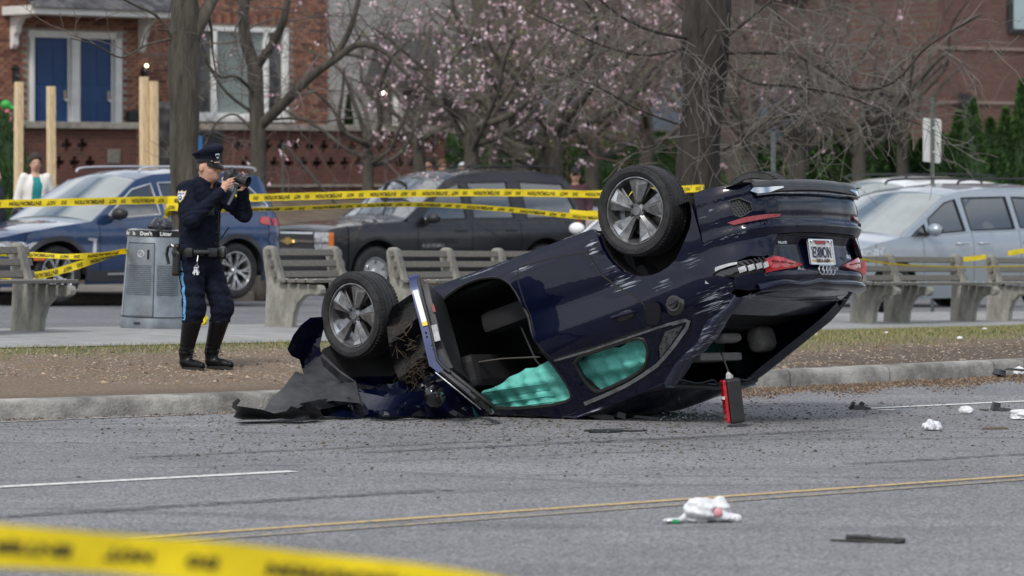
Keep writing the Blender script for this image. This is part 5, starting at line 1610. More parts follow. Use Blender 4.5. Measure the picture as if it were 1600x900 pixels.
# --- low white sedan between the black wagon and the overturned car
sedan_top = [(-1.0, .98), (-.55, 1.02), (.2, 1.34), (.7, 1.40), (1.2, 1.38), (1.6, 1.28), (2.25, .96), (2.8, .90), (3.3, .80), (3.55, .66)]
ws = variant(bmw, form=dict(W=.90, xr=-1.0, xf=3.55, ins=[(.2, .04), (.5, 0), (.75, .0), (.93, .04), (1.1, .12), (1.4, .27)]), paint=p_white,
             zt=[(-1, .96), (0, .97), (1.5, .94), (2.2, .92), (2.4, .93), (2.8, .88), (3.3, .78), (3.55, .64)], top=sedan_top,
             z0=[(-1, .25), (3.5, .2)], arches=[(0, .32, .36), (2.7, .32, .36)], rear_wrap=-.5, cuts=[(.4, 'quarter_panel'), (1.2, 'rear_door'), (2.1, 'front_door'), (3.05, 'fender')],
             sheets=[('trunk_lid', -.98, -.5, None, .03, .0), ('rear_window', -.5, .2, m_glass, .04, .05), ('roof', .2, 1.25, None, .05, 0), ('windshield', 1.25, 2.25, m_glass, .06, .04), ('hood', 2.25, 3.5, None, .04, .01)],
             house=(-.5, 2.25), windows=[[(1.2, .98), (2.0, .97), (1.5, 1.25), (1.22, 1.30)], [(.2, 1.0), (1.1, .98), (1.12, 1.31), (.55, 1.30)]],
             trim=m_rubber, clad=None, wheel=dict(R=.32, width=.21, rim=.21, style='ten'), handles=[(.5, .84), (1.3, .83)], mirror=(1.98, .97), mirror_mat=p_white, rails=None, end_bits=[], side_bits=[])
loc, rz = place(897, 472, 55.5, 68, (1.98, -1.05))
parked_car(ws, 'parked_car', loc, rz, 'low white sedan glimpsed beside the black truck wagon above the overturned sill', 'car')
# --- dark cars further back
ds = variant(sub, paint=p_grey, end_bits=[], side_bits=[], clad=None, wheel=sub['wheel'])
loc, rz = place(936, 470, 74, 40, (3.0, 1.0))
parked_car(ds, 'parked_car', loc, rz, 'dark grey boxy car behind the man in sunglasses', 'car')
loc, rz = place(770, 452, 84, 36, (1.6, 1.0))
parked_car(variant(ds, paint=p_black), 'parked_car', loc, rz, 'dark roofed car standing beyond the black truck wagon', 'car')
# ================= STREET FURNITURE, TAPE, LITTER
m_wood = M('weathered_wood', (.17, .16, .14), .85, noise=(18, .35), bump=(60, .5), stretch=(1, 12, 12))
m_bolt = M('bolt_head', (.62, .62, .60), .4, .5)
m_bench = M('bench_concrete', (.24, .235, .205), .85, noise=(5, .45), bump=(50, .5), stretch=(1, 1, .45))
END = [(-.16, 0), (.14, 0), (.145, .05), (.155, .14), (.19, .24), (.26, .315), (.33, .335), (.40, .325), (.445, .345), (.455, .385), (.44, .42), (.40, .43), (.05, .44), (.02, .47), (-.06, .74), (-.075, .785), (-.115, .81), (-.165, .80), (-.19, .765), (-.185, .70), (-.145, .42), (-.155, .2)]
_end = MB().prism(END, -.055, .055, lambda u, v, w: (w, -u, v)).build('_tmp', m_bench, bevel=.012)
end_me = _end.data; bpy.data.objects.remove(_end)
def bench(pxs, ys, Ds, first, last, label, dims=1.0, group='concrete and timber benches along the path'):
    """supports stand at the given photo columns; the seat looks towards the road"""
    P = []
    for px, y, D in zip(pxs, ys, Ds):
        q = pos(px, y, D); P.append(Vector((q.x, q.y, ground_z(q.x, q.y))))
    d = (P[-1] - P[0]); L = d.length; ang = math.atan2(d.y, d.x); slope = d.z / L
    root = empty('park_bench', P[0], ang, label, 'bench', group)
    root.rotation_euler = (0, -math.atan2(d.z, math.hypot(d.x, d.y)), ang)
    for i, p in enumerate(P):
        t = (p - P[0]).length
        e = inst('bench_support', end_me, root, (t, 0, -.01))
    x0, x1 = -first, L + last
    def slat(name, y, z, w, h, tilt=0.0):
        b = MB().box((0, 0, 0), (x1 - x0, w, h))
        o = b.build(name, m_wood, root, bevel=.006)
        o.location = ((x0 + x1) / 2 + rnd.uniform(-.01, .01), y, z); o.rotation_euler = (tilt, 0, rnd.uniform(-.003, .003))
        for p in P:
            t = (p - P[0]).length - (x0 + x1) / 2
            bb = MB().lathe([(0, -.004), (.008, -.004), (.012, 0)], 10, axis='y'); bo = bb.build('bolt', m_bolt, o); bo.location = (t, -w / 2 if h > w else 0, 0 if h > w else h / 2 + .002)
            if h <= w: bo.rotation_euler = (rad(-90), 0, 0)
    tilt = rad(-16)
    for k, z in enumerate((.515, .622, .730)):
        slat('back_slat', .035 + .30 * (z - .47), z, .03, .066, tilt)
    for k in range(4):
        slat('seat_slat', -.05 - k * .105, .455 + .0 * k, .09, .032, rad(2))
    return root
bench((-150, 45), (520, 515), (33.8, 35.9), .5, .18, 'leftmost bench, cut by the picture edge, with tape strung past its back')
bench((440, 537), (508, 504.5), (38.9, 40.2), .12, .16, 'short two-post timber bench between the litter bin and the black truck wagon')
bench((632, 708, 788, 870), (502, 500, 497.5, 495), (40.2, 41.3, 42.4, 43.5), .12, .2, 'long timber bench just behind the upturned front wheel')
bench((1350, 1412, 1506), (496, 496, 493.5), (45.4, 46.0, 47.4), .35, .16, 'three-post bench right of the upturned boot in front of the silver minivan')
bench((1562, 1660), (492, 489), (48.0, 49.4), .12, .3, 'bench at the right picture edge with a strand of tape on its back')

# ---- litter bin
tb_, D0 = pos(240, 513, 37.6), 37.6
bz = ground_z(tb_.x, tb_.y)
can = empty('litter_bin', (tb_.x, tb_.y, bz), rad(-10), 'round grey metal litter bin with black lettered rim standing beside the officer', 'litter bin')
m_can = M('bin_grey_metal', (.20, .225, .245), .38, .55, noise=(6, .22))
can.rotation_euler = (0, rad(1.5), rad(-10))
R0, R1, Hc = .315, .262, .93
MB().lathe([(0, 0), (R0 - .02, 0), (R0, .01), (R0, .10), (R0 - .004, .11), (R1 + .004, Hc - .05), (R1, Hc - .04)], 48, axis='z').build('bin_body', m_can, can, smooth=True, angle=30)
MB().lathe([(R1 + .006, Hc - .06), (R1 + .012, Hc - .055), (R1 + .012, Hc), (R1 - .02, Hc + .012), (R1 - .06, Hc + .012), (R1 - .07, Hc - .1), (0, Hc - .15)], 48, axis='z').build('bin_rim', m_black_gloss, can, smooth=True, angle=30)
def rc(z): return R0 + (R1 - R0) * (z - .1) / (Hc - .15)
def cyl(a0, a1, z0, z1, off, name, mat, n=10, rows_=2, parent=can):
    rows = []
    for i in range(rows_):
        z = z0 + (z1 - z0) * i / (rows_ - 1)
        rows.append([((rc(z) + off) * math.cos(a0 + (a1 - a0) * j / n), (rc(z) + off) * math.sin(a0 + (a1 - a0) * j / n), z) for j in range(n + 1)])
    top = [((rc(z1) + 0) * math.cos(a0 + (a1 - a0) * j / n), (rc(z1) + 0) * math.sin(a0 + (a1 - a0) * j / n), z1) for j in range(n + 1)]
    botm = [((rc(z0) + 0) * math.cos(a0 + (a1 - a0) * j / n), (rc(z0) + 0) * math.sin(a0 + (a1 - a0) * j / n), z0) for j in range(n + 1)]
    return MB().grid([botm] + rows + [top]).build(name, mat, parent, smooth=True, angle=40)
A0 = rad(-98)       # bearing of the camera side
dpan = cyl(A0 - .75, A0 + .36, .13, .80, .006, 'bin_door', m_can, 16)
for a, z0, z1 in ((A0 + .37, .12, .81), (A0 - .76, .12, .81)):
    MB().tube([((rc(z) + .004) * math.cos(a), (rc(z) + .004) * math.sin(a), z) for z in (z0, z1)], .004, 4).build('door_gap', m_dark, dpan)
MB().tube([((rc(.81) + .004) * math.cos(a), (rc(.81) + .004) * math.sin(a), .81) for a in np.linspace(A0 - .76, A0 + .37, 12)], .004, 4).build('door_gap', m_dark, dpan)
MB().tube([((rc(.115) + .004) * math.cos(a), (rc(.115) + .004) * math.sin(a), .115) for a in np.linspace(A0 - 1.5, A0 + 1.5, 24)], .004, 4).build('base_groove', m_dark, can)
for k in range(16):                       # louvre ribs on both fields
    z = .33 + k * .018
    for (a0, a1, pr, of) in ((A0 - .66, A0 + .28, dpan, .010), (A0 + .46, A0 + 1.25, can, .004)):
        MB().tube([((rc(z) + of) * math.cos(a), (rc(z) + of) * math.sin(a), z) for a in np.linspace(a0, a1, 9)], .0035, 4).build('rib', M('bin_rib', (.13, .15, .165), .4, .5), pr)
cyl(A0 + .12, A0 + .20, .66, .75, .009, 'key_slot', m_dark, 3, parent=dpan)
c_ = A0 - .10
P = [((rc(.71) + .010) * math.cos(c_ + .11 * math.cos(t)), (rc(.71) + .010) * math.sin(c_ + .11 * math.cos(t)), .71 + .030 * math.sin(t)) for t in np.linspace(0, 6.28, 20)]
MB().tube(P, .004, 4, caps=False).build('round_badge', M('badge_grey', (.6, .62, .62), .4), dpan)
MB().tube([((rc(.71) + .010) * math.cos(c_ + u), (rc(.71) + .010) * math.sin(c_ + u), .71 + v) for u, v in ((-.05, .0), (.0, .015), (.05, 0), (0, -.015), (-.05, 0))], .004, 4).build('round_badge', M('badge_grey'), dpan)
cyl(A0 - .22, A0 - .02, .045, .068, .004, 'bin_latch', m_black, 4)
def cyl_text(body, size, ac, z, r, mat, parent):
    me = text_mesh(body, size, .0008, .0012)
    for v in me.vertices:
        a = ac + v.co.x / r; v.co = Vector(((r + .0135 + v.co.z) * math.cos(a), (r + .0135 + v.co.z) * math.sin(a), z + v.co.y))
    me.materials.clear(); me.materials.append(mat)
    o = bpy.data.objects.new('rim_lettering', me); COL.objects.link(o); o.parent = parent
for w_, a_ in (("Litter", -.95), ("Is", -.45), ("Don't", .05), ("Litter", .75)): cyl_text(w_, .05, A0 + a_, Hc - .03, R1, M('label_white'), can)
bag = sdf_obj('bin_bag', lambda P: sd_ell(P, (.03, 0, .03), (.13, .11, .09)) + .02 * wob(P, 30, 3) , (-.25, -.22, -.08), (.25, .22, .22), .016, M('bin_bag_black', (.02, .02, .024), .25, bump=(40, .6)))
bag.location = (tb_.x + .05, tb_.y - .02, bz + Hc)
tag(bag, 'shiny black rubbish bag heaped on top of the grey litter bin', 'bag')

# ---- caution tape
m_tape = M('caution_tape_yellow', (.78, .60, .012), .38, noise=(5, .14), bump=(18, .25))
m_tape_ink = M('tape_ink', (.025, .02, .012), .5)
def tape(name, pts, width, label, twist=None, text=True, n=8, flip=True, period=.70, parent=None, thick=.0012, phase=0.0, size=.052):
    C = catmull(pts, n)
    L = [0]
    for a, c in zip(C[:-1], C[1:]): L.append(L[-1] + (c - a).length)
    tw = twist or (lambda t: 0.0)
    def frame(s):
        i = min(len(C) - 2, max(0, int(np.searchsorted(L, s)) - 1)); t = (s - L[i]) / max(1e-9, L[i + 1] - L[i])
        p = C[i].lerp(C[i + 1], t); d = (C[min(i + 2, len(C) - 1)] - C[max(i - 1, 0)]).normalized()
        out = d.cross(Vector((0, 0, 1))).normalized()
        if out.y > 0: out = -out                     # printed face towards the road
        up = d.cross(out).normalized()
        if up.z < 0: up = -up
        a = tw(s / L[-1])
        return p, d, (up * math.cos(a) + out * math.sin(a)), (out * math.cos(a) - up * math.sin(a))
    rows = []
    N = max(8, int(L[-1] / .10))
    for i in range(N + 1):
        p, d, up, out = frame(L[-1] * i / N)
        w = width * (1 + .05 * math.sin(i * 1.7))
        rows.append([p + up * w / 2, p + out * .003 * math.sin(i * .9), p - up * w / 2, p - up * w / 2 - out * thick, p - out * thick, p + up * w / 2 - out * thick])
    b = MB(); b.grid(rows, True)
    o = b.build(name, m_tape, parent, smooth=True, angle=40)
    if label: tag(o, label, 'caution tape', 'caution tape strung across the scene')
    if text:
        k = 0
        s = phase
        while s < L[-1] - .02:
            for word, w_, ln in (('CAUTION', 0, .20), ('DO', .29, .06), ('NOT', .41, .09), ('ENTER', .56, .15)):
                s0 = s + (w_ if not flip else (period - w_ - ln))
                if s0 < .02 or s0 + ln > L[-1]: continue
                me = text_mesh(word, size, .0, .0015, align='LEFT')
                mx = max((v.co.x for v in me.vertices), default=1) or 1
                sx = ln / mx
                for v in me.vertices:
                    x, y = v.co.x * sx + .18 * v.co.y, v.co.y
                    if flip: x, y = ln - x, -y
                    p, d, up, out = frame(s0 + x)
                    if d.x < 0: pass
                    v.co = p + up * y + out * .004
                me.materials.clear(); me.materials.append(m_tape_ink)
                t = bpy.data.objects.new('tape_lettering', me); COL.objects.link(t); t.parent = o
            s += period
    return o
P_ = pos
tape('caution_tape', [P_(-60, 320, 39), P_(0, 318.5, 39.2), P_(120, 315.5, 39.6), P_(200, 313.5, 40), P_(262, 312.5, 40.5)], .075, 'upper yellow tape running left from the young street tree past the blue car')
tape('caution_tape', [P_(262, 312.5, 40.4), P_(288, 313, 40.25), P_(315, 312, 40.5), P_(400, 309, 40.9), P_(500, 306, 41.5), P_(600, 303, 42), P_(745, 301, 42.8), P_(860, 302, 43.3), P_(945, 303, 43.5), P_(1060, 296, 43.7), P_(1100, 294, 43.72)], .078, 'taut upper yellow tape crossing in front of the black truck wagon', phase=.12)
tape('caution_tape', [P_(290, 332, 40.3), P_(330, 330, 40.5), P_(385, 327.5, 40.8), P_(450, 326, 41), P_(520, 323, 41.2), P_(620, 319.5, 41.8), P_(700, 321, 42.3), P_(800, 328, 42.8), P_(880, 336, 43.2), P_(945, 340, 43.4), P_(1060, 330, 43.6)], .055, 'slack lower yellow tape drooping in front of the black truck wagon', twist=lambda t: .9 - 1.0 * t, phase=.3, size=.04)
tape('caution_tape', [P_(890, 331, 43.9), P_(920, 333, 43.9), P_(960, 331, 43.9)], .05, 'short bit of yellow tape beside the upturned rear wheel', text=False)
tape('caution_tape', [P_(-60, 396, 36.6), P_(0, 396, 36.8), P_(60, 398.5, 37), P_(110, 401, 37.2), P_(160, 398, 37.4), P_(203, 391, 37.6)], .055, 'upper of two loose tapes tied from left bench to litter bin', twist=lambda t: .6 * math.sin(t * 9), phase=.1, size=.04)
tape('caution_tape', [P_(-60, 428, 36.5), P_(0, 429.5, 36.7), P_(50, 431, 36.9), P_(90, 424, 37.1), P_(140, 409, 37.3), P_(203, 394, 37.6)], .070, 'lower of two loose tapes tied from left bench to litter bin', twist=lambda t: 0 if t < .7 else (t - .7) * 6, phase=.18)
tape('caution_tape', [P_(1340, 402, 44.6), P_(1360, 408, 44.8), P_(1400, 413, 45.2), P_(1450, 416, 45.8), P_(1520, 417.5, 46.6), P_(1620, 415, 47.4)], .03, 'thin sagging tape strung along the right-hand benches', text=False, twist=lambda t: .9)
tape('caution_tape', [P_(1505, 405, 46.4), P_(1520, 404, 46.5), P_(1540, 401, 46.6)], .055, 'short tape tied between the two right-hand benches', text=False)
tape('caution_tape', [P_(1575, 396, 47.4), P_(1600, 392, 47.6), P_(1640, 388, 48)], .06, 'bit of tape over the back of the bench at the right picture edge', text=False)
tape('caution_tape', [P_(-90, 848, 7.0), P_(0, 853, 7.05), P_(120, 861, 7.1), P_(250, 871, 7.15), P_(400, 885, 7.2), P_(560, 902, 7.25), P_(740, 926, 7.3), P_(900, 955, 7.35)], .073, 'broad out-of-focus tape across the near bottom left corner', phase=.1, size=.028)
# tape wound round the young tree
wp = []
tc = P_(289, 330, 41)
for k in range(15):
    a = rad(-200 + k * 28)
    wp.append(Vector((tc.x + .20 * math.cos(a), tc.y + .20 * math.sin(a), tc.z + .06 - k * .006)))
tape('caution_tape', wp, .075, 'yellow tape wound round the young tree trunk behind the officer', n=3)
tape('caution_tape', [P_(262, 325, 40.75), P_(258, 338, 40.72), P_(261, 350, 40.75), P_(256, 360, 40.7)], .06, 'loose tape end hanging off the young tree trunk', text=False, twist=lambda t: t)

# ---- sign seen from behind on its post
sp = P_(1457, 292, 58)
sg = empty('street_sign', (sp.x, sp.y, ground_z(sp.x, sp.y)), rad(35), 'back of a tall white street sign on a grey steel post at right', 'sign')
b = MB()
h = 3.15
b.box((0, .0, h / 2), (.055, .03, h))
b.build('post', M('galvanised_steel', (.12, .14, .13), .5, .5), sg, bevel=.004)
SR = Matrix.Rotation(rad(3), 3, 'Y')
MB().prism([(-.16, 1.02 + 1.2), (.15, .99 + 1.2), (.18, 1.02 + 1.2), (.19, 1.76 + 1.05), (.16, 1.79 + 1.05), (-.13, 1.81 + 1.05), (-.16, 1.78 + 1.05)], .02, .026, lambda u, v, w: (u, w, v)).build('sign_plate', M('sign_back', (.60, .60, .58), .5, noise=(3, .1)), sg)
for z in (2.35, 2.7):
    MB().ball((0, -.02, z), .018, 8, 6).build('sign_bolt', m_bolt, sg)
# second thin post in the trees
sp = P_(1208, 290, 62)
MBp = MB().tube([(0, 0, 0), (0, 0, 2.7)], .04, 8).build('steel_post', M('galvanised_steel')); MBp.location = (sp.x, sp.y, ground_z(sp.x, sp.y))
tag(MBp, 'slim grey steel post among the bare trees right of the thick trunk', 'post')

# ---- raw timber posts by the stoop
m_lumber = M('raw_lumber', (.62, .47, .28), .75, noise=(6, .25), bump=(30, .2), stretch=(6, 6, 1))
for px, top, lab in ((28, 128, 'raw timber post nearest the left picture edge'), (81, 135, 'raw timber post in front of the left blue door'), (226, 120, 'taller of two close timber posts right of the stoop'), (241, 127, 'shorter of two close timber posts right of the stoop')):
    D = 60; q = P_(px, top, D); g = plane_z(q.x, q.y)
    o = MB().box((0, 0, (q.z - g) / 2), (.105, .105, q.z - g)).build('timber_post', m_lumber, bevel=.004)
    o.location = (q.x, q.y, g); o.rotation_euler = (0, rad(rnd.uniform(-.4, .4)), rad(38))
    tag(o, lab, 'post', 'raw timber posts in front of the brick house')

# ---- litter on the road
def lump(name, px, py, r, mat, label, cat, seed=1, z0=0.0, h=.006, amp=.30, freq=26):
    D = FPX * (EYE - z0) / (py - HZ); q = P_(px, py, D)
    z = ground_z(q.x, q.y) if z0 else 0
    def fn(P):
        return sd_ell(P, (0, 0, r[2] * .55), r) + amp * min(r) * (wob(P, freq * 2, seed) + .6 * np.abs(wob(P, freq * 5, seed + 1)))
    o = sdf_obj(name, fn, (-r[0] * 1.5, -r[1] * 1.5, .0), (r[0] * 1.5, r[1] * 1.5, r[2] * 2.4), h, mat)
    o.location = (q.x, q.y, z + .002)
    return tag(o, label, cat)
m_bagw = M('white_plastic_film', (.66, .67, .69), .35, noise=(12, .12), bump=(30, .5))
def carton():
    D = FPX * EYE / (816 - HZ); q = P_(1106, 814, D)
    r = empty('plastic_bag', (q.x, q.y, 0), 0, 'crumpled translucent white plastic bag on the near asphalt with pink stain', 'plastic bag')
    def f1(P):
        d = sd_ell(P, (-.03, 0, .06), (.085, .07, .060))
        d = smin(d, sd_ell(P, (.05, .01, .055), (.055, .05, .065)), .015)
        d = smin(d, sd_cap(P, (-.09, -.01, .04), (-.13, -.01, .015), .018, .010), .02)
        d = smin(d, sd_cap(P, (.06, 0, .03), (.135, 0, .018), .030, .022), .02)
        return d + .009 * wob(P, 55, 5) + .005 * wob(P, 110, 6)
    sdf_obj('bag_film', f1, (-.2, -.12, -.01), (.2, .12, .16), .007, m_bagw, r)
    MB().ball((.045, -.05, .05), (.022, .01, .022), 10, 6).build('pink_stain', M('pink_stain', (.62, .28, .30), .5), r, smooth=True)
carton()
D = FPX * EYE / (818 - HZ); q = P_(1052, 816, D)
wr = empty('snack_wrapper', (q.x, q.y, 0), .2, 'small silver foil wrapper with green print lying beside the plastic bag', 'wrapper')
sdf_obj('foil', lambda P: sd_ell(P, (0, 0, .014), (.055, .03, .012)) + .004 * wob(P, 90, 2), (-.08, -.05, -.005), (.08, .05, .04), .005, M('foil', (.6, .6, .62), .3, .6), wr)
MB().box((.005, -.024, .012), (.035, .012, .018)).build('green_print', M('green_print', (.01, .30, .08), .4), wr, bevel=.004)
lump('crumpled_paper', 1456, 673, (.062, .05, .045), m_bagw, 'larger white crumpled plastic lump on the asphalt at right', 'litter', 3)
lump('crumpled_paper', 1510, 647, (.048, .04, .038), m_bagw, 'smaller white crumpled lump between the other two at right', 'litter', 4)
lump('crumpled_paper', 1594, 656, (.07, .05, .05), m_bagw, 'white crumpled lump on asphalt at the right picture edge', 'litter', 5)
lump('crumpled_paper', 1592, 586, (.06, .05, .04), m_bagw, 'white crumpled lump against the kerb at the right picture edge', 'litter', 6)
for px, py, r, lab in ((1272, 533, .05, 'pale crumpled plastic on the grass verge right of the wreck'), (1539, 527, .03, 'tiny white scrap far right on the grass verge'), (1385, 543, .022, 'tiny white scrap on the bare earth of the right verge'), (1500, 549, .03, 'flat white scrap on the bare earth of the right verge')):
    q = P_(px, py, FPX * 1.55 / (py - HZ)); o = lump('paper_scrap', px, py, (r, r * .8, r * .6), m_bagw, lab, 'litter', px, z0=.1, h=.008)
    o.location.z = verge_z(o.location.x, o.location.y) + .01
def shard(name, px, py, pieces, label, cat='debris', mat=None, seed=0):
    D = FPX * EYE / (py - HZ); q = P_(px, py, D); b = MB(); r = random.Random(seed)
    for (x, y, z, sx, sy, sz, a, tl) in pieces:
        b.box((x, y, z), (sx, sy, sz), R=Matrix.Rotation(a, 3, 'Z') @ Matrix.Rotation(tl, 3, 'Y'), taper=.8)
    o = b.build(name, mat or M('torn_black_plastic'), bevel=.003); o.location = (q.x, q.y, 0); return tag(o, label, cat)
def blade():
    D = FPX * EYE / (848 - HZ); q = P_(1357, 846, D)
    r = empty('wiper_part', (q.x, q.y, 0), rad(-14), 'black wiper arm fragment lying on the near asphalt at lower right', 'debris')
    MB().tube(catmull([(-.175, 0, .008), (-.08, -.02, .010), (.05, -.035, .010), (.155, -.02, .010)], 5), [.003] + [.006] * 14 + [.004], 6).build('wiper_blade', m_rubber, r)
    sdf_obj('wiper_arm', lambda P: smin(sd_box(P, (-.05, .02, .02), (.055, .016, .014), .006), smin(sd_cap(P, (0, .02, .02), (.15, .0, .014), .011, .008), sd_box(P, (.145, 0, .014), (.022, .014, .012), .004), .01), .012) + .002 * wob(P, 80, 1), (-.13, -.03, -.005), (.19, .06, .05), .006, m_black, r)
blade()
shard('black_fragment', 1342, 640, [(-.05, 0, .03, .03, .03, .06, .3, .6), (0, 0, .015, .10, .05, .03, .2, .1), (.06, .01, .01, .06, .04, .02, -.3, .2), (.02, .02, .035, .04, .02, .04, 0, .5)], 'jagged black fragment at the start of the right lane line')
shard('black_fragment', 1556, 642, [(0, 0, .03, .06, .05, .06, .3, .2), (.06, 0, .012, .10, .04, .02, .2, .1), (-.08, .01, .01, .07, .03, .015, -.3, .1)], 'dark fragment between white lumps near the right edge')
shard('wood_splinter', 1555, 671, [(0, 0, .008, .19, .02, .014, .12, 0)], 'thin brown splinter on the asphalt below the white lumps', mat=M('splinter_brown', (.12, .09, .06), .9))
shard('black_plank', 1600, 590, [(0, 0, .06, .36, .05, .02, .12, .08), (-.2, 0, .04, .08, .1, .05, .5, .3)], 'dark plastic strip resting on kerb litter at the right edge')
shard('white_strip', 1385, 641.5, [(0, 0, .006, .13, .012, .008, -.1, 0)], 'thin pale strip lying beside the jagged black fragment', mat=m_white_plate)
shard('blue_fragment', 1150, 660, [(0, 0, .012, .06, .04, .012, .2, .3)], 'tiny blue paint flake at the foot of the hanging lamp', mat=p_plain)
shard('black_fragment', 1168, 597, [(0, 0, .05, .16, .02, .02, .2, -.35), (-.04, 0, .02, .06, .03, .03, 0, 0)], 'black trim splinter sticking up behind the hanging lamp')
shard('black_fragment', 965, 672, [(0, 0, .006, .20, .05, .008, .2, 0), (.10, -.03, .006, .14, .03, .007, -.1, 0)], 'flat black trim strip lying under the crushed roof edge')
shard('black_fragment', 940, 655, [(0, 0, .02, .20, .05, .04, .1, .2), (.12, 0, .03, .08, .06, .05, .6, .3), (.3, .0, .012, .18, .03, .02, 0, .1)], 'broken black plastic bits beneath the upside-down roof')
def splat(name, px, py, rx, ry, mat, label, seed, z=.0045):
    D = FPX * EYE / (py - HZ); q = P_(px, py, D); r = random.Random(seed); V = []
    for k in range(36):
        a = 2 * math.pi * k / 36; f = 1 + .25 * math.sin(3 * a + seed) + .12 * math.sin(7 * a) + r.uniform(-.08, .08)
        V.append((rx * f * math.cos(a), ry * f * math.sin(a), 0))
    o = MB().add([(0, 0, 0)] + V, [(0, k + 1, (k + 1) % 36 + 1) for k in range(36)]).build(name, mat); o.location = (q.x, q.y, z); o.rotation_euler = (0, 0, rad(20))
    return tag(o, label, None, kind='structure')
splat('fluid_stain', 955, 674, .20, .14, M('fluid_stain', (.035, .035, .036), .25, noise=(30, .5)), '', 2)
b = MB()
r = random.Random(12)
for k in range(90):
    q = P_(r.gauss(1065, 34), 654 + r.uniform(-3, 3), 27.2 + r.uniform(-.5, .3)); s_ = r.uniform(.004, .018)
    b.box((q.x, q.y, s_ * .3), (s_, s_, s_ * .5), R=Matrix.Rotation(r.uniform(0, 3), 3, 'Z') @ Matrix.Rotation(r.uniform(-.5, .5), 3, 'X'))
tag(b.build('broken_glass', M('green_glass', (.25, .38, .36), .1, coat=1)), 'spill of greenish broken glass under the rear of the roof', 'glass', kind='stuff')

# crumb-like soil and glass grains thrown over the asphalt, densest round the wreck
def crumbs(name, n, region, size, mats, label, cat, seed, zf=None, flat=.5):
    r = random.Random(seed); b = MB()
    for k in range(n):
        p = region(r)
        if p is None: continue
        X, Y = p; z = (zf(X, Y) if zf else 0.0)
        s_ = size * r.uniform(.35, 1) * (1.9 if r.random() < .04 else 1)
        a = r.uniform(0, 6.28); c, s = math.cos(a), math.sin(a)
        i = len(b.v); e = s_ * r.uniform(.5, 1)
        pts = [(s_, 0), (0, e), (-s_, 0), (0, -e)]
        for u, v in pts: b.v.append((X + u * c - v * s, Y + u * s + v * c, z + .001))
        b.v.append((X + r.uniform(-.3, .3) * s_, Y + r.uniform(-.3, .3) * s_, z + s_ * flat * r.uniform(.6, 1.6)))
        m = r.randrange(len(mats))
        for q in range(4): b.f.append((i + q, i + (q + 1) % 4, i + 4)); b.m.append(m)
    return tag(b.build(name, mats, recalc=False), label, cat, kind='stuff')
def around(r):
    px = r.gauss(860, 330) if r.random() < .75 else r.uniform(-20, 1620)
    py = 630 + abs(r.gauss(0, 1)) * 46
    if py > 800 or px < -40 or px > 1640: return None
    D = FPX * EYE / (py - HZ); X = (px - 800) / FPX * D
    s, n = sn(X, D)
    return (X, D) if n < on(KERB, s) - .02 else None
m_cr = [M('crumb_dark', (.045, .038, .03), .95), M('crumb_brown', (.09, .07, .05), .95)]
crumbs('soil_crumbs', 5200, around, .013, m_cr, 'dark soil crumbs scattered over the asphalt around the wreck', 'soil', 3)
def gutter(r):
    px = r.uniform(1120, 1640); py0 = interp(px, [(1120, 608), (1234, 604.5), (1420, 595), (1600, 586), (1640, 584)])
    py = py0 + abs(r.gauss(0, 1)) * 6.5 * (.6 + .6 * math.sin(px * .02) ** 2) + .5
    D = FPX * EYE / (py - HZ); X = (px - 800) / FPX * D
    return (X, D)
m_lf = [M('leaf_brown', (.13, .085, .055), .9), M('leaf_tan', (.24, .185, .125), .9), M('leaf_dark', (.06, .045, .032), .95), M('leaf_rust', (.14, .075, .04), .9), M('leaf_dark')]
crumbs('gutter_leaves', 10000, gutter, .0125, m_lf, 'brown leaf litter banked along the right-hand kerb', 'leaves', 5, flat=.8)
def gutter2(r):
    px = r.uniform(-30, 420); py = interp(px, [(-30, 657), (0, 656), (350, 644.5), (420, 642)]) + abs(r.gauss(0, 1)) * 1.6 + .4
    D = FPX * EYE / (py - HZ); return ((px - 800) / FPX * D, D)
crumbs('gutter_leaves', 500, gutter2, .016, m_lf, 'thin line of leaf crumbs along the left-hand kerb', 'leaves', 6)
def on_verge(lo, hi, x0=-6, x1=8):
    def f(r):
        X = r.uniform(x0, x1); s = None
        px = r.uniform(-40, 1640)
        D = r.uniform(29, 44); X = (px - 800) / FPX * D
        s, n = sn(X, D); k, w = on(KERB, s) + .2, on(WALK0, s)
        t = (n - k) / (w - k)
        return (X, D) if lo < t < hi and not (t > .25 and X > .5 and r.random() < .75) else None
    return f
m_chip = [M('chip_light', (.40, .31, .22), .9), M('chip_mid', (.26, .18, .12), .9), M('chip_dark', (.08, .055, .04), .95), M('chip_grey', (.27, .24, .21), .9)]
crumbs('wood_chips', 34000, on_verge(0, .97), .0145, m_chip, 'wood chips and dead leaves strewn over the verge', 'wood chips', 8, zf=verge_z, flat=.5)
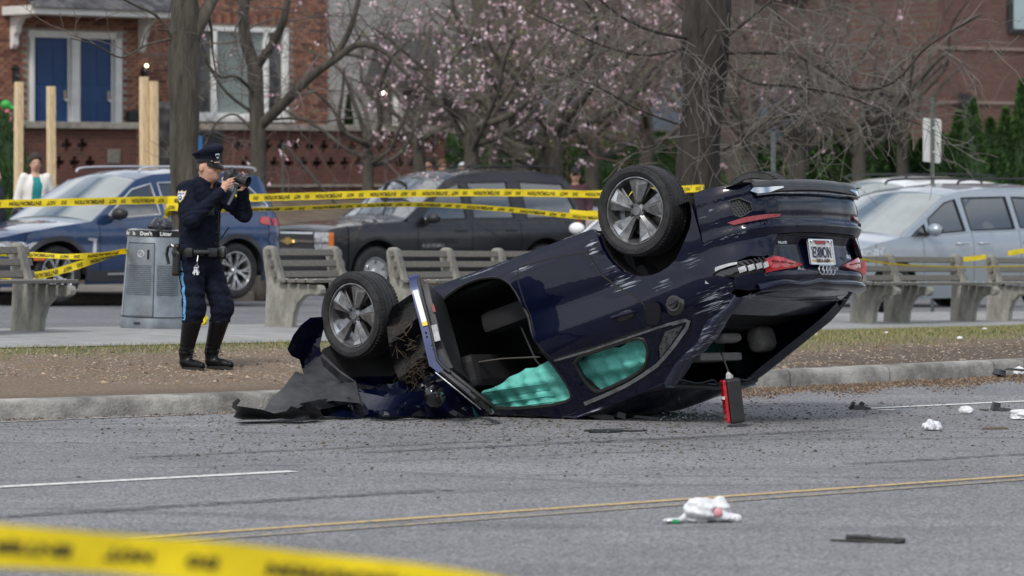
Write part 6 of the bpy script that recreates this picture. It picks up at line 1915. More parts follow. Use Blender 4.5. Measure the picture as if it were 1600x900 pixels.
# grass: blades in a fringe beside the path, and over the right bank
def blades(name, n, dens, seed, h0):
    r = random.Random(seed); b = MB(); cnt = 0
    while cnt < n:
        px = r.uniform(-40, 1640); D = r.uniform(30, 44); X = (px - 800) / FPX * D
        s, nn = sn(X, D); k, w = on(KERB, s) + .2, on(WALK0, s) + .04; t = (nn - k) / (w - k)
        if not (0 < t < 1.0): continue
        cnt += 1
        if r.random() > dens(X, t): continue
        z = verge_z(X, D) - .003; h = h0 * r.uniform(.4, 1.2); a = r.uniform(0, 3.14); wv = .004
        lx, ly = r.gauss(0, .4) * h, r.gauss(0, .4) * h
        i = len(b.v)
        b.v += [(X - wv * math.cos(a), D - wv * math.sin(a), z), (X + wv * math.cos(a), D + wv * math.sin(a), z), (X + lx, D + ly, z + h)]
        b.f.append((i, i + 1, i + 2)); b.m.append(r.choice((0, 1, 2, 2)))
    return tag(b.build(name, [M('grass_green', (.085, .125, .025), .8), M('grass_light', (.19, .21, .07), .8), M('grass_straw', (.30, .25, .13), .85)], recalc=False), 'thin spring grass along the path edge and right bank', 'grass', kind='stuff')
def grown(X): return max(0, min(1, (X + .3) / 2.6))
def gdens(X, t):
    right = max(0, min(1, (X + .3) / 2.6))
    base = max(0, (t - .82) / .15) * .9 * (1 - right) + right * max(0, min(1, (t - .20) / .22)) * .95
    patch = (.5 + .5 * math.sin(X * 2.3 + t * 9) * math.sin(X * 5.1 - t * 4)) * (.6 + .4 * math.sin(X * 11 + t * 23))
    return base * (.45 + .55 * patch)
blades('grass', 165000, gdens, 9, .036)
# twigs on the verge
b = MB(); r = random.Random(21)
for k in range(160):
    p = on_verge(.02, .95)(r)
    if not p: continue
    z = verge_z(*p) + .008; a = r.uniform(0, 6.28); l_ = r.uniform(.05, .35)
    b.tube([(p[0], p[1], z), (p[0] + .5 * l_ * math.cos(a), p[1] + .5 * l_ * math.sin(a), z + .01), (p[0] + l_ * math.cos(a + .2), p[1] + l_ * math.sin(a + .2), z)], .003, 3)
tag(b.build('fallen_twigs', M('twig_tan', (.30, .21, .13), .9)), 'fallen twigs lying on the wood chips of the verge', 'twigs', kind='stuff')
# yellow crumpled tape on the path behind the officer's legs
q = P_(313, 500, 39)
o = sdf_obj('crumpled_tape', lambda P: sd_ell(P, (0, 0, .07), (.07, .06, .075)) + .02 * wob(P, 45, 4), (-.12, -.1, -.02), (.12, .1, .19), .01, m_tape)
o.location = (q.x, q.y, ground_z(q.x, q.y)); tag(o, 'crumpled ball of yellow tape on the ground behind the officer', 'litter')
# ================= PEOPLE
m_skin = M('skin', (.50, .29, .21), .5, noise=(40, .06), sss=.15)
m_skin_ear = M('skin_red', (.55, .22, .17), .5, sss=.15)
m_navy = M('uniform_navy', (.0065, .009, .019), .9, noise=(18, .35), bump=(70, .12), spec=.15)
m_boot = M('boot_leather', (.004, .004, .005), .42, coat=.04, spec=.2, bump=(30, .15))
m_leather = M('black_leather', (.010, .010, .011), .35, coat=.2)

oz = .135
oq = pos(309, 579, 30.8)
SC = 1.0
HEAD_ANG = rad(-28)                       # he looks to the right of the picture and a little towards the road
off = empty('person', (oq.x, oq.y, 0), HEAD_ANG, 'police officer in dark navy uniform and peaked cap, raising a black camera', 'person')
g0 = verge_z(oq.x, oq.y)
off.location.z = g0 + .0; off.scale = (.96,) * 3
V3 = np.array
# joints (x forward, y left, z up)
J = dict(pel=(0, 0, .95), chest=(.02, 0, 1.33), neck=(.04, 0, 1.50), head=(.115, -.005, 1.625),
         shR=(.0, -.185, 1.445), elR=(.10, -.255, 1.205), wrR=(.295, -.075, 1.455),
         shL=(.05, .185, 1.445), elL=(.31, .20, 1.255), wrL=(.375, .085, 1.475),
         hpR=(-.01, -.095, .93), knR=(.03, -.10, .50), anR=(-.045, -.105, .09),
         hpL=(.01, .095, .93), knL=(.16, .115, .50), anL=(.05, .13, .09))
def body_fn(P):
    d = sd_ell(P, (.105, -.005, 1.645), (.098, .076, .112))                      # skull
    d = smin(d, sd_ell(P, (.145, -.005, 1.575), (.060, .055, .068)), .03)        # jaw
    d = smin(d, sd_ell(P, (.178, -.005, 1.545), (.022, .022, .020)), .02)        # chin
    d = smin(d, sd_cap(P, (.195, -.005, 1.635), (.220, -.005, 1.600), .010, .015), .012)   # nose
    d = smin(d, sd_cap(P, (.178, -.03, 1.655), (.178, .02, 1.655), .016), .015)  # brow
    d = smin(d, sd_cap(P, (.193, -.022, 1.570), (.193, .012, 1.570), .009), .008)  # lips
    for s in (-1, 1):
        d = smin(d, sd_ell(P, (.085, -.005 + s * .078, 1.625), (.022, .010, .034)), .006)  # ears
        d = smin(d, sd_ell(P, (.155, -.005 + s * .045, 1.605), (.028, .020, .022)), .02)
    d = smin(d, sd_cap(P, (.06, 0, 1.42), (.095, -.005, 1.56), .064, .058), .03)
    d = smin(d, sd_ell(P, (.01, 0, 1.28), (.10, .14, .20)), .04)
    d = smin(d, sd_ell(P, (0, 0, 1.02), (.09, .12, .16)), .05)
    for a, b_, c, r0, r1, r2 in (('shR', 'elR', 'wrR', .052, .043, .028), ('shL', 'elL', 'wrL', .052, .043, .028), ('hpR', 'knR', 'anR', .07, .050, .030), ('hpL', 'knL', 'anL', .07, .050, .030)):
        d = smin(d, sd_cap(P, J[a], J[b_], r0, r1), .04); d = smin(d, sd_cap(P, J[b_], J[c], r1, r2), .02)
    return d
def hand(P, wr, palm, fingers, thumb, r=.0095):
    d = sd_cap(P, wr, palm, .026, .030)
    for f in fingers:
        e = sd_cap(P, f[0], f[1], r * 1.05, r)
        for a, b_ in zip(f[1:-1], f[2:]): e = smin(e, sd_cap(P, a, b_, r, r * .85), .004)
        d = smin(d, e, .006)
    e = sd_cap(P, thumb[0], thumb[1], r * 1.3, r * 1.15); e = smin(e, sd_cap(P, thumb[1], thumb[2], r * 1.15, r), .004)
    return smin(d, e, .012)
CAMC = V3((.305, .015, 1.545))            # camera body centre
def f(*p): return V3(p)
# right hand wraps the grip; left hand cups the lens from the far side
fR = [[(.300, -.068, 1.505), (.335, -.070, 1.530), (.362, -.055, 1.540), (.366, -.030, 1.545)], [(.302, -.070, 1.488), (.338, -.074, 1.510), (.366, -.058, 1.518), (.370, -.032, 1.520)],
      [(.300, -.068, 1.470), (.336, -.073, 1.488), (.362, -.058, 1.496), (.366, -.034, 1.498)], [(.296, -.064, 1.452), (.326, -.068, 1.466), (.350, -.055, 1.472), (.354, -.036, 1.474)]]
tR = [(.285, -.055, 1.50), (.262, -.040, 1.535), (.270, -.015, 1.560)]
fL = [[(.385, .080, 1.500), (.405, .062, 1.535), (.412, .048, 1.570), (.405, .035, 1.590)], [(.400, .070, 1.488), (.425, .045, 1.475), (.430, .015, 1.462), (.425, -.01, 1.466)],
      [(.385, .070, 1.480), (.408, .045, 1.460), (.412, .015, 1.448), (.408, -.01, 1.450)], [(.368, .072, 1.476), (.388, .045, 1.455), (.390, .015, 1.444), (.388, -.008, 1.446)]]
tL = [(.375, .082, 1.495), (.380, .080, 1.530), (.392, .065, 1.560)]
def bodyall(P):
    d = body_fn(P)
    d = smin(d, hand(P, J['wrR'], (.300, -.062, 1.490), fR, tR), .012)
    d = smin(d, hand(P, J['wrL'], (.378, .078, 1.492), fL, tL), .012)
    return d
sdf_obj('body', bodyall, (-.2, -.35, .03), (.50, .35, 1.79), .0085, m_skin, off)
# face details
fd = MB()
for s in (-1, 1):
    fd.ball((.176, -.005 + s * .030, 1.635), (.010, .014, .008), 10, 8)
    
for s in (-1, 1): MB().ball((.176, -.005 + s * .030, 1.637), (.010, .013, .006), 10, 8).build('eye', M('eye_dark', (.03, .02, .02), .2), off, smooth=True)
for s in (-1, 1): MB().tube([(.186, -.005 + s * .012, 1.655), (.188, -.005 + s * .030, 1.660), (.170, -.005 + s * .052, 1.655)], .005, 5).build('eyebrow', M('hair_dark', (.03, .02, .015), .8), off)
MB().tube([(.200, -.024, 1.570), (.204, -.005, 1.571), (.200, .014, 1.570)], .004, 5).build('mouth', M('lip', (.30, .12, .10), .5), off)
sdf_obj('hair', lambda P: np.maximum(np.maximum(sd_ell(P, (.098, -.005, 1.648), (.101, .081, .112)), (P[..., 0] - .125)), 1.600 - P[..., 2] + np.clip(P[..., 0] - .06, 0, 1) * 1.6), (-.03, -.11, 1.55), (.2, .11, 1.78), .009, M('hair_cropped', (.06, .04, .03), .85), off)
# shirt/jacket
def folds(P, s=26, a=.004, seed=3): return a * wob(P, s, seed)
def jacket_fn(P):
    d = sd_ell(P, (.018, 0, 1.33), (.155, .205, .20))
    d = smin(d, sd_ell(P, (.02, 0, 1.12), (.155, .190, .24)), .08)
    d = smin(d, sd_cap(P, (.005, -.05, .93), (.005, .05, .93), .140), .06)
    d = smin(d, sd_cap(P, (.0, -.13, 1.455), (.03, .13, 1.455), .070), .05)
    d = smin(d, sd_cap(P, (.045, 0, 1.45), (.075, -.003, 1.525), .072, .066), .03)
    for a, b_, c in (('shR', 'elR', 'wrR'), ('shL', 'elL', 'wrL')):
        A, B, C_ = V3(J[a]), V3(J[b_]), V3(J[c])
        C2 = B + (C_ - B) * .90
        e = smin(sd_cap(P, A, B, .078, .066), sd_cap(P, B, C2, .066, .043), .025)
        t = np.clip(((P - B) @ (A - B)) / ((A - B) @ (A - B)), 0, 1)
        e = e + .0045 * np.sin(t * 46) * np.exp(-((t - .1) / .25) ** 2)
        d = smin(d, e, .035)
    d = d + folds(P * V3([.6, .6, 1.5]), 20, .0075, 3) + folds(P * V3([1, 1, 1.6]), 42, .003, 8) - .004 * np.exp(-((P[..., 1] - .01) / .012) ** 2) * (P[..., 0] > 0)
    low = .90 - P[..., 2]
    C = V3(J['wrR']); Cc = V3(J['elR'])
    return np.maximum(np.maximum(d, low), -(sd_cap(P, (.07, 0, 1.46), (.105, -.005, 1.60), .060, .056)))
sdf_obj('uniform_jacket', jacket_fn, (-.24, -.40, .88), (.46, .36, 1.56), .0095, m_navy, off)
MB().grid([[(.075 + .080 * math.cos(a) * k - .01, -.003 + .070 * math.sin(a) * k, z) for a in np.linspace(.35, 2 * math.pi - .35, 24)] for z, k in ((1.475, 1.08), (1.50, 1.06), (1.53, 1.0), (1.545, .98), (1.53, 1.03), (1.50, 1.12))]).build('collar', m_navy, off, smooth=True)
# trousers, bloused over tall boots
def leg(P, h, k, a, r0, r1, r2):
    H_, K, A = V3(J[h]), V3(J[k]), V3(J[a])
    m = K + (A - K) * .30
    e = smin(sd_cap(P, H_, K, r0, r1), sd_cap(P, K, m, r1, r2), .03)
    t = np.clip(((P - K) @ (H_ - K)) / ((H_ - K) @ (H_ - K)), 0, 1)
    return e + .004 * np.sin(t * 30 + P[..., 1] * 30) * (1 - t)
def trouser_fn(P):
    d = sd_ell(P, (-.005, 0, .90), (.150, .185, .15))
    d = smin(d, leg(P, 'hpR', 'knR', 'anR', .112, .090, .084), .03)
    d = smin(d, leg(P, 'hpL', 'knL', 'anL', .112, .090, .084), .03)
    d = d + folds(P * V3([.7, .7, 1.4]), 20, .009, 5)
    return np.maximum(np.maximum(d, P[..., 2] - .955), .375 - P[..., 2] + .0)
sdf_obj('trousers', trouser_fn, (-.2, -.27, .36), (.32, .28, .97), .010, m_navy, off)
# light blue side stripe
def surf_y(fn, x, z, sgn):
    ys = np.linspace(sgn * .32, 0, 120)
    d = fn(np.stack([np.full(120, x), ys, np.full(120, z)], -1))
    i = np.argmax(d < 0); return ys[i]
m_stripe = M('stripe_blue', (.10, .30, .55), .7, noise=(40, .2))
rows = []
for i in range(26):
    t = i / 25; z = .88 - t * .48
    hx = interp(z, [(.375, .005), (.5, .03), (.93, -.01)]) - .028
    r_ = []
    for dx in (-.022, -.011, 0, .011):
        y = surf_y(trouser_fn, hx + dx, z, -1); r_.append((hx + dx - .004 * math.sin(i), y - .003, z))
    rows.append(r_)
MB().grid(rows).build('trouser_stripe', m_stripe, off, smooth=True)
# boots
def boot(side):
    k, a = V3(J['kn' + side]), V3(J['an' + side])
    top = k + (a - k) * .27
    yaw = -.25 if side == 'R' else -.05
    fx = V3((math.cos(yaw), math.sin(yaw), 0))
    def fn(P):
        d = smin(sd_cap(P, top, a + V3((0, 0, .05)), .080, .056), sd_cap(P, a + V3((0, 0, .05)), a + V3((0, 0, -.02)), .054, .050), .02)
        d = smin(d, sd_cap(P, a + V3((0, 0, -.035)), a + fx * .125 + V3((0, 0, -.05)), .048, .036), .025)
        d = smin(d, sd_cap(P, a + fx * .12 + V3((0, 0, -.052)), a + fx * .185 + V3((0, 0, -.056)), .040, .030), .02)
        d = d + .0022 * np.sin(P[..., 2] * 180) * np.exp(-((P[..., 2] - .15) / .06) ** 2)
        return np.maximum(np.maximum(d, P[..., 2] - top[2]), .004 - P[..., 2])
    lo = np.minimum(top, a) - .12; hi = np.maximum(top, a) + .25
    lo[2] = -.01; hi[2] = top[2] + .02
    b = sdf_obj('boot', fn, lo, hi, .008, m_boot, off)
    sole = MB(); o2 = V3((0, 0, 0))
    pts = []
    for t in np.linspace(0, 2 * math.pi, 28, endpoint=False):
        u, v = math.cos(t), math.sin(t)
        L_ = .155 if u > 0 else .075
        p = a + fx * (.055 + u * L_ * (1 if u > 0 else 1.35)) + V3((-fx[1], fx[0], 0)) * v * (.047 if u > -.3 else .040)
        pts.append((p[0], p[1]))
    sole.prism(pts, 0, .022, lambda u, v, w: (u, v, w))
    sole.build('boot_sole', m_rubber, b)
    for i in range(7):
        z = .105 + i * .022
        c = a + V3((0, 0, z - .09)) + fx * (.055 + max(0, .04 - i * .012))
        n_ = V3((-fx[1], fx[0], 0)) * .026
        MB().tube([c - n_, c + fx * .006 + V3((0, 0, .012)), c + n_], .004, 5).build('boot_lace', m_leather, b)
boot('R'); boot('L')
# duty belt with its gear
bz_ = .945
P = [(.0 + .148 * math.cos(a), .186 * math.sin(a), bz_) for a in np.linspace(0, 2 * math.pi, 37)]
rows = [[(p[0] * k * 1.08, p[1] * k * 1.07, z) for p in P] for z, k in ((bz_ - .028, .90), (bz_ - .026, 1.04), (bz_ + .026, 1.04), (bz_ + .028, .90))]
belt = MB().grid(rows).build('duty_belt', m_leather, off, smooth=True, angle=40)
def gear(name, a, z, size, mat=m_leather, tilt=0, out=.03, bev=.012):
    x, y = (.163 + out) * math.cos(a), (.200 + out) * math.sin(a)
    o = MB().box((0, 0, 0), size).build(name, mat, belt, bevel=bev, smooth=True); o.location = (x, y, z); o.rotation_euler = (0, tilt, a + math.pi / 2); return o
gear('pouch', rad(-20), bz_, (.085, .045, .075)); gear('pouch', rad(10), bz_, (.07, .045, .08)); gear('pouch', rad(40), bz_ - .01, (.06, .05, .10)); gear('pouch', rad(60), bz_, (.07, .05, .09))
gear('flashlight', rad(-45), bz_ + .005, (.13, .032, .032), M('flashlight_grey', (.06, .065, .07), .3, .5), bev=.014)
gear('radio', rad(78), bz_ + .02, (.06, .045, .13))
a = rad(75)
MB().tube([(.05, .24, bz_ + .08), (.13, .27, bz_ + .20)], .006, 6).build('radio_antenna', m_leather, belt)
hol = sdf_obj('holster', lambda P: smin(sd_box(P, (0, 0, -.06), (.034, .022, .10), .015), sd_box(P, (-.012, -.004, .055), (.024, .020, .045), .012, R=np.array(Matrix.Rotation(rad(20), 3, 'Y'))), .02), (-.09, -.05, -.18), (.07, .05, .13), .009, m_leather, belt)
hol.location = (-.045, -.24, .915); hol.rotation_euler = (0, rad(4), 0)
MB().tube([(-.06, -.235, .98), (-.095, -.24, 1.005), (-.135, -.235, .985), (-.15, -.23, .93), (-.13, -.23, .85)], .013, 6).build('holster_strap', m_leather, belt, smooth=True)
hc = gear('handcuff_case', rad(-72), bz_, (.06, .04, .08))
# keys
kx, ky = .115, -.175
MB().tube([(kx, ky, bz_ - .02), (kx + .003, ky - .02, bz_ - .07), (kx, ky - .015, bz_ - .10)], .0045, 5).build('key_clip', m_chrome, belt)
P = [(kx + .016 * math.cos(t), ky - .02, bz_ - .115 + .016 * math.sin(t)) for t in np.linspace(0, 6.28, 13)]
kr = MB().tube(P, .003, 5, caps=False).build('key_ring', m_chrome, belt)
r = random.Random(3)
for i in range(9):
    a = rad(-90 + r.uniform(-55, 55)); L_ = r.uniform(.035, .06); o0 = (kx + r.uniform(-.012, .012), ky - .025 - r.uniform(0, .012), bz_ - .125)
    o1 = (o0[0] + math.cos(a) * L_, o0[1] - .004, o0[2] + math.sin(a) * L_)
    MB().bar(o0, o1, .010, .003, up=(0, 1, 0)).ball(o0, (.011, .003, .011), 8, 5).build('key', m_chrome, belt)
# breast pocket, body camera mount and front placket
def on_front(y, z, fn=jacket_fn):
    xs = np.linspace(.30, 0, 120); d = fn(np.stack([xs, np.full(120, y), np.full(120, z)], -1)); return xs[np.argmax(d < 0)]
def on_right(x, z, fn=jacket_fn): return surf_y(fn, x, z, -1)
for (y, z) in ((-.085, 1.29),):
    x = on_front(y, z); o = MB().box((0, 0, 0), (.022, .085, .10)).build('chest_pouch', m_leather, off, bevel=.008, smooth=True); o.location = (x + .006, y, z); o.rotation_euler = (0, 0, rad(-25))
for k in range(5):
    z = 1.02 + k * .085; MB().ball((on_front(.0, z) + .002, .0, z), (.004, .007, .007), 8, 6).build('button', m_leather, off)
# shoulder patch with shield outline, on the right sleeve
def patch_pt(u, v, off_):
    A, B = V3(J['shR']), V3(J['elR'])
    z = 1.395 + v; xx = .012 + u - v * -.15
    y = surf_y(jacket_fn, xx, z, -1)
    return Vector((xx, y - off_, z))
shield = [(-.038, .050), (-.020, .040), (0, .052), (.020, .040), (.038, .050), (.044, .012), (.034, -.022), (.0, -.052), (-.034, -.022), (-.044, .012)]
sc_ = lambda k, P: [(u * k, v * k) for u, v in P]
pt = panel('shoulder_patch', shield, lambda u, v, w: patch_pt(u, v, .006 - w), [M('patch_border', (.45, .32, .10), .8)], off, step=.012, thick=.003)
panel('patch_field', sc_(.86, shield), lambda u, v, w: patch_pt(u, v, .008 - w), [M('patch_white', (.62, .63, .65), .8)], pt, step=.012, thick=.002)
panel('patch_band', [(-.030, .030), (.030, .030), (.031, .018), (-.031, .018)], lambda u, v, w: patch_pt(u, v, .010 - w), [M('patch_blue', (.03, .07, .25), .8)], pt, step=.012, thick=.002)
for k in range(5):
    a = rad(90 + 72 * k); c = (0 + .014 * math.cos(a), -.008 + .014 * math.sin(a))
    panel('patch_emblem', [(c[0] - .006, c[1] - .006), (c[0] + .006, c[1] - .006), (c[0] + .006, c[1] + .006), (c[0] - .006, c[1] + .006)], lambda u, v, w: patch_pt(u, v, .010 - w), [M('patch_blue')], pt, step=.012, thick=.002)
me = text_mesh('POLICE', .014, 0, .0004)
for v in me.vertices: v.co = patch_pt(v.co.x, .024 + v.co.y, .012)
me.materials.clear(); me.materials.append(M('patch_white')); t_ = bpy.data.objects.new('patch_lettering', me); COL.objects.link(t_); t_.parent = pt
# peaked cap
cap = MB(); rows = []
cc = Vector((.095, -.005, 0))
for z, rx, ry, dx in ((1.672, .106, .086, 0), (1.690, .108, .088, 0), (1.722, .110, .090, 0), (1.738, .128, .108, .004), (1.758, .142, .122, .004), (1.774, .138, .118, .002), (1.784, .110, .095, 0), (1.786, .05, .045, 0), (1.787, .001, .001, 0)):
    rows.append([(cc.x + dx + rx * math.cos(a), cc.y + ry * math.sin(a), z + .035 * math.cos(a) * max(0, (z - 1.70) / .08) - .16 * (rx * math.cos(a)) * .0 + .006 * math.sin(4 * a) * max(0, (z - 1.73) / .05)) for a in np.linspace(0, 2 * math.pi, 40, endpoint=False)])
capo = cap.grid(rows, True).build('peaked_cap', M('cap_navy', (.006, .008, .020), .8, bump=(80, .1), spec=.2), off, smooth=True, angle=50)
MB().grid([[(cc.x + (rx * 1.012) * math.cos(a), cc.y + ry * 1.012 * math.sin(a), z) for a in np.linspace(0, 2 * math.pi, 40)] for z, rx, ry in ((1.674, .107, .087), (1.700, .110, .090))]).build('cap_band', m_leather, capo, smooth=True)
rows = []
for i in range(7):
    t = i / 6
    rows.append([(cc.x + (.104 + .070 * t * math.cos(a) ** .8) * math.cos(a), cc.y + (.086 + .02 * t) * math.sin(a), 1.678 - .052 * t * math.cos(a) - .006 * t) for a in np.linspace(-1.15, 1.15, 20)])
MB().grid(rows).grid([[Vector(p) - Vector((0, 0, .004)) for p in r_] for r_ in rows]).build('cap_visor', m_boot, capo, smooth=True)
sh = [(-.020, .030), (-.010, .024), (0, .032), (.010, .024), (.020, .030), (.020, -.010), (.012, -.026), (0, -.034), (-.012, -.026), (-.020, -.010)]
capo.scale = (.95, .95, 1); capo.location = (.005, 0, -.004)
bo = MB().prism(sh, 0, .006, lambda u, v, w: (w + .02 * (v), u, v)).build('cap_badge', m_chrome, capo, bevel=.002)
bo.location = (cc.x + .113, -.030, 1.735); bo.rotation_euler = (0, rad(-8), rad(-22))
for k in range(4): MB().box((.009, -.012 + k * .008, -.01), (.003, .004, .018)).build('badge_numeral', m_leather, bo)
for s in (-1,): MB().ball((cc.x + .085, -.070, 1.684), .007, 8, 6).build('cap_button', m_chrome, capo)

# the camera he holds: a thing of its own
cam_o = empty('photo_camera', off.matrix_world @ Vector((0, 0, 0)), 0, 'black reflex camera with long hooded lens held to the officer\'s eye', 'camera')
bpy.context.view_layer.update()
cam_o.location = Vector(off.location); cam_o.rotation_euler = (0, 0, HEAD_ANG); cam_o.scale = (.96,) * 3
kk = Vector((.305, .010, 1.555))
Rc = Matrix.Rotation(rad(14), 3, 'Y')
cb = sdf_obj('camera_body', lambda P: smin(smin(sd_box(P, (0, 0, 0), (.030, .068, .045), .012), sd_box(P, (.002, .012, .055), (.026, .030, .022), .012), .012), sd_box(P, (.022, -.052, -.005), (.020, .018, .042), .014), .012), (-.06, -.1, -.07), (.07, .1, .10), .007, m_black, cam_o)
cb.location = kk; cb.rotation_euler = (0, rad(14), 0)
ln = MB().lathe([(0, .03), (.034, .03), (.036, .04), (.036, .08), (.040, .085), (.040, .135), (.037, .14), (.037, .165), (.046, .175), (.054, .235), (.052, .236), (.044, .18), (0, .175)], 28, axis='x')
lo_ = ln.build('lens', m_black, cam_o, smooth=True, angle=30); lo_.location = kk; lo_.rotation_euler = (0, rad(14), 0); lo_.scale = (.74, .82, .82)
MB().lathe([(0, .178), (.040, .178), (.040, .180)], 24, axis='x').build('lens_glass', m_glass, lo_)
for x in (.058, .10, .12): MB().lathe([(.0405, x), (.0425, x + .003), (.0425, x + .010), (.0405, x + .013)], 24, axis='x').build('focus_ring', m_rubber, lo_)
MB().box((-.02, -.02, -.075), (.014, .045, .055)).build('card_tag', M('label_white'), cb, bevel=.004)
st = catmull([(.30, -.06, 1.53), (.285, -.075, 1.45), (.26, -.085, 1.36), (.24, -.07, 1.22), (.235, -.055, 1.10), (.245, -.05, 1.02)], 5)
MB().tube([Vector(p) for p in st], .007, 5).build('camera_strap', m_leather, cam_o, smooth=True)
MB().tube(catmull([(.33, .05, 1.50), (.315, .045, 1.42), (.27, .03, 1.33)], 5), .012, 6).build('camera_strap', M('strap_grey', (.35, .36, .37), .7), cam_o, smooth=True)

# ---- bystanders
def bystander(px, py_head, D, zfoot, head, label, top_mat, top2=None, hair=None, hairlen=.0, glasses=False, cap_=False, heading=-100, h=1.68, leg_mat=None, coat=False, res=.016):
    q = pos(px, py_head, D)
    root = empty('person', (q.x, q.y, q.z - h), rad(heading), label, 'person')
    k = h / 1.72
    def fn(P):
        P = P / k
        d = sd_ell(P, (.0, 0, 1.61), (.095, .075, .115)); d = smin(d, sd_ell(P, (.04, 0, 1.55), (.05, .05, .06)), .03)
        d = smin(d, sd_cap(P, (.09, 0, 1.60), (.105, 0, 1.575), .010, .013), .01)
        for s in (-1, 1): d = smin(d, sd_ell(P, (-.005, s * .078, 1.59), (.02, .01, .03)), .006)
        d = smin(d, sd_cap(P, (-.01, 0, 1.38), (0, 0, 1.52), .058, .05), .03)
        d = smin(d, sd_ell(P, (0, 0, 1.25), (.11, .165, .20)), .05); d = smin(d, sd_ell(P, (0, 0, .98), (.11, .15, .15)), .08)
        for s in (-1, 1):
            d = smin(d, sd_cap(P, (0, s * .18, 1.38), (-.03, s * .25, 1.10), .045, .038), .03); d = smin(d, sd_cap(P, (-.03, s * .25, 1.10), (.06, s * .22, .86), .036, .026), .02)
            d = smin(d, sd_ell(P, (.08, s * .215, .80), (.025, .014, .05)), .01)
            for j in range(4): d = smin(d, sd_cap(P, (.065 + .012 * j, s * .215, .77), (.07 + .013 * j, s * .21, .715 + .01 * abs(j - 1.5)), .008), .003)
            d = smin(d, sd_cap(P, (.09, s * .2, .81), (.115, s * .19, .765), .010), .006)
            d = smin(d, sd_cap(P, (0, s * .09, .92), (.01, s * .10, .48), .078, .052), .03); d = smin(d, sd_cap(P, (.01, s * .10, .48), (-.01, s * .11, .07), .05, .036), .02)
            d = smin(d, sd_cap(P, (0, s * .11, .045), (.13, s * .13, .035), .042, .032), .02)
        return d * k
    sdf_obj('body', fn, (-.25 * k, -.34 * k, -.01), (.25 * k, .34 * k, 1.78 * k), res, m_skin, root)
    def topf(P):
        P = P / k
        d = sd_ell(P, (0, 0, 1.25), (.135, .19, .21)); d = smin(d, sd_ell(P, (0, 0, 1.0), (.14, .185, .20)), .08)
        for s in (-1, 1):
            d = smin(d, sd_cap(P, (0, s * .16, 1.40), (-.03, s * .25, 1.10), .066, .058), .04); d = smin(d, sd_cap(P, (-.03, s * .25, 1.10), (.045, s * .228, .90), .056, .044), .02)
        d = d + .008 * wob(P, 14, 4)
        if coat: d = np.maximum(d, -np.maximum(np.abs(P[..., 1]) - .05 - (1.4 - P[..., 2]) * .06, .02 - P[..., 0]))
        return np.maximum(d, .84 - P[..., 2]) * k
    tp = sdf_obj('jacket' if coat else 'top', topf, (-.22 * k, -.38 * k, .8 * k), (.22 * k, .38 * k, 1.50 * k), res, top_mat, root)
    if top2: sdf_obj('shirt', lambda P: np.maximum(smin(sd_ell(P / k, (.005, 0, 1.25), (.125, .17, .19)), sd_ell(P / k, (0, 0, 1.0), (.125, .16, .17)), .08), .86 - P[..., 2] / k) * k, (-.2, -.3, .8), (.2, .3, 1.5), res, top2, root)
    sdf_obj('trousers', lambda P: np.maximum(smin(sd_ell(P / k, (0, 0, .95), (.125, .165, .13)), smin(*[smin(sd_cap(P / k, (0, s * .09, .92), (.01, s * .10, .48), .092, .07), sd_cap(P / k, (.01, s * .10, .48), (-.01, s * .11, .10), .07, .06), .03) for s in (-1, 1)], .02), .03), P[..., 2] / k - .97) * k, (-.2, -.3, .02), (.2, .3, 1.02), res, leg_mat or M('trousers_dark', (.03, .03, .04), .85), root)
    hm = hair or M('hair_dark')
    def hf(P):
        P = P / k
        d = np.maximum(sd_ell(P, (-.004, 0, 1.632), (.114, .096, .124)), P[..., 0] - .045 - (P[..., 2] - 1.62) * .9)
        d = np.maximum(d, 1.56 - P[..., 2])
        if hairlen: d = smin(d, sd_ell(P, (-.06, 0, 1.56), (.06, .075, .10)), .02)
        return d * k
    if cap_: sdf_obj('cap', lambda P: smin(np.maximum(sd_ell(P / k, (0, 0, 1.63), (.11, .09, .12)), 1.645 - P[..., 2] / k), sd_box(P / k, (.13, 0, 1.648), (.05, .06, .006), .005), .01) * k, (-.2, -.2, 1.5), (.25, .2, 1.9), .012, M('cap_black', (.02, .02, .025), .8), root)
    else: sdf_obj('hair', hf, (-.2, -.15, 1.4), (.2, .15, 1.85), .012, hm, root)
    if glasses: MB().box((.088 * k, 0, 1.612 * k), (.02, .13, .035)).build('sunglasses', m_black_gloss, root, bevel=.008)
    else:
        for s in (-1, 1): MB().ball((.085 * k, s * .03, 1.612 * k), (.008, .012, .007), 8, 6).build('eye', M('eye_dark'), root)
    MB().tube([(.090 * k, -.02, 1.545 * k), (.094 * k, 0, 1.543 * k), (.090 * k, .02, 1.545 * k)], .004, 4).build('mouth', M('lip_red', (.40, .06, .05), .5), root)
    return root
bystander(55, 242, 55, 0, 0, 'woman in white jacket over teal top with dark tied-back hair, left edge', M('jacket_white', (.70, .68, .64), .8), M('top_teal', (.01, .22, .22), .8), heading=-70, h=1.70, coat=True, hairlen=.1)
bystander(-9, 262, 53, 0, 0, 'person mostly outside the left picture edge in dark clothing', M('coat_dark', (.02, .02, .03), .85), heading=-20, h=1.60)
bystander(672, 248, 70, 0, 0, 'dark-haired man whose head shows above the black wagon roof, left one', M('coat_dark'), heading=-120, h=1.74)
bystander(691, 251, 71, 0, 0, 'second head with brown hair above the black wagon roof', M('coat_grey', (.10, .10, .11), .85), hair=M('hair_brown', (.12, .07, .04), .8), heading=-60, h=1.66)
bystander(723, 256, 72, 0, 0, 'person with pale grey hair barely visible above the black wagon roof', M('coat_grey'), hair=M('hair_pale', (.55, .57, .62), .8), heading=-90, h=1.62)
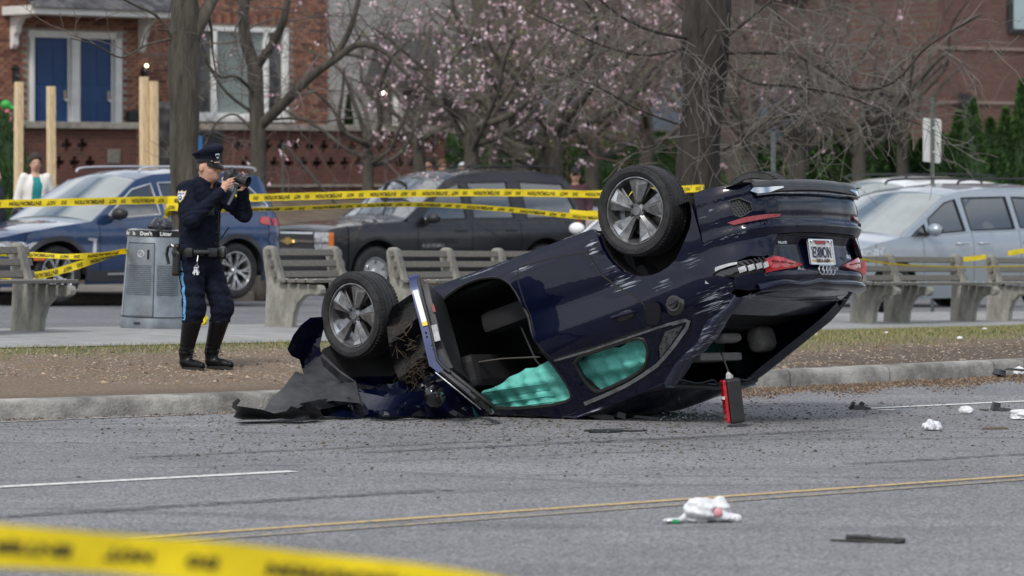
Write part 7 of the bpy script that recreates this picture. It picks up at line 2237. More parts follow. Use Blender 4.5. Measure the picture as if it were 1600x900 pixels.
bystander(899, 263, 68.5, 0, 0, 'man in sunglasses, dark cap and maroon shirt behind the black wagon', M('shirt_maroon', (.06, .025, .035), .85), glasses=True, cap_=True, heading=-85, h=1.76)
# ================= BUILDINGS
HB = rad(42)
hu, hn = Vector((math.cos(HB), math.sin(HB), 0)), Vector((math.sin(HB), -math.cos(HB), 0))   # along the front, out towards the street
HO = Vector((-8.4, 80.0, 0))
def hp(w, d, z): return HO + hu * w + hn * d + Vector((0, 0, z))
def hroot(name, w, d, z, label, cat, group=None):
    p = hp(w, d, z); return empty(name, p, HB, label, cat, group)
# inside a root the axes are: x along the front, -y out to the street, z up
m_brick = [M('brick_red', (.225, .095, .06), .85, noise=(9, .4)), M('brick_orange', (.29, .135, .085), .85, noise=(9, .4)), M('brick_dark', (.13, .05, .038), .88, noise=(9, .4))]
m_mortar = M('mortar', (.30, .26, .215), .95, noise=(12, .2))
m_white = M('white_trim', (.70, .70, .68), .5, noise=(4, .08))
m_stone = M('coping_stone', (.24, .22, .19), .85, noise=(4, .3))
G0 = plane_z(-8, 80)
house = hroot('brick_house', 0, 0, 0, 'red brick house with two blue doors under a shingled hood and white window', 'house')
W0, W1 = -6.0, 6.05
door_hole = (-1.62, .62, 2.1, 4.52); win_hole = (2.45, 4.95, 2.86, 4.72)
def in_hole(x, z, m=0): return any(a - m < x < b_ + m and c - m < z < d + m for a, b_, c, d in (door_hole, win_hole))
panel('wall', [(W0, -.8), (W1, -.8), (W1, 8.0), (W0, 8.0)], lambda u, v, w: Vector((u, .0 + w, v)), [m_mortar], house, holes=[[(a, c), (b_, c), (b_, d), (a, d)] for a, b_, c, d in (door_hole, win_hole)], step=.9, thick=.25, smooth=False)
bmesh_ = MB().box((0, 0, 0), (.203, .03, .060)).build('_b', m_brick[0]); brick_mes = []
for m_ in m_brick:
    me = bmesh_.data.copy(); me.materials.clear(); me.materials.append(m_); brick_mes.append(me)
bpy.data.objects.remove(bmesh_)
PXW = lambda x, z: (lambda p: (800 + FPX * p.x / p.y, HZ - FPX * (p.z - EYE) / p.y))(hp(x, 0, z))
def lay_bricks(root, x0, x1, z0, z1, y, hole, limit, stuff_name, seed=3, ret=True):
    r = random.Random(seed); L_ = []; row = 0; z = z0
    while z < z1:
        x = x0 + (.108 if row % 2 else 0)
        while x < x1:
            if not hole(x, z): L_.append((x, z))
            x += .216
        z += .0755; row += 1
    vis = [p for p in L_ if -10 < PXW(*p)[0] < 530 and -5 < PXW(*p)[1] < 200]
    rest = [p for p in L_ if p not in set(vis)] if len(L_) < 9000 else []
    one = sorted(vis, key=lambda p: hp(p[0], 0, p[1]).length)
    one = one[:limit] if limit else []
    so = set(one); jb = MB()
    for p in L_:
        k = r.choice((0, 0, 1, 1, 2)); dy = r.uniform(-.004, .004)
        if p in so: inst('brick', brick_mes[k], root, (p[0], y + dy, p[1]), (0, r.uniform(-.008, .008), 0))
        else: jb.mi = k; jb.box((p[0], y + dy, p[1]), (.203, .03, .060))
    if jb.v: tag(jb.build(stuff_name, m_brick, root, recalc=False), kind='stuff')
lay_bricks(house, W0 + .1, W1 - .05, 1.0, 6.2, -.004, lambda x, z: in_hole(x, z, .10) or (2.3 < x < 5.1 and 4.74 < z < 5.0), 300, 'brickwork')
# soldier course over the window
k = 0
for i in range(34):
    x = 2.36 + i * .079
    inst('lintel_brick', brick_mes[(i * 7) % 3], house, (x, -.008, 4.90), (0, rad(90), 0))
# doors
for x0, lab in ((-1.50, 'left'), (-.42, 'right')):
    d = MB().box((x0 + .45, .10, 3.27), (.86, .05, 2.35)).build('door', M('door_blue', (.012, .055, .165), .45, noise=(3, .15)), house, bevel=.01)
    for zz in (2.75, 3.85):
        for xx in (x0 + .25, x0 + .65): MB().box((xx, .07, zz), (.28, .012, .75)).build('door_panel', M('door_blue_panel', (.010, .048, .150), .45), d, bevel=.008)
    MB().lathe([(0, -.05), (.03, -.045), (.03, -.01), (.012, 0)], 12, axis='y').build('door_handle', m_chrome, d).location = (x0 + .80, .07, 3.15)
    MB().box((x0 + .80, .068, 3.25), (.06, .008, .22)).build('handle_plate', M('brass_plate', (.45, .38, .25), .4, .6), d)
for (cx, cz, sx, sz) in ((-1.56, 3.3, .10, 2.5), (-.50, 3.3, .20, 2.4), (.56, 3.3, .16, 2.5), (-.5, 4.47, 2.3, .14), (-.58, 3.3, .03, 2.4), (-.42, 3.3, .03, 2.4)):
    MB().box((cx, .03 - (.012 if sx == .03 else 0), cz), (sx, .14, sz)).build('door_frame', m_white, house, bevel=.008)
# hood over the doors: boarded soffit, fascia and shingles one by one
hood = MB().box((-.45, -.55, 4.86), (3.55, 1.1, .05)).build('porch_hood', m_white, house)
MB().box((-.45, -1.11, 4.90), (3.62, .04, .17)).build('fascia', m_white, hood, bevel=.006)
for sx in (-2.26, 1.36): MB().box((sx, -.55, 4.90), (.04, 1.1, .17)).build('fascia', m_white, hood, bevel=.006)
sm = [M('shingle_dark', (.045, .046, .052), .9, noise=(20, .4)), M('shingle_mid', (.075, .075, .082), .9, noise=(20, .4)), M('shingle_light', (.10, .10, .105), .9, noise=(20, .4))]
sh_me = []
_s = MB().box((0, 0, 0), (.19, .20, .014)).build('_s', sm[0])
for m_ in sm:
    me = _s.data.copy(); me.materials.clear(); me.materials.append(m_); sh_me.append(me)
bpy.data.objects.remove(_s)
sl = math.atan2(.75, 1.12)
r = random.Random(5)
for row in range(9):
    t = row * .145
    inset = t * .25
    y, z = -1.14 + t * math.cos(sl), 5.00 + t * math.sin(sl)
    x = -2.28 + inset + (.1 if row % 2 else 0)
    while x < 1.38 - inset:
        inst('shingle', sh_me[r.randrange(3)], hood, (x, y, z + r.uniform(-.003, .003)), (sl + .04, 0, 0)); x += .198
MB().add([(-2.26, -1.12, 4.97), (1.36, -1.12, 4.97), (1.0, 0, 5.74), (-1.9, 0, 5.74)], [(0, 1, 2, 3)]).build('roof_deck', sm[0], hood)
for bx in (-2.02, 1.12):          # scrolled brackets
    prof = [(0, 4.83), (-.60, 4.83), (-.60, 4.80), (-.50, 4.76), (-.36, 4.74), (-.24, 4.62), (-.20, 4.48), (-.13, 4.42), (-.12, 4.24), (-.06, 4.16), (0, 4.16)]
    MB().prism(prof, bx - .07, bx + .07, lambda u, v, w: (w, u, v)).build('bracket', m_white, house, bevel=.01)
# lanterns, letter boxes
for lx, lit in ((-2.0, False), (1.18, True)):
    lb = MB().box((lx, -.08, 3.62), (.10, .10, .26)).build('wall_lantern', m_black, house, bevel=.01)
    MB().box((lx, -.03, 3.80), (.06, .08, .10)).build('lantern_arm', m_black, lb)
    MB().add([(lx - .08, -.16, 3.76), (lx + .08, -.16, 3.76), (lx + .08, 0, 3.76), (lx - .08, 0, 3.76), (lx, -.08, 3.86)], [(0, 1, 4), (1, 2, 4), (2, 3, 4), (3, 0, 4), (3, 2, 1, 0)]).build('lantern_cap', m_black, lb)
    MB().ball((lx, -.14, 3.88 if lit else 3.62), .035, 10, 8).build('bulb', M('lit_bulb', (1, .9, .7), .4, emit=((1, .85, .6), 5)) if lit else m_glass, lb)
MB().box((.95, -.09, 2.85), (.42, .14, .22)).build('letter_box', m_black, house, bevel=.02)
MB().box((-1.95, -.05, 3.10), (.16, .06, .16)).build('meter_box', M('meter_grey', (.2, .2, .2), .5), house)
MB().box((-1.98, -.05, 2.80), (.2, .06, .2)).build('meter_box', M('meter_grey'), house)
# window with three lights and blinds
wf = MB().box((3.70, .02, 2.90), (2.5, .12, .10)).build('window', m_white, house)
for (cx, cz, sx, sz) in ((2.50, 3.78, .10, 1.86), (3.02, 3.78, .10, 1.86), (4.38, 3.78, .10, 1.86), (4.90, 3.78, .12, 1.86), (3.70, 4.68, 2.5, .09)):
    MB().box((cx, .02, cz), (sx, .12, sz)).build('window_frame', m_white, wf, bevel=.008)
for (a, b_) in ((2.55, 2.97), (3.07, 4.33), (4.43, 4.84)):
    MB().box(((a + b_) / 2, .06, 3.78), (b_ - a, .01, 1.78)).build('pane', M('window_glass', (.10, .13, .13), .06, coat=1) if b_ - a > 1 else M('window_glass_dark', (.045, .05, .055), .08, coat=1), wf)
for i in range(44):
    MB_ = None
bl_me = MB().box((0, 0, 0), (1.24, .012, .020)).build('_bl', M('blind_slat', (.36, .42, .40), .6)).data
bpy.data.objects.remove(bpy.data.objects['_bl'])
for i in range(58): inst('blind_slat', bl_me, wf, (3.70, .048, 2.98 + i * .029), (rad(25), 0, 0))
MB().box((3.70, -.06, 2.80), (2.7, .20, .09)).build('window_sill', M('sill_white', (.62, .60, .57), .7, noise=(8, .3)), house, bevel=.01)
MB().box((.0, 3.0, 8.05), (12.4, 6.5, .12)).build('flat_roof', sm[0], house)
MB().box((5.93, 3.0, 3.6), (.22, 6.0, 8.7)).build('side_wall', M('brick_side', (.22, .08, .05), .9, noise=(6, .4)), house)

# porch wall with cross-shaped openings and coping
PD = 2.0
def pwall(x0, x1, label, cross_from, cross_to, z1=2.56):
    root = hroot('porch_wall', 0, PD, 0, label, 'wall')
    holes = []
    x = cross_from
    cross = [(-.045, -.125), (.045, -.125), (.045, -.045), (.12, -.045), (.12, .045), (.045, .045), (.045, .125), (-.045, .125), (-.045, .045), (-.12, .045), (-.12, -.045), (-.045, -.045)]
    i = 0
    while x < cross_to:
        for z, o in ((2.24, 0), (1.90, .185)):
            if x + o < cross_to: holes.append([(x + o + u, z + v) for u, v in cross])
        x += .37
    panel('screen', [(x0, 1.45), (x1, 1.45), (x1, z1), (x0, z1)], lambda u, v, w: Vector((u, w, v)), [m_pw], root, holes=holes, step=.25, thick=.20, smooth=False)
    MB().box(((x0 + x1) / 2, .1, .55), (x1 - x0, .24, 1.78)).build('plinth', m_pw, root)
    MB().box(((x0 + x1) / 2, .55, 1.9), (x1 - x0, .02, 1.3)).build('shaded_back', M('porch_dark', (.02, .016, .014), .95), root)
    MB().box(((x0 + x1) / 2, .08, z1 + .065), (x1 - x0 + .08, .36, .13)).build('coping', m_stone, root, bevel=.01)
    MB().box(((x0 + x1) / 2, -.02, 1.44), (x1 - x0, .08, .05)).build('ledge', m_stone, root)
    return root
def brick_tex(name, c1, c2, cm, scale=1.0, frame_rot=HB, bw=.215, bh=.0755):
    m = M(name, c1, .9)
    n, l = m.node_tree.nodes, m.node_tree.links
    b = n['Principled BSDF']; tc = n.new('ShaderNodeTexCoord')
    sx = n.new('ShaderNodeSeparateXYZ'); l.new(tc.outputs['Object'], sx.inputs[0])
    cb_ = n.new('ShaderNodeCombineXYZ'); l.new(sx.outputs[0], cb_.inputs[0]); l.new(sx.outputs[2], cb_.inputs[1])
    br = n.new('ShaderNodeTexBrick'); br.inputs['Scale'].default_value = 1.0
    br.inputs['Brick Width'].default_value = bw; br.inputs['Row Height'].default_value = bh; br.inputs['Mortar Size'].default_value = .007; br.inputs['Mortar Smooth'].default_value = .3
    br.inputs['Color1'].default_value = (*c1, 1); br.inputs['Color2'].default_value = (*c2, 1); br.inputs['Mortar'].default_value = (*cm, 1)
    l.new(cb_.outputs[0], br.inputs['Vector'])
    nz = n.new('ShaderNodeTexNoise'); nz.inputs['Scale'].default_value = 1.3; nz.inputs['Detail'].default_value = 6
    l.new(tc.outputs['Object'], nz.inputs['Vector'])
    r = n.new('ShaderNodeMapRange'); r.inputs[3].default_value = .6; r.inputs[4].default_value = 1.35; l.new(nz.outputs['Fac'], r.inputs[0])
    mx = n.new('ShaderNodeMixRGB'); mx.blend_type = 'MULTIPLY'; mx.inputs[0].default_value = 1
    l.new(br.outputs[0], mx.inputs[1]); l.new(r.outputs[0], mx.inputs[2]); l.new(mx.outputs[0], b.inputs['Base Color'])
    bn = n.new('ShaderNodeBump'); bn.inputs['Strength'].default_value = .5; bn.inputs['Distance'].default_value = .01; bn.invert = True
    l.new(br.outputs['Fac'], bn.inputs['Height']); l.new(bn.outputs[0], b.inputs['Normal'])
    return m
m_pw = brick_tex('porch_brick', (.13, .045, .032), (.085, .035, .028), (.10, .075, .06))
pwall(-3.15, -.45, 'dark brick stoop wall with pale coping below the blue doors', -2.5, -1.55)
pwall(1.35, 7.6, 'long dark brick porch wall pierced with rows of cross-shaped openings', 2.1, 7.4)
hr = hroot('stair_rail', 2.75, PD + .6, .8, 'sloping grey stair handrail in front of the pierced porch wall', 'handrail')
MB().tube([(0, 0, 1.5), (1.3, -.2, .2)], .025, 6).build('rail', M('galvanised_steel'), hr)
MB().tube([(1.3, -.2, .2), (1.3, -.2, -.9)], .02, 6).build('rail_post', M('galvanised_steel'), hr)
MB().tube([(0, 0, 1.5), (0, 0, -.9)], .02, 6).build('rail_post', M('galvanised_steel'), hr)
pl = hroot('wall_plaque', -1.02, PD + .02, 2.02, 'small grey stone plaque set in the stoop wall', 'plaque')
MB().box((0, 0, 0), (.30, .03, .28)).build('plaque_stone', M('plaque_grey', (.16, .15, .13), .9, noise=(20, .3)), pl, bevel=.01)
# covered grill and dark bins between the walls
q = P_(252, 262, 73)
gr = sdf_obj('covered_grill', lambda P: sd_box(P, (0, 0, .95), (.36, .30, .95), .16) + .02 * wob(P, 9, 2), (-.5, -.45, 0), (.5, .45, 2.05), .035, M('black_cover', (.012, .012, .014), .6))
gr.location = (q.x, q.y, 1.1); tag(gr, 'tall black covered grill behind the two close timber posts', 'grill')
q = P_(312, 262, 70)
bn_ = empty('blue_bin', (q.x, q.y, 1.35), HB, 'dark bin with a blue edge behind the officer, by the porch steps', 'bin')
MB().box((0, 0, .5), (.62, .5, 1.0), taper=1.06).build('bin_tub', m_black, bn_, bevel=.02)
MB().box((-.2, -.27, .62), (.09, .02, .75)).build('bin_stripe', M('bin_blue', (.03, .17, .42), .5), bn_)
MB().box((0, 0, 1.04), (.68, .56, .08)).build('bin_lid', m_black, bn_, bevel=.02)
# toy-coloured pot decoration at far left
q = P_(14, 182, 76)
fp = empty('garden_ornament', (q.x, q.y, q.z - .35), 0, 'pink garden ornament with a green top beside the stoop, far left', 'ornament')
sdf_obj('pink_body', lambda P: sd_cap(P, (.10, 0, 0), (-.03, 0, .42), .12, .07), (-.25, -.2, -.2), (.3, .2, .6), .02, M('ornament_pink', (.65, .16, .25), .5), fp)
sdf_obj('green_top', lambda P: smin(sd_ell(P, (-.06, 0, .58), (.10, .08, .09)), sd_cap(P, (.03, 0, .52), (.15, 0, .50), .04), .03), (-.25, -.2, .4), (.3, .2, .75), .02, M('ornament_green', (.03, .35, .05), .5), fp)

# raised front yard so that stoops and shrubs stand on something
b = MB()
b.grid([[hp(x, d, z) for x in (-30, -10, 10, 60)] for d, z in ((9.5, -.55), (9.3, .30), (PD + .2, 1.15), (0, 1.2), (-22, 1.2))])
tag(b.build('front_yard', M('yard_soil', (.10, .075, .05), .95, noise=(2, .4))), kind='structure')

# ---- white house with dark porch roof, seen through the trees
wh = hroot('white_house', 14, -8, 0, 'white sided house with dark grey porch roof half hidden by blossom trees', 'house')
m_side = M('white_siding', (.55, .56, .55), .7, noise=(3, .12))
b = MB()
MB().box((1.5, 2.5, 4.0), (11.0, 5, 9.5)).build('wall', M('siding_back', (.36, .37, .36), .8), wh)
sd_me = MB().box((0, 0, 0), (11.0, .02, .13)).build('_sd', m_side).data; bpy.data.objects.remove(bpy.data.objects['_sd'])
for i in range(58): inst('siding_board', sd_me, wh, (1.5, -.015, 1.2 + i * .13), (rad(7), 0, 0))
MB().add([(-1.3, -2.2, 3.95), (3.2, -2.2, 3.95), (3.2, -.02, 5.1), (.2, -.02, 5.1), (-1.3, -2.2, 3.83), (3.2, -2.2, 3.83), (3.2, -.02, 3.85), (-.3, -.02, 3.85)], [(0, 1, 2, 3), (4, 5, 1, 0), (1, 5, 6, 2), (4, 0, 3, 7)]).build('porch_roof', M('roof_grey', (.055, .056, .06), .9, noise=(8, .4)), wh)
for cx in (-.9, 1.0, 3.0): MB().box((cx, -2.0, 2.5), (.18, .18, 2.7)).build('porch_column', m_white, wh)
for cx in (-2.0, 1.0, 4.6):
    w_ = MB().box((cx, -.05, 3.0), (1.1, .06, 1.7)).build('window', m_white, wh); MB().box((cx, -.09, 3.0), (.9, .02, 1.5)).build('pane', M('window_glass_dark'), w_)
for cx in (-1.6, 1.8, 4.8):
    w_ = MB().box((cx, -.05, 7.0), (1.0, .06, 1.3)).build('window', m_white, wh); MB().box((cx, -.09, 7.0), (.8, .02, 1.1)).build('pane', M('window_glass_dark'), w_)
pl_ = P_(600, 148, 92)
lo = MB().ball((0, 0, 0), .07, 10, 8).build('porch_light', M('porch_lamp_glow', (1, .95, .85), .4, emit=((1, .93, .8), 14)))
lo.location = pl_; lo.parent = wh; lo.matrix_parent_inverse = (Matrix.Translation(wh.location) @ wh.rotation_euler.to_matrix().to_4x4()).inverted()

# ---- big brown brick building on the right
RB = rad(38)
bo_ = P_(1465, 250, 92)
rb = empty('brick_building', (bo_.x, bo_.y, 0), RB, 'large brown brick building with slim windows behind the pointed evergreens', 'building')
m_rb = brick_tex('brown_brick', (.105, .050, .040), (.150, .070, .054), (.12, .10, .085))
m_rb2 = brick_tex('dull_brick', (.098, .080, .066), (.075, .064, .055), (.10, .095, .085))
MB().box((14, 5, 6), (28, 10, 15)).build('wall', m_rb, rb)
MB().box((-4.9, 4, 6), (9.8, 2, 15)).build('wing', m_rb2, rb)
for z in (4.62, 3.35, 1.9): MB().box((14, -.02, z), (28, .05, .06)).build('stone_band', M('stone_band', (.26, .19, .16), .8), rb)
for i, cx in enumerate((2.55, 6.2, 9.8)):
    w_ = MB().box((cx, -.02, 6.3), (.62, .08, 2.6)).build('window', m_black, rb); MB().box((cx + .06, -.07, 6.3), (.38, .02, 2.4)).build('pane', M('pane_pale', (.32, .42, .44), .15, coat=1), w_)
for cx in (-2.2, -5.6, -9.0):
    for z in (3.0, 6.6):
        w_ = MB().box((cx, 2.97, z), (1.6, .08, 1.8)).build('window', m_black, rb); MB().box((cx, 2.91, z), (1.4, .02, 1.6)).build('pane', M('pane_blue', (.05, .075, .11), .1, coat=1), w_)
MB().box((-.55, 1.2, 2.4), (1.0, .1, 3.2)).build('dark_doorway', m_dark, rb)
ll = MB().box((.75, -.12, 3.35), (.22, .2, .42)).build('wall_lantern', m_black, rb, bevel=.02)
MB().ball((.75, -.24, 3.35), .05, 8, 6).build('bulb', m_glass, ll)

# ================= TREES
m_bark = M('bark_grey', (.060, .053, .042), .95, noise=(9, .5), bump=(26, 1.0), stretch=(1, 1, .22))
m_bark2 = M('bark_dark', (.034, .028, .024), .95, noise=(10, .55), bump=(22, 1.0), stretch=(1, 1, .2))
m_barkp = M('bark_pale', (.20, .185, .165), .95, noise=(7, .4), bump=(20, .6))
m_twig = M('twig_bark', (.115, .095, .085), .9, noise=(2, .3))
m_twigr = M('twig_reddish', (.15, .085, .075), .9, noise=(2, .3))
m_twigg = M('twig_grey', (.15, .138, .125), .9, noise=(2, .3))
def grow(b, r, p, d, rad0, L, depth, droop=0.0, wander=.18, kids=3, tips=None, minr=.0035, sides=3):
    n = 4 if depth > 0 else 3
    pts, rr = [p.copy()], [rad0]
    for i in range(n):
        d = (d + Vector((r.gauss(0, wander), r.gauss(0, wander), r.gauss(0, wander) - droop))).normalized()
        p = p + d * (L / n); pts.append(p.copy()); rr.append(max(minr, rad0 * (1 - .72 * (i + 1) / n)))
    b.tube(pts, rr, sides if rad0 < .03 else 6, caps=False)
    if tips is not None: tips.append((pts[-1], d)); tips.append((pts[2], d))
    if depth > 0:
        for k in range(kids):
            t = r.uniform(.25, 1.0) * n; i = min(n - 1, int(t)); q = pts[i].lerp(pts[i + 1], t - i)
            a = Vector((r.gauss(0, 1), r.gauss(0, 1), r.gauss(0, .8))).normalized()
            dd = (d * .75 + a * .75 + Vector((0, 0, .12))).normalized()
            grow(b, r, q, dd, max(minr, rr[i] * .55), L * r.uniform(.5, .8), depth - 1, droop, wander, kids, tips, minr, sides)
def rough_trunk(pts, rr, seed, n=20, ridge=.07, parent=None, mat=None, name='trunk'):
    """trunk with furrowed bark: ridges run along it"""
    r = random.Random(seed); C = catmull(pts, 10); N = len(C); rows = []
    ph = [r.uniform(0, 6.28) for _ in range(6)]
    R_i = np.interp(np.linspace(0, 1, N), np.linspace(0, 1, len(rr)), rr)
    for i, p in enumerate(C):
        row = []
        for j in range(n * 3):
            a = 2 * math.pi * j / (n * 3)
            k = 1 + .05 * math.sin(2 * a + ph[0] + i * .12) + .03 * math.sin(5 * a + ph[1] - i * .2) + ridge * (abs(math.sin(n * .5 * a + 1.2 * math.sin(i * .35 + ph[2] + a))) - .5) * (.7 + .3 * math.sin(i * .9 + a * 3))
            row.append(p + Vector((math.cos(a), math.sin(a), 0)) * R_i[i] * k)
        rows.append(row)
    return MB().grid(rows, True).build(name, mat or m_bark, parent, smooth=True, angle=180)
def tree(label, base, trunk_pts, trunk_r, limbs, seed, twig_mat, bark, twig=(3, 3), nt=1.0, droop=0.0, blossom=0, group=None, Lr=(.7, 1.5), rough=False, blossom_in=None, name='bare_tree', cat='tree', per=.30):
    root = empty(name, base, 0, label, cat, group); B = Vector(base)
    tp = [Vector(p) - B for p in trunk_pts]
    if rough: rough_trunk(tp, trunk_r, seed, 22, .09, root, bark)
    else: MB().tube(catmull(tp, 5), list(np.interp(np.linspace(0, 1, (len(tp) - 1) * 5 + 1), np.linspace(0, 1, len(tp)), trunk_r)), 12).build('trunk', bark, root, smooth=True, angle=180)
    r = random.Random(seed); lb = MB(); tb = MB(); tips = []
    for (pts, r0, r1) in limbs:
        C = [p - B for p in catmull(pts, 5)]
        lb.tube(C, list(np.linspace(r0, r1, len(C))), 8 if r0 > .04 else 5)
        LL = sum((a - c).length for a, c in zip(C[:-1], C[1:]))
        for k in range(max(2, int(LL / per * nt))):
            t = r.uniform(.12, 1) * (len(C) - 1); i = min(len(C) - 2, int(t)); q = C[i].lerp(C[i + 1], t - i)
            d0 = (C[i + 1] - C[i]).normalized(); a = Vector((r.gauss(0, 1), r.gauss(0, 1), r.gauss(0, 1))).normalized()
            rr = max(.006, (r0 + (r1 - r0) * t / len(C)) * .32)
            grow(tb, r, q, (d0 * .6 + a + Vector((0, 0, .2 - droop))).normalized(), min(.022, rr), r.uniform(*Lr), twig[0], droop, .2, twig[1], tips)
    if lb.v: lb.build('limb', bark, root, smooth=True, angle=180, recalc=False)
    if tb.v: tag(tb.build('twigs', twig_mat, root, smooth=True, angle=180, recalc=False), kind='stuff')
    if blossom:
        bb = MB(); r.shuffle(tips); cnt = 0
        for (p, d) in tips:
            if cnt >= blossom * .34: break
            w = p + B
            if blossom_in and not blossom_in(w, r): continue
            cnt += 1
            for c in range(r.randint(2, 7)):
                q = p - d * r.uniform(0, .35) + Vector((r.gauss(0, .03), r.gauss(0, .03), r.gauss(0, .03)))
                s_ = r.uniform(.032, .062)
                for k in range(4):
                    a = Vector((r.gauss(0, 1), r.gauss(0, 1), r.gauss(.6, .7))).normalized(); u = a.cross(Vector((0, 0, 1))); u = u.normalized() if u.length > .1 else Vector((1, 0, 0))
                    i = len(bb.v); bb.v += [tuple(q), tuple(q + a * s_ * .6 + u * s_ * .45), tuple(q + a * s_ * 1.4), tuple(q + a * s_ * .6 - u * s_ * .45)]
                    bb.f.append((i, i + 1, i + 2, i + 3)); bb.m.append(r.choice((0, 0, 1, 2)))
        tag(bb.build('blossoms', [M('petal_pink', (.66, .50, .54), .7), M('petal_pale', (.80, .70, .72), .7), M('petal_deep', (.46, .27, .33), .7)], root, recalc=False), kind='stuff')
        gb = MB()
        for (p, d) in tips[-blossom // 2:]:
            for c in range(3):
                q = p + Vector((r.gauss(0, .08), r.gauss(0, .08), r.gauss(0, .08))); a = Vector((r.gauss(0, 1), r.gauss(0, 1), r.gauss(.3, 1))).normalized() * .05; u = Vector((r.gauss(0, 1), r.gauss(0, 1), r.gauss(0, 1))).normalized() * .014
                i = len(gb.v); gb.v += [tuple(q), tuple(q + a * .5 + u), tuple(q + a), tuple(q + a * .5 - u)]; gb.f.append((i, i + 1, i + 2, i + 3)); gb.m.append(0)
        if gb.v: tag(gb.build('young_leaves', M('young_leaf', (.20, .22, .07), .8), root, recalc=False), kind='stuff')
    return root
def ground_at(px, D): X = (px - 800) / FPX * D; return Vector((X, D, ground_z(X, D)))
# young street tree beside the bin
g = ground_at(289, 41)
tree('young street tree with tape round its trunk behind officer and litter bin', g, [g - Vector((0, 0, .1)), P_(290, 330, 41), P_(287, 250, 41), P_(289, 170, 41), P_(286, 90, 41), P_(290, 30, 41), P_(284, -60, 41), P_(270, -180, 41)], [.18, .155, .147, .145, .152, .148, .11, .085],
     [([P_(296, 70, 41), P_(318, 25, 41), P_(350, -40, 41.3), P_(380, -120, 41.5)], .085, .05), ([P_(282, 90, 41), P_(250, 30, 40.8), P_(205, 5, 40.6), P_(150, -25, 40.4)], .018, .010), ([P_(276, 60, 41), P_(230, 70, 40.6), P_(190, 90, 40.4), P_(150, 70, 40.2), P_(110, 60, 40)], .014, .006), ([P_(284, -60, 41), P_(240, -120, 41), P_(180, -160, 41)], .05, .02)], 11, m_twig, m_bark, twig=(2, 2), nt=.7, rough=True, Lr=(.5, 1.0))
# crooked tree behind the blue car
g = ground_at(404, 57)
tree('crooked bare tree in front of the white window, forking low', g, [g - Vector((0, 0, .1)), P_(404, 290, 57), P_(404, 230, 57), P_(401, 170, 57), P_(399, 120, 57), P_(398, 100, 57)], [.14, .115, .11, .11, .115, .11],
     [([P_(398, 105, 57), P_(386, 70, 57), P_(380, 30, 57), P_(384, -20, 57), P_(380, -90, 57)], .10, .06), ([P_(400, 105, 57), P_(425, 70, 56.8), P_(442, 35, 56.6), P_(452, -10, 56.5), P_(470, -60, 56.5)], .07, .04),
      ([P_(408, 195, 57), P_(440, 165, 56.7), P_(480, 125, 56.5), P_(520, 95, 56.3), P_(560, 70, 56.2), P_(600, 80, 56), P_(640, 120, 55.8)], .085, .03), ([P_(402, 150, 57), P_(370, 120, 56.6), P_(340, 118, 56.4), P_(305, 70, 56.2), P_(285, 40, 56)], .03, .012), ([P_(402, 180, 57), P_(360, 150, 56.8), P_(330, 110, 56.6), P_(312, 60, 56.4)], .028, .01),
      ([P_(403, 215, 57), P_(370, 180, 57.4), P_(340, 190, 57.6), P_(320, 230, 57.8)], .022, .01), ([P_(520, 95, 56.3), P_(545, 50, 56.3), P_(560, 0, 56.3), P_(570, -50, 56.3)], .05, .03), ([P_(404, 190, 57), P_(450, 185, 56.8), P_(500, 190, 56.5), P_(560, 185, 56.3), P_(620, 200, 56)], .02, .008)], 12, m_twig, m_bark, twig=(2, 3), nt=1.25, Lr=(.6, 1.3), blossom=30)
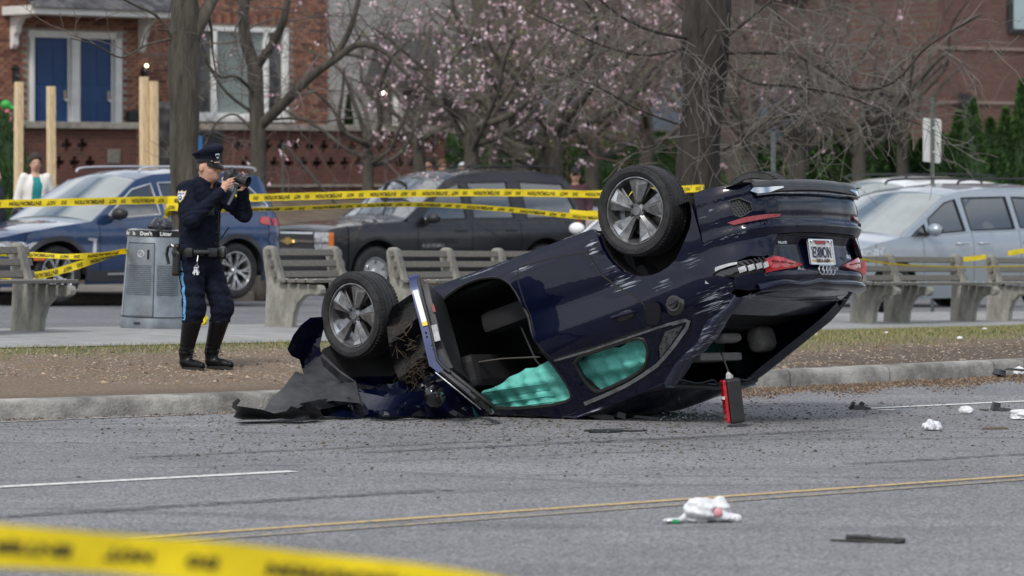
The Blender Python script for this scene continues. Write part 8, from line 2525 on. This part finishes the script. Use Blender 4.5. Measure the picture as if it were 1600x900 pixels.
# thick old trunk with hanging sprouts, right of the upturned wheel
g = ground_at(1095, 44)
tree('thick dark old trunk with drooping pale sprouts behind the wreck', g, [g - Vector((0, 0, .1)), P_(1090, 330, 44), P_(1091, 260, 44), P_(1095, 205, 44), P_(1099, 150, 44), P_(1101, 95, 44), P_(1104, 40, 44), P_(1107, -20, 44), P_(1110, -160, 44)], [.27, .25, .245, .232, .222, .245, .258, .245, .22],
     [([P_(1132, 82, 43.9), P_(1190, 82, 43.6), P_(1245, 86, 43.4), P_(1290, 112, 43.2), P_(1345, 140, 43), P_(1400, 125, 43), P_(1450, 72, 43), P_(1530, 24, 43)], .026, .012),
      ([P_(1132, 95, 43.9), P_(1175, 128, 43.6), P_(1240, 135, 43.4), P_(1320, 150, 43.2), P_(1390, 178, 43), P_(1440, 195, 42.9)], .020, .006), ([P_(1120, 70, 43.9), P_(1170, 30, 43.7), P_(1230, -20, 43.6)], .024, .015),
      ([P_(1075, 60, 43.9), P_(1020, 48, 43.7), P_(975, 28, 43.5), P_(938, 0, 43.4), P_(900, -30, 43.3)], .024, .012), ([P_(1068, 76, 43.9), P_(1010, 86, 43.6), P_(950, 74, 43.4), P_(890, 48, 43.2), P_(820, 15, 43)], .018, .007),
      ([P_(1062, 195, 43.9), P_(1000, 172, 43.6), P_(960, 150, 43.4), P_(920, 130, 43.2), P_(850, 108, 43)], .014, .005), ([P_(1110, 120, 43.7), P_(1085, 145, 43.4), P_(1075, 175, 43.4), P_(1062, 196, 43.4)], .012, .006),
      ([P_(1096, 58, 43.6), P_(1108, 42, 43.5), P_(1125, 62, 43.5), P_(1140, 110, 43.4), P_(1162, 160, 43.4)], .012, .004), ([P_(1106, 100, 43.6), P_(1106, 150, 43.5), P_(1102, 200, 43.5), P_(1118, 235, 43.5), P_(1146, 260, 43.5)], .009, .003),
      ([P_(1200, -20, 43.6), P_(1230, 60, 43.5), P_(1260, 100, 43.4), P_(1262, 150, 43.4), P_(1235, 210, 43.3)], .012, .004), ([P_(1130, 235, 43.7), P_(1165, 215, 43.5), P_(1200, 190, 43.4), P_(1250, 170, 43.2)], .016, .007)], 13, m_twigg, m_bark2, twig=(2, 3), nt=1.15, droop=.10, Lr=(.5, 1.1), rough=True, per=.24)
mag_group = 'blossoming trees and bare trees beyond the parked cars'
def pxof(w): return 800 + FPX * w.x / w.y, HZ - FPX * (w.z - EYE) / w.y
def auto_tree(px, D, rt, lab, seed, blossom, mat_t, bark, spread=2.6, nl=8, hz=1.6, top=5.5, lean=0, nt=.68, Lr=(.7, 1.5), twig=(2, 3), bl_in=None):
    r = random.Random(seed); g = ground_at(px, D)
    g.z = max(g.z, -.3)
    hz = max(hz, 1.25) + .75; fk = g + Vector((lean * .5, 0, hz))
    limbs = []
    for k in range(nl):
        a = 2 * math.pi * k / nl + r.uniform(-.4, .4); el = r.uniform(.25, 1.25); R_ = spread * r.uniform(.6, 1.1)
        s0 = fk + Vector((0, 0, r.uniform(-.3, .6)))
        e = s0 + Vector((math.cos(a) * R_ * math.cos(el * .8), math.sin(a) * R_ * .6, (top - hz) * (.25 + .65 * math.sin(el)) * r.uniform(.8, 1.1)))
        m = s0.lerp(e, .5) + Vector((r.gauss(0, .25), r.gauss(0, .2), r.uniform(-.35, .2)))
        limbs.append(([s0, s0.lerp(m, .5) + Vector((r.gauss(0, .08), 0, -.1)), m, m.lerp(e, .5) + Vector((r.gauss(0, .15), 0, .1)), e], rt * r.uniform(.35, .6), .015))
    return tree(lab, g, [g - Vector((0, 0, .1)), g + Vector((lean * .2, 0, hz * .5)), fk, fk + Vector((lean * .3, 0, .5))], [rt * 1.2, rt, rt * .95, rt * .7], limbs, seed, mat_t, bark, twig=twig, nt=nt, Lr=Lr, blossom=blossom, group=mag_group, blossom_in=bl_in)
auto_tree(737, 68, .13, 'left slim-trunked blossom tree above the black wagon roof', 31, 330, m_twig, m_bark, spread=2.9, top=5.2, hz=1.7)
auto_tree(772, 72, .11, 'slim blossom tree just right of the leftmost one', 32, 200, m_twig, m_bark, spread=2.5, top=5.6, hz=1.9)
auto_tree(655, 75, .12, 'blossom tree spreading in front of the white house', 33, 170, m_twig, m_bark, spread=2.3, top=5.6, hz=1.9, nt=.55)
auto_tree(862, 70, .20, 'stout blossom tree behind the man in sunglasses', 34, 420, m_twig, m_bark, spread=3.2, top=5.0, hz=1.5, nl=10)
auto_tree(925, 76, .14, 'blossom tree between sunglasses man and thick trunk', 35, 330, m_twigr, m_bark, spread=3.0, top=5.4, hz=1.7)
auto_tree(1010, 80, .15, 'bare tree just left of the thick dark trunk', 36, 90, m_twigr, m_bark, spread=3.0, top=6.2, hz=2.0)
auto_tree(1172, 66, .13, 'pale barked bare tree close right of the thick trunk', 37, 30, m_twigg, m_bark, spread=2.2, top=5.0, hz=1.5, nt=.6)
bare_a = auto_tree(1245, 74, .17, 'bare tree with dull trunk in front of the green hedge', 38, 30, m_twigr, m_bark, spread=3.2, top=6.0, hz=1.8, nl=10)
bare_b = auto_tree(1342, 72, .13, 'bare tree left of the white street sign', 39, 0, m_twigg, m_bark, spread=3.0, top=5.6, hz=1.7, nl=9)
bare_c = auto_tree(1410, 78, .12, 'far bare tree just behind the white street sign', 40, 0, m_twigr, m_bark, spread=2.8, top=5.8, hz=2.0, nl=9)
auto_tree(812, 82, .16, 'far bare tree behind the two slim blossom trees', 41, 120, m_twig, m_bark, spread=3.4, top=7.0, hz=2.4, nl=10)
auto_tree(1110, 84, .16, 'far bare tree hidden behind the thick dark trunk', 42, 120, m_twigr, m_bark, spread=3.4, top=7.0, hz=2.4, nl=10)
auto_tree(575, 66, .10, 'low blossom tree overhanging the pierced porch wall', 43, 90, m_twig, m_bark, spread=2.2, top=4.0, hz=1.2, nt=.5)

# ---- evergreens: one mesh of leaf sprays per variant, copied
m_ev = [M('evergreen_dark', (.016, .045, .010), .8), M('evergreen_mid', (.035, .09, .016), .8), M('evergreen_light', (.06, .135, .022), .8)]
def cone_foliage(seed, h=3.0, R0=.55, n=4200, pointed=True):
    r = random.Random(seed); b = MB()
    for k in range(n):
        t = r.random() ** 1.25
        prof = (1 - t) ** .72 if pointed else (1 - t ** 5) ** .5
        prof *= 1 + .14 * math.sin(t * 17 + seed) + .1 * math.sin(t * 7)
        a = r.uniform(0, 2 * math.pi)
        lob = 1 + .16 * math.sin(3 * a + t * 6 + seed) + .10 * math.sin(7 * a - t * 9)
        rr = R0 * prof * lob * (1 - .35 * r.random() ** 2)
        p = Vector((rr * math.cos(a), rr * math.sin(a), t * h + r.gauss(0, .03)))
        out = Vector((math.cos(a), math.sin(a), 1.1 + r.gauss(0, .5))).normalized(); s_ = r.uniform(.05, .11)
        sd = out.cross(Vector((r.gauss(0, 1), r.gauss(0, 1), r.gauss(0, 1)))).normalized()
        i = len(b.v); b.v += [tuple(p - out * s_ * .3), tuple(p + sd * s_ * .32), tuple(p + out * s_), tuple(p - sd * s_ * .32)]
        b.f.append((i, i + 1, i + 2, i + 3)); b.m.append(r.choice((0, 1, 1, 2)))
    b.mi = 0
    b.lathe([(R0 * .72 * ((1 - t) ** .72 if pointed else (1 - t ** 5) ** .5) + .01, t * h) for t in np.linspace(0, .96, 10)], 12, axis='z')
    o = b.build('_f', m_ev, recalc=False); me = o.data; bpy.data.objects.remove(o); return me
fol = [cone_foliage(s) for s in (1, 2, 3)]
hedge_me = [cone_foliage(s, 2.0, .85, 5200, False) for s in (4, 5)]
tr_me = MB().tube([(0, 0, -.2), (0, 0, .5)], .06, 8).build('_t', m_bark).data; bpy.data.objects.remove(bpy.data.objects['_t'])
def shrub(name, me, px, ytop, D, wscale, label, group, h0, zb=.35):
    q = P_(px, ytop, D); root = empty(name, (q.x, q.y, zb), rnd.uniform(0, 6), label, 'shrub' if name == 'hedge_shrub' else 'tree', group)
    f_ = inst('foliage', me, root); s = (q.z - zb) / h0; f_.scale = (wscale, wscale, s); inst('trunk', tr_me, root)
pts = [(1497, 178, 77), (1521, 157, 77), (1548, 186, 77.5), (1571, 172, 78), (1597, 128, 78), (1622, 150, 78), (1478, 214, 77), (1646, 160, 78)]
labs = ['short pointed evergreen right of the street sign', 'pointed evergreen third tallest near the right edge', 'low pointed evergreen between two taller ones at right', 'pointed evergreen next to the tallest at the right edge', 'tallest pointed evergreen at the right picture edge', 'pointed evergreen just beyond the right picture edge', 'lowest pointed evergreen beside the sign post', 'pointed evergreen outside the right picture edge']
for i, (px, yt, D) in enumerate(pts): shrub('pointed_evergreen', fol[i % 3], px, yt, D, 1.0 if i != 6 else 1.1, labs[i], 'pointed evergreens in front of the brown brick building', 3.0, .2)
ORD = 'first second third fourth fifth sixth seventh eighth ninth tenth eleventh twelfth'.split()
k = 0
for px in range(1180, 1480, 26):
    yt = 212 + 8 * math.sin(px * .11)
    shrub('pointed_evergreen', fol[k % 3], px, yt, 79 + .5 * math.sin(px), 1.15, ORD[k] + ' from left of the evergreens in the row behind the bare trees', 'evergreen row behind the bare trees', 3.0, .2); k += 1
k = 0
for px in range(690, 1070, 34):
    yt = 216 + 10 * math.sin(px * .07 + 1)
    shrub('hedge_shrub', hedge_me[k % 2], px, yt, 86 + .6 * math.sin(px), 1.0, ORD[k] + ' from left of the green hedge shrubs behind the blossom trees', 'green hedge behind the blossom trees', 2.0, .6); k += 1
shrub('hedge_shrub', hedge_me[0], -2, 178, 66, .62, 'dark green shrub at the left picture edge behind the woman', None, 2.0, .2)
shrub('pointed_evergreen', fol[1], 545, 150, 88, .5, 'slim green conifer between the brick house and white house', None, 3.0, .6)

# ================= unseen terrace and trees added behind the camera, for paint and glass to reflect
ot = empty('reflection_terrace', (0, -30, 0), rad(39.6), 'unseen row of dull brick houses added behind the camera for reflections', 'building')
MB().box((0, 0, 3.0), (110, 8, 6.0)).build('wall', m_rb2, ot)
MB().box((0, 0, 6.2), (111, 9, .4)).build('roof', sm[0], ot)
wm = MB().box((0, 0, 0), (1.3, .1, 1.7)).build('_w', m_glass).data; bpy.data.objects.remove(bpy.data.objects['_w'])
for i in range(26):
    for z in (1.6, 4.4): inst('window', wm, ot, (-50 + i * 4, 4.02, z))
for src, (x, y), rz, lab in ((0, (-14, -16), 1.0, 'unseen bare tree added behind the camera for reflections, left'), (1, (-3, -20), 2.2, 'unseen bare tree added behind the camera for reflections, middle'), (2, (9, -13), 3.9, 'unseen bare tree added behind the camera for reflections, right'), (1, (20, -8), 5.1, 'unseen bare tree added behind the camera for reflections, far right')):
    t = copy_tree([bare_a, bare_b, bare_c][src]); t.location = (x, y, 0); t.rotation_euler = (0, 0, rz); t.scale = (1.25,) * 3
    t['label'] = lab; t['group'] = 'bare trees added behind the camera for reflections'
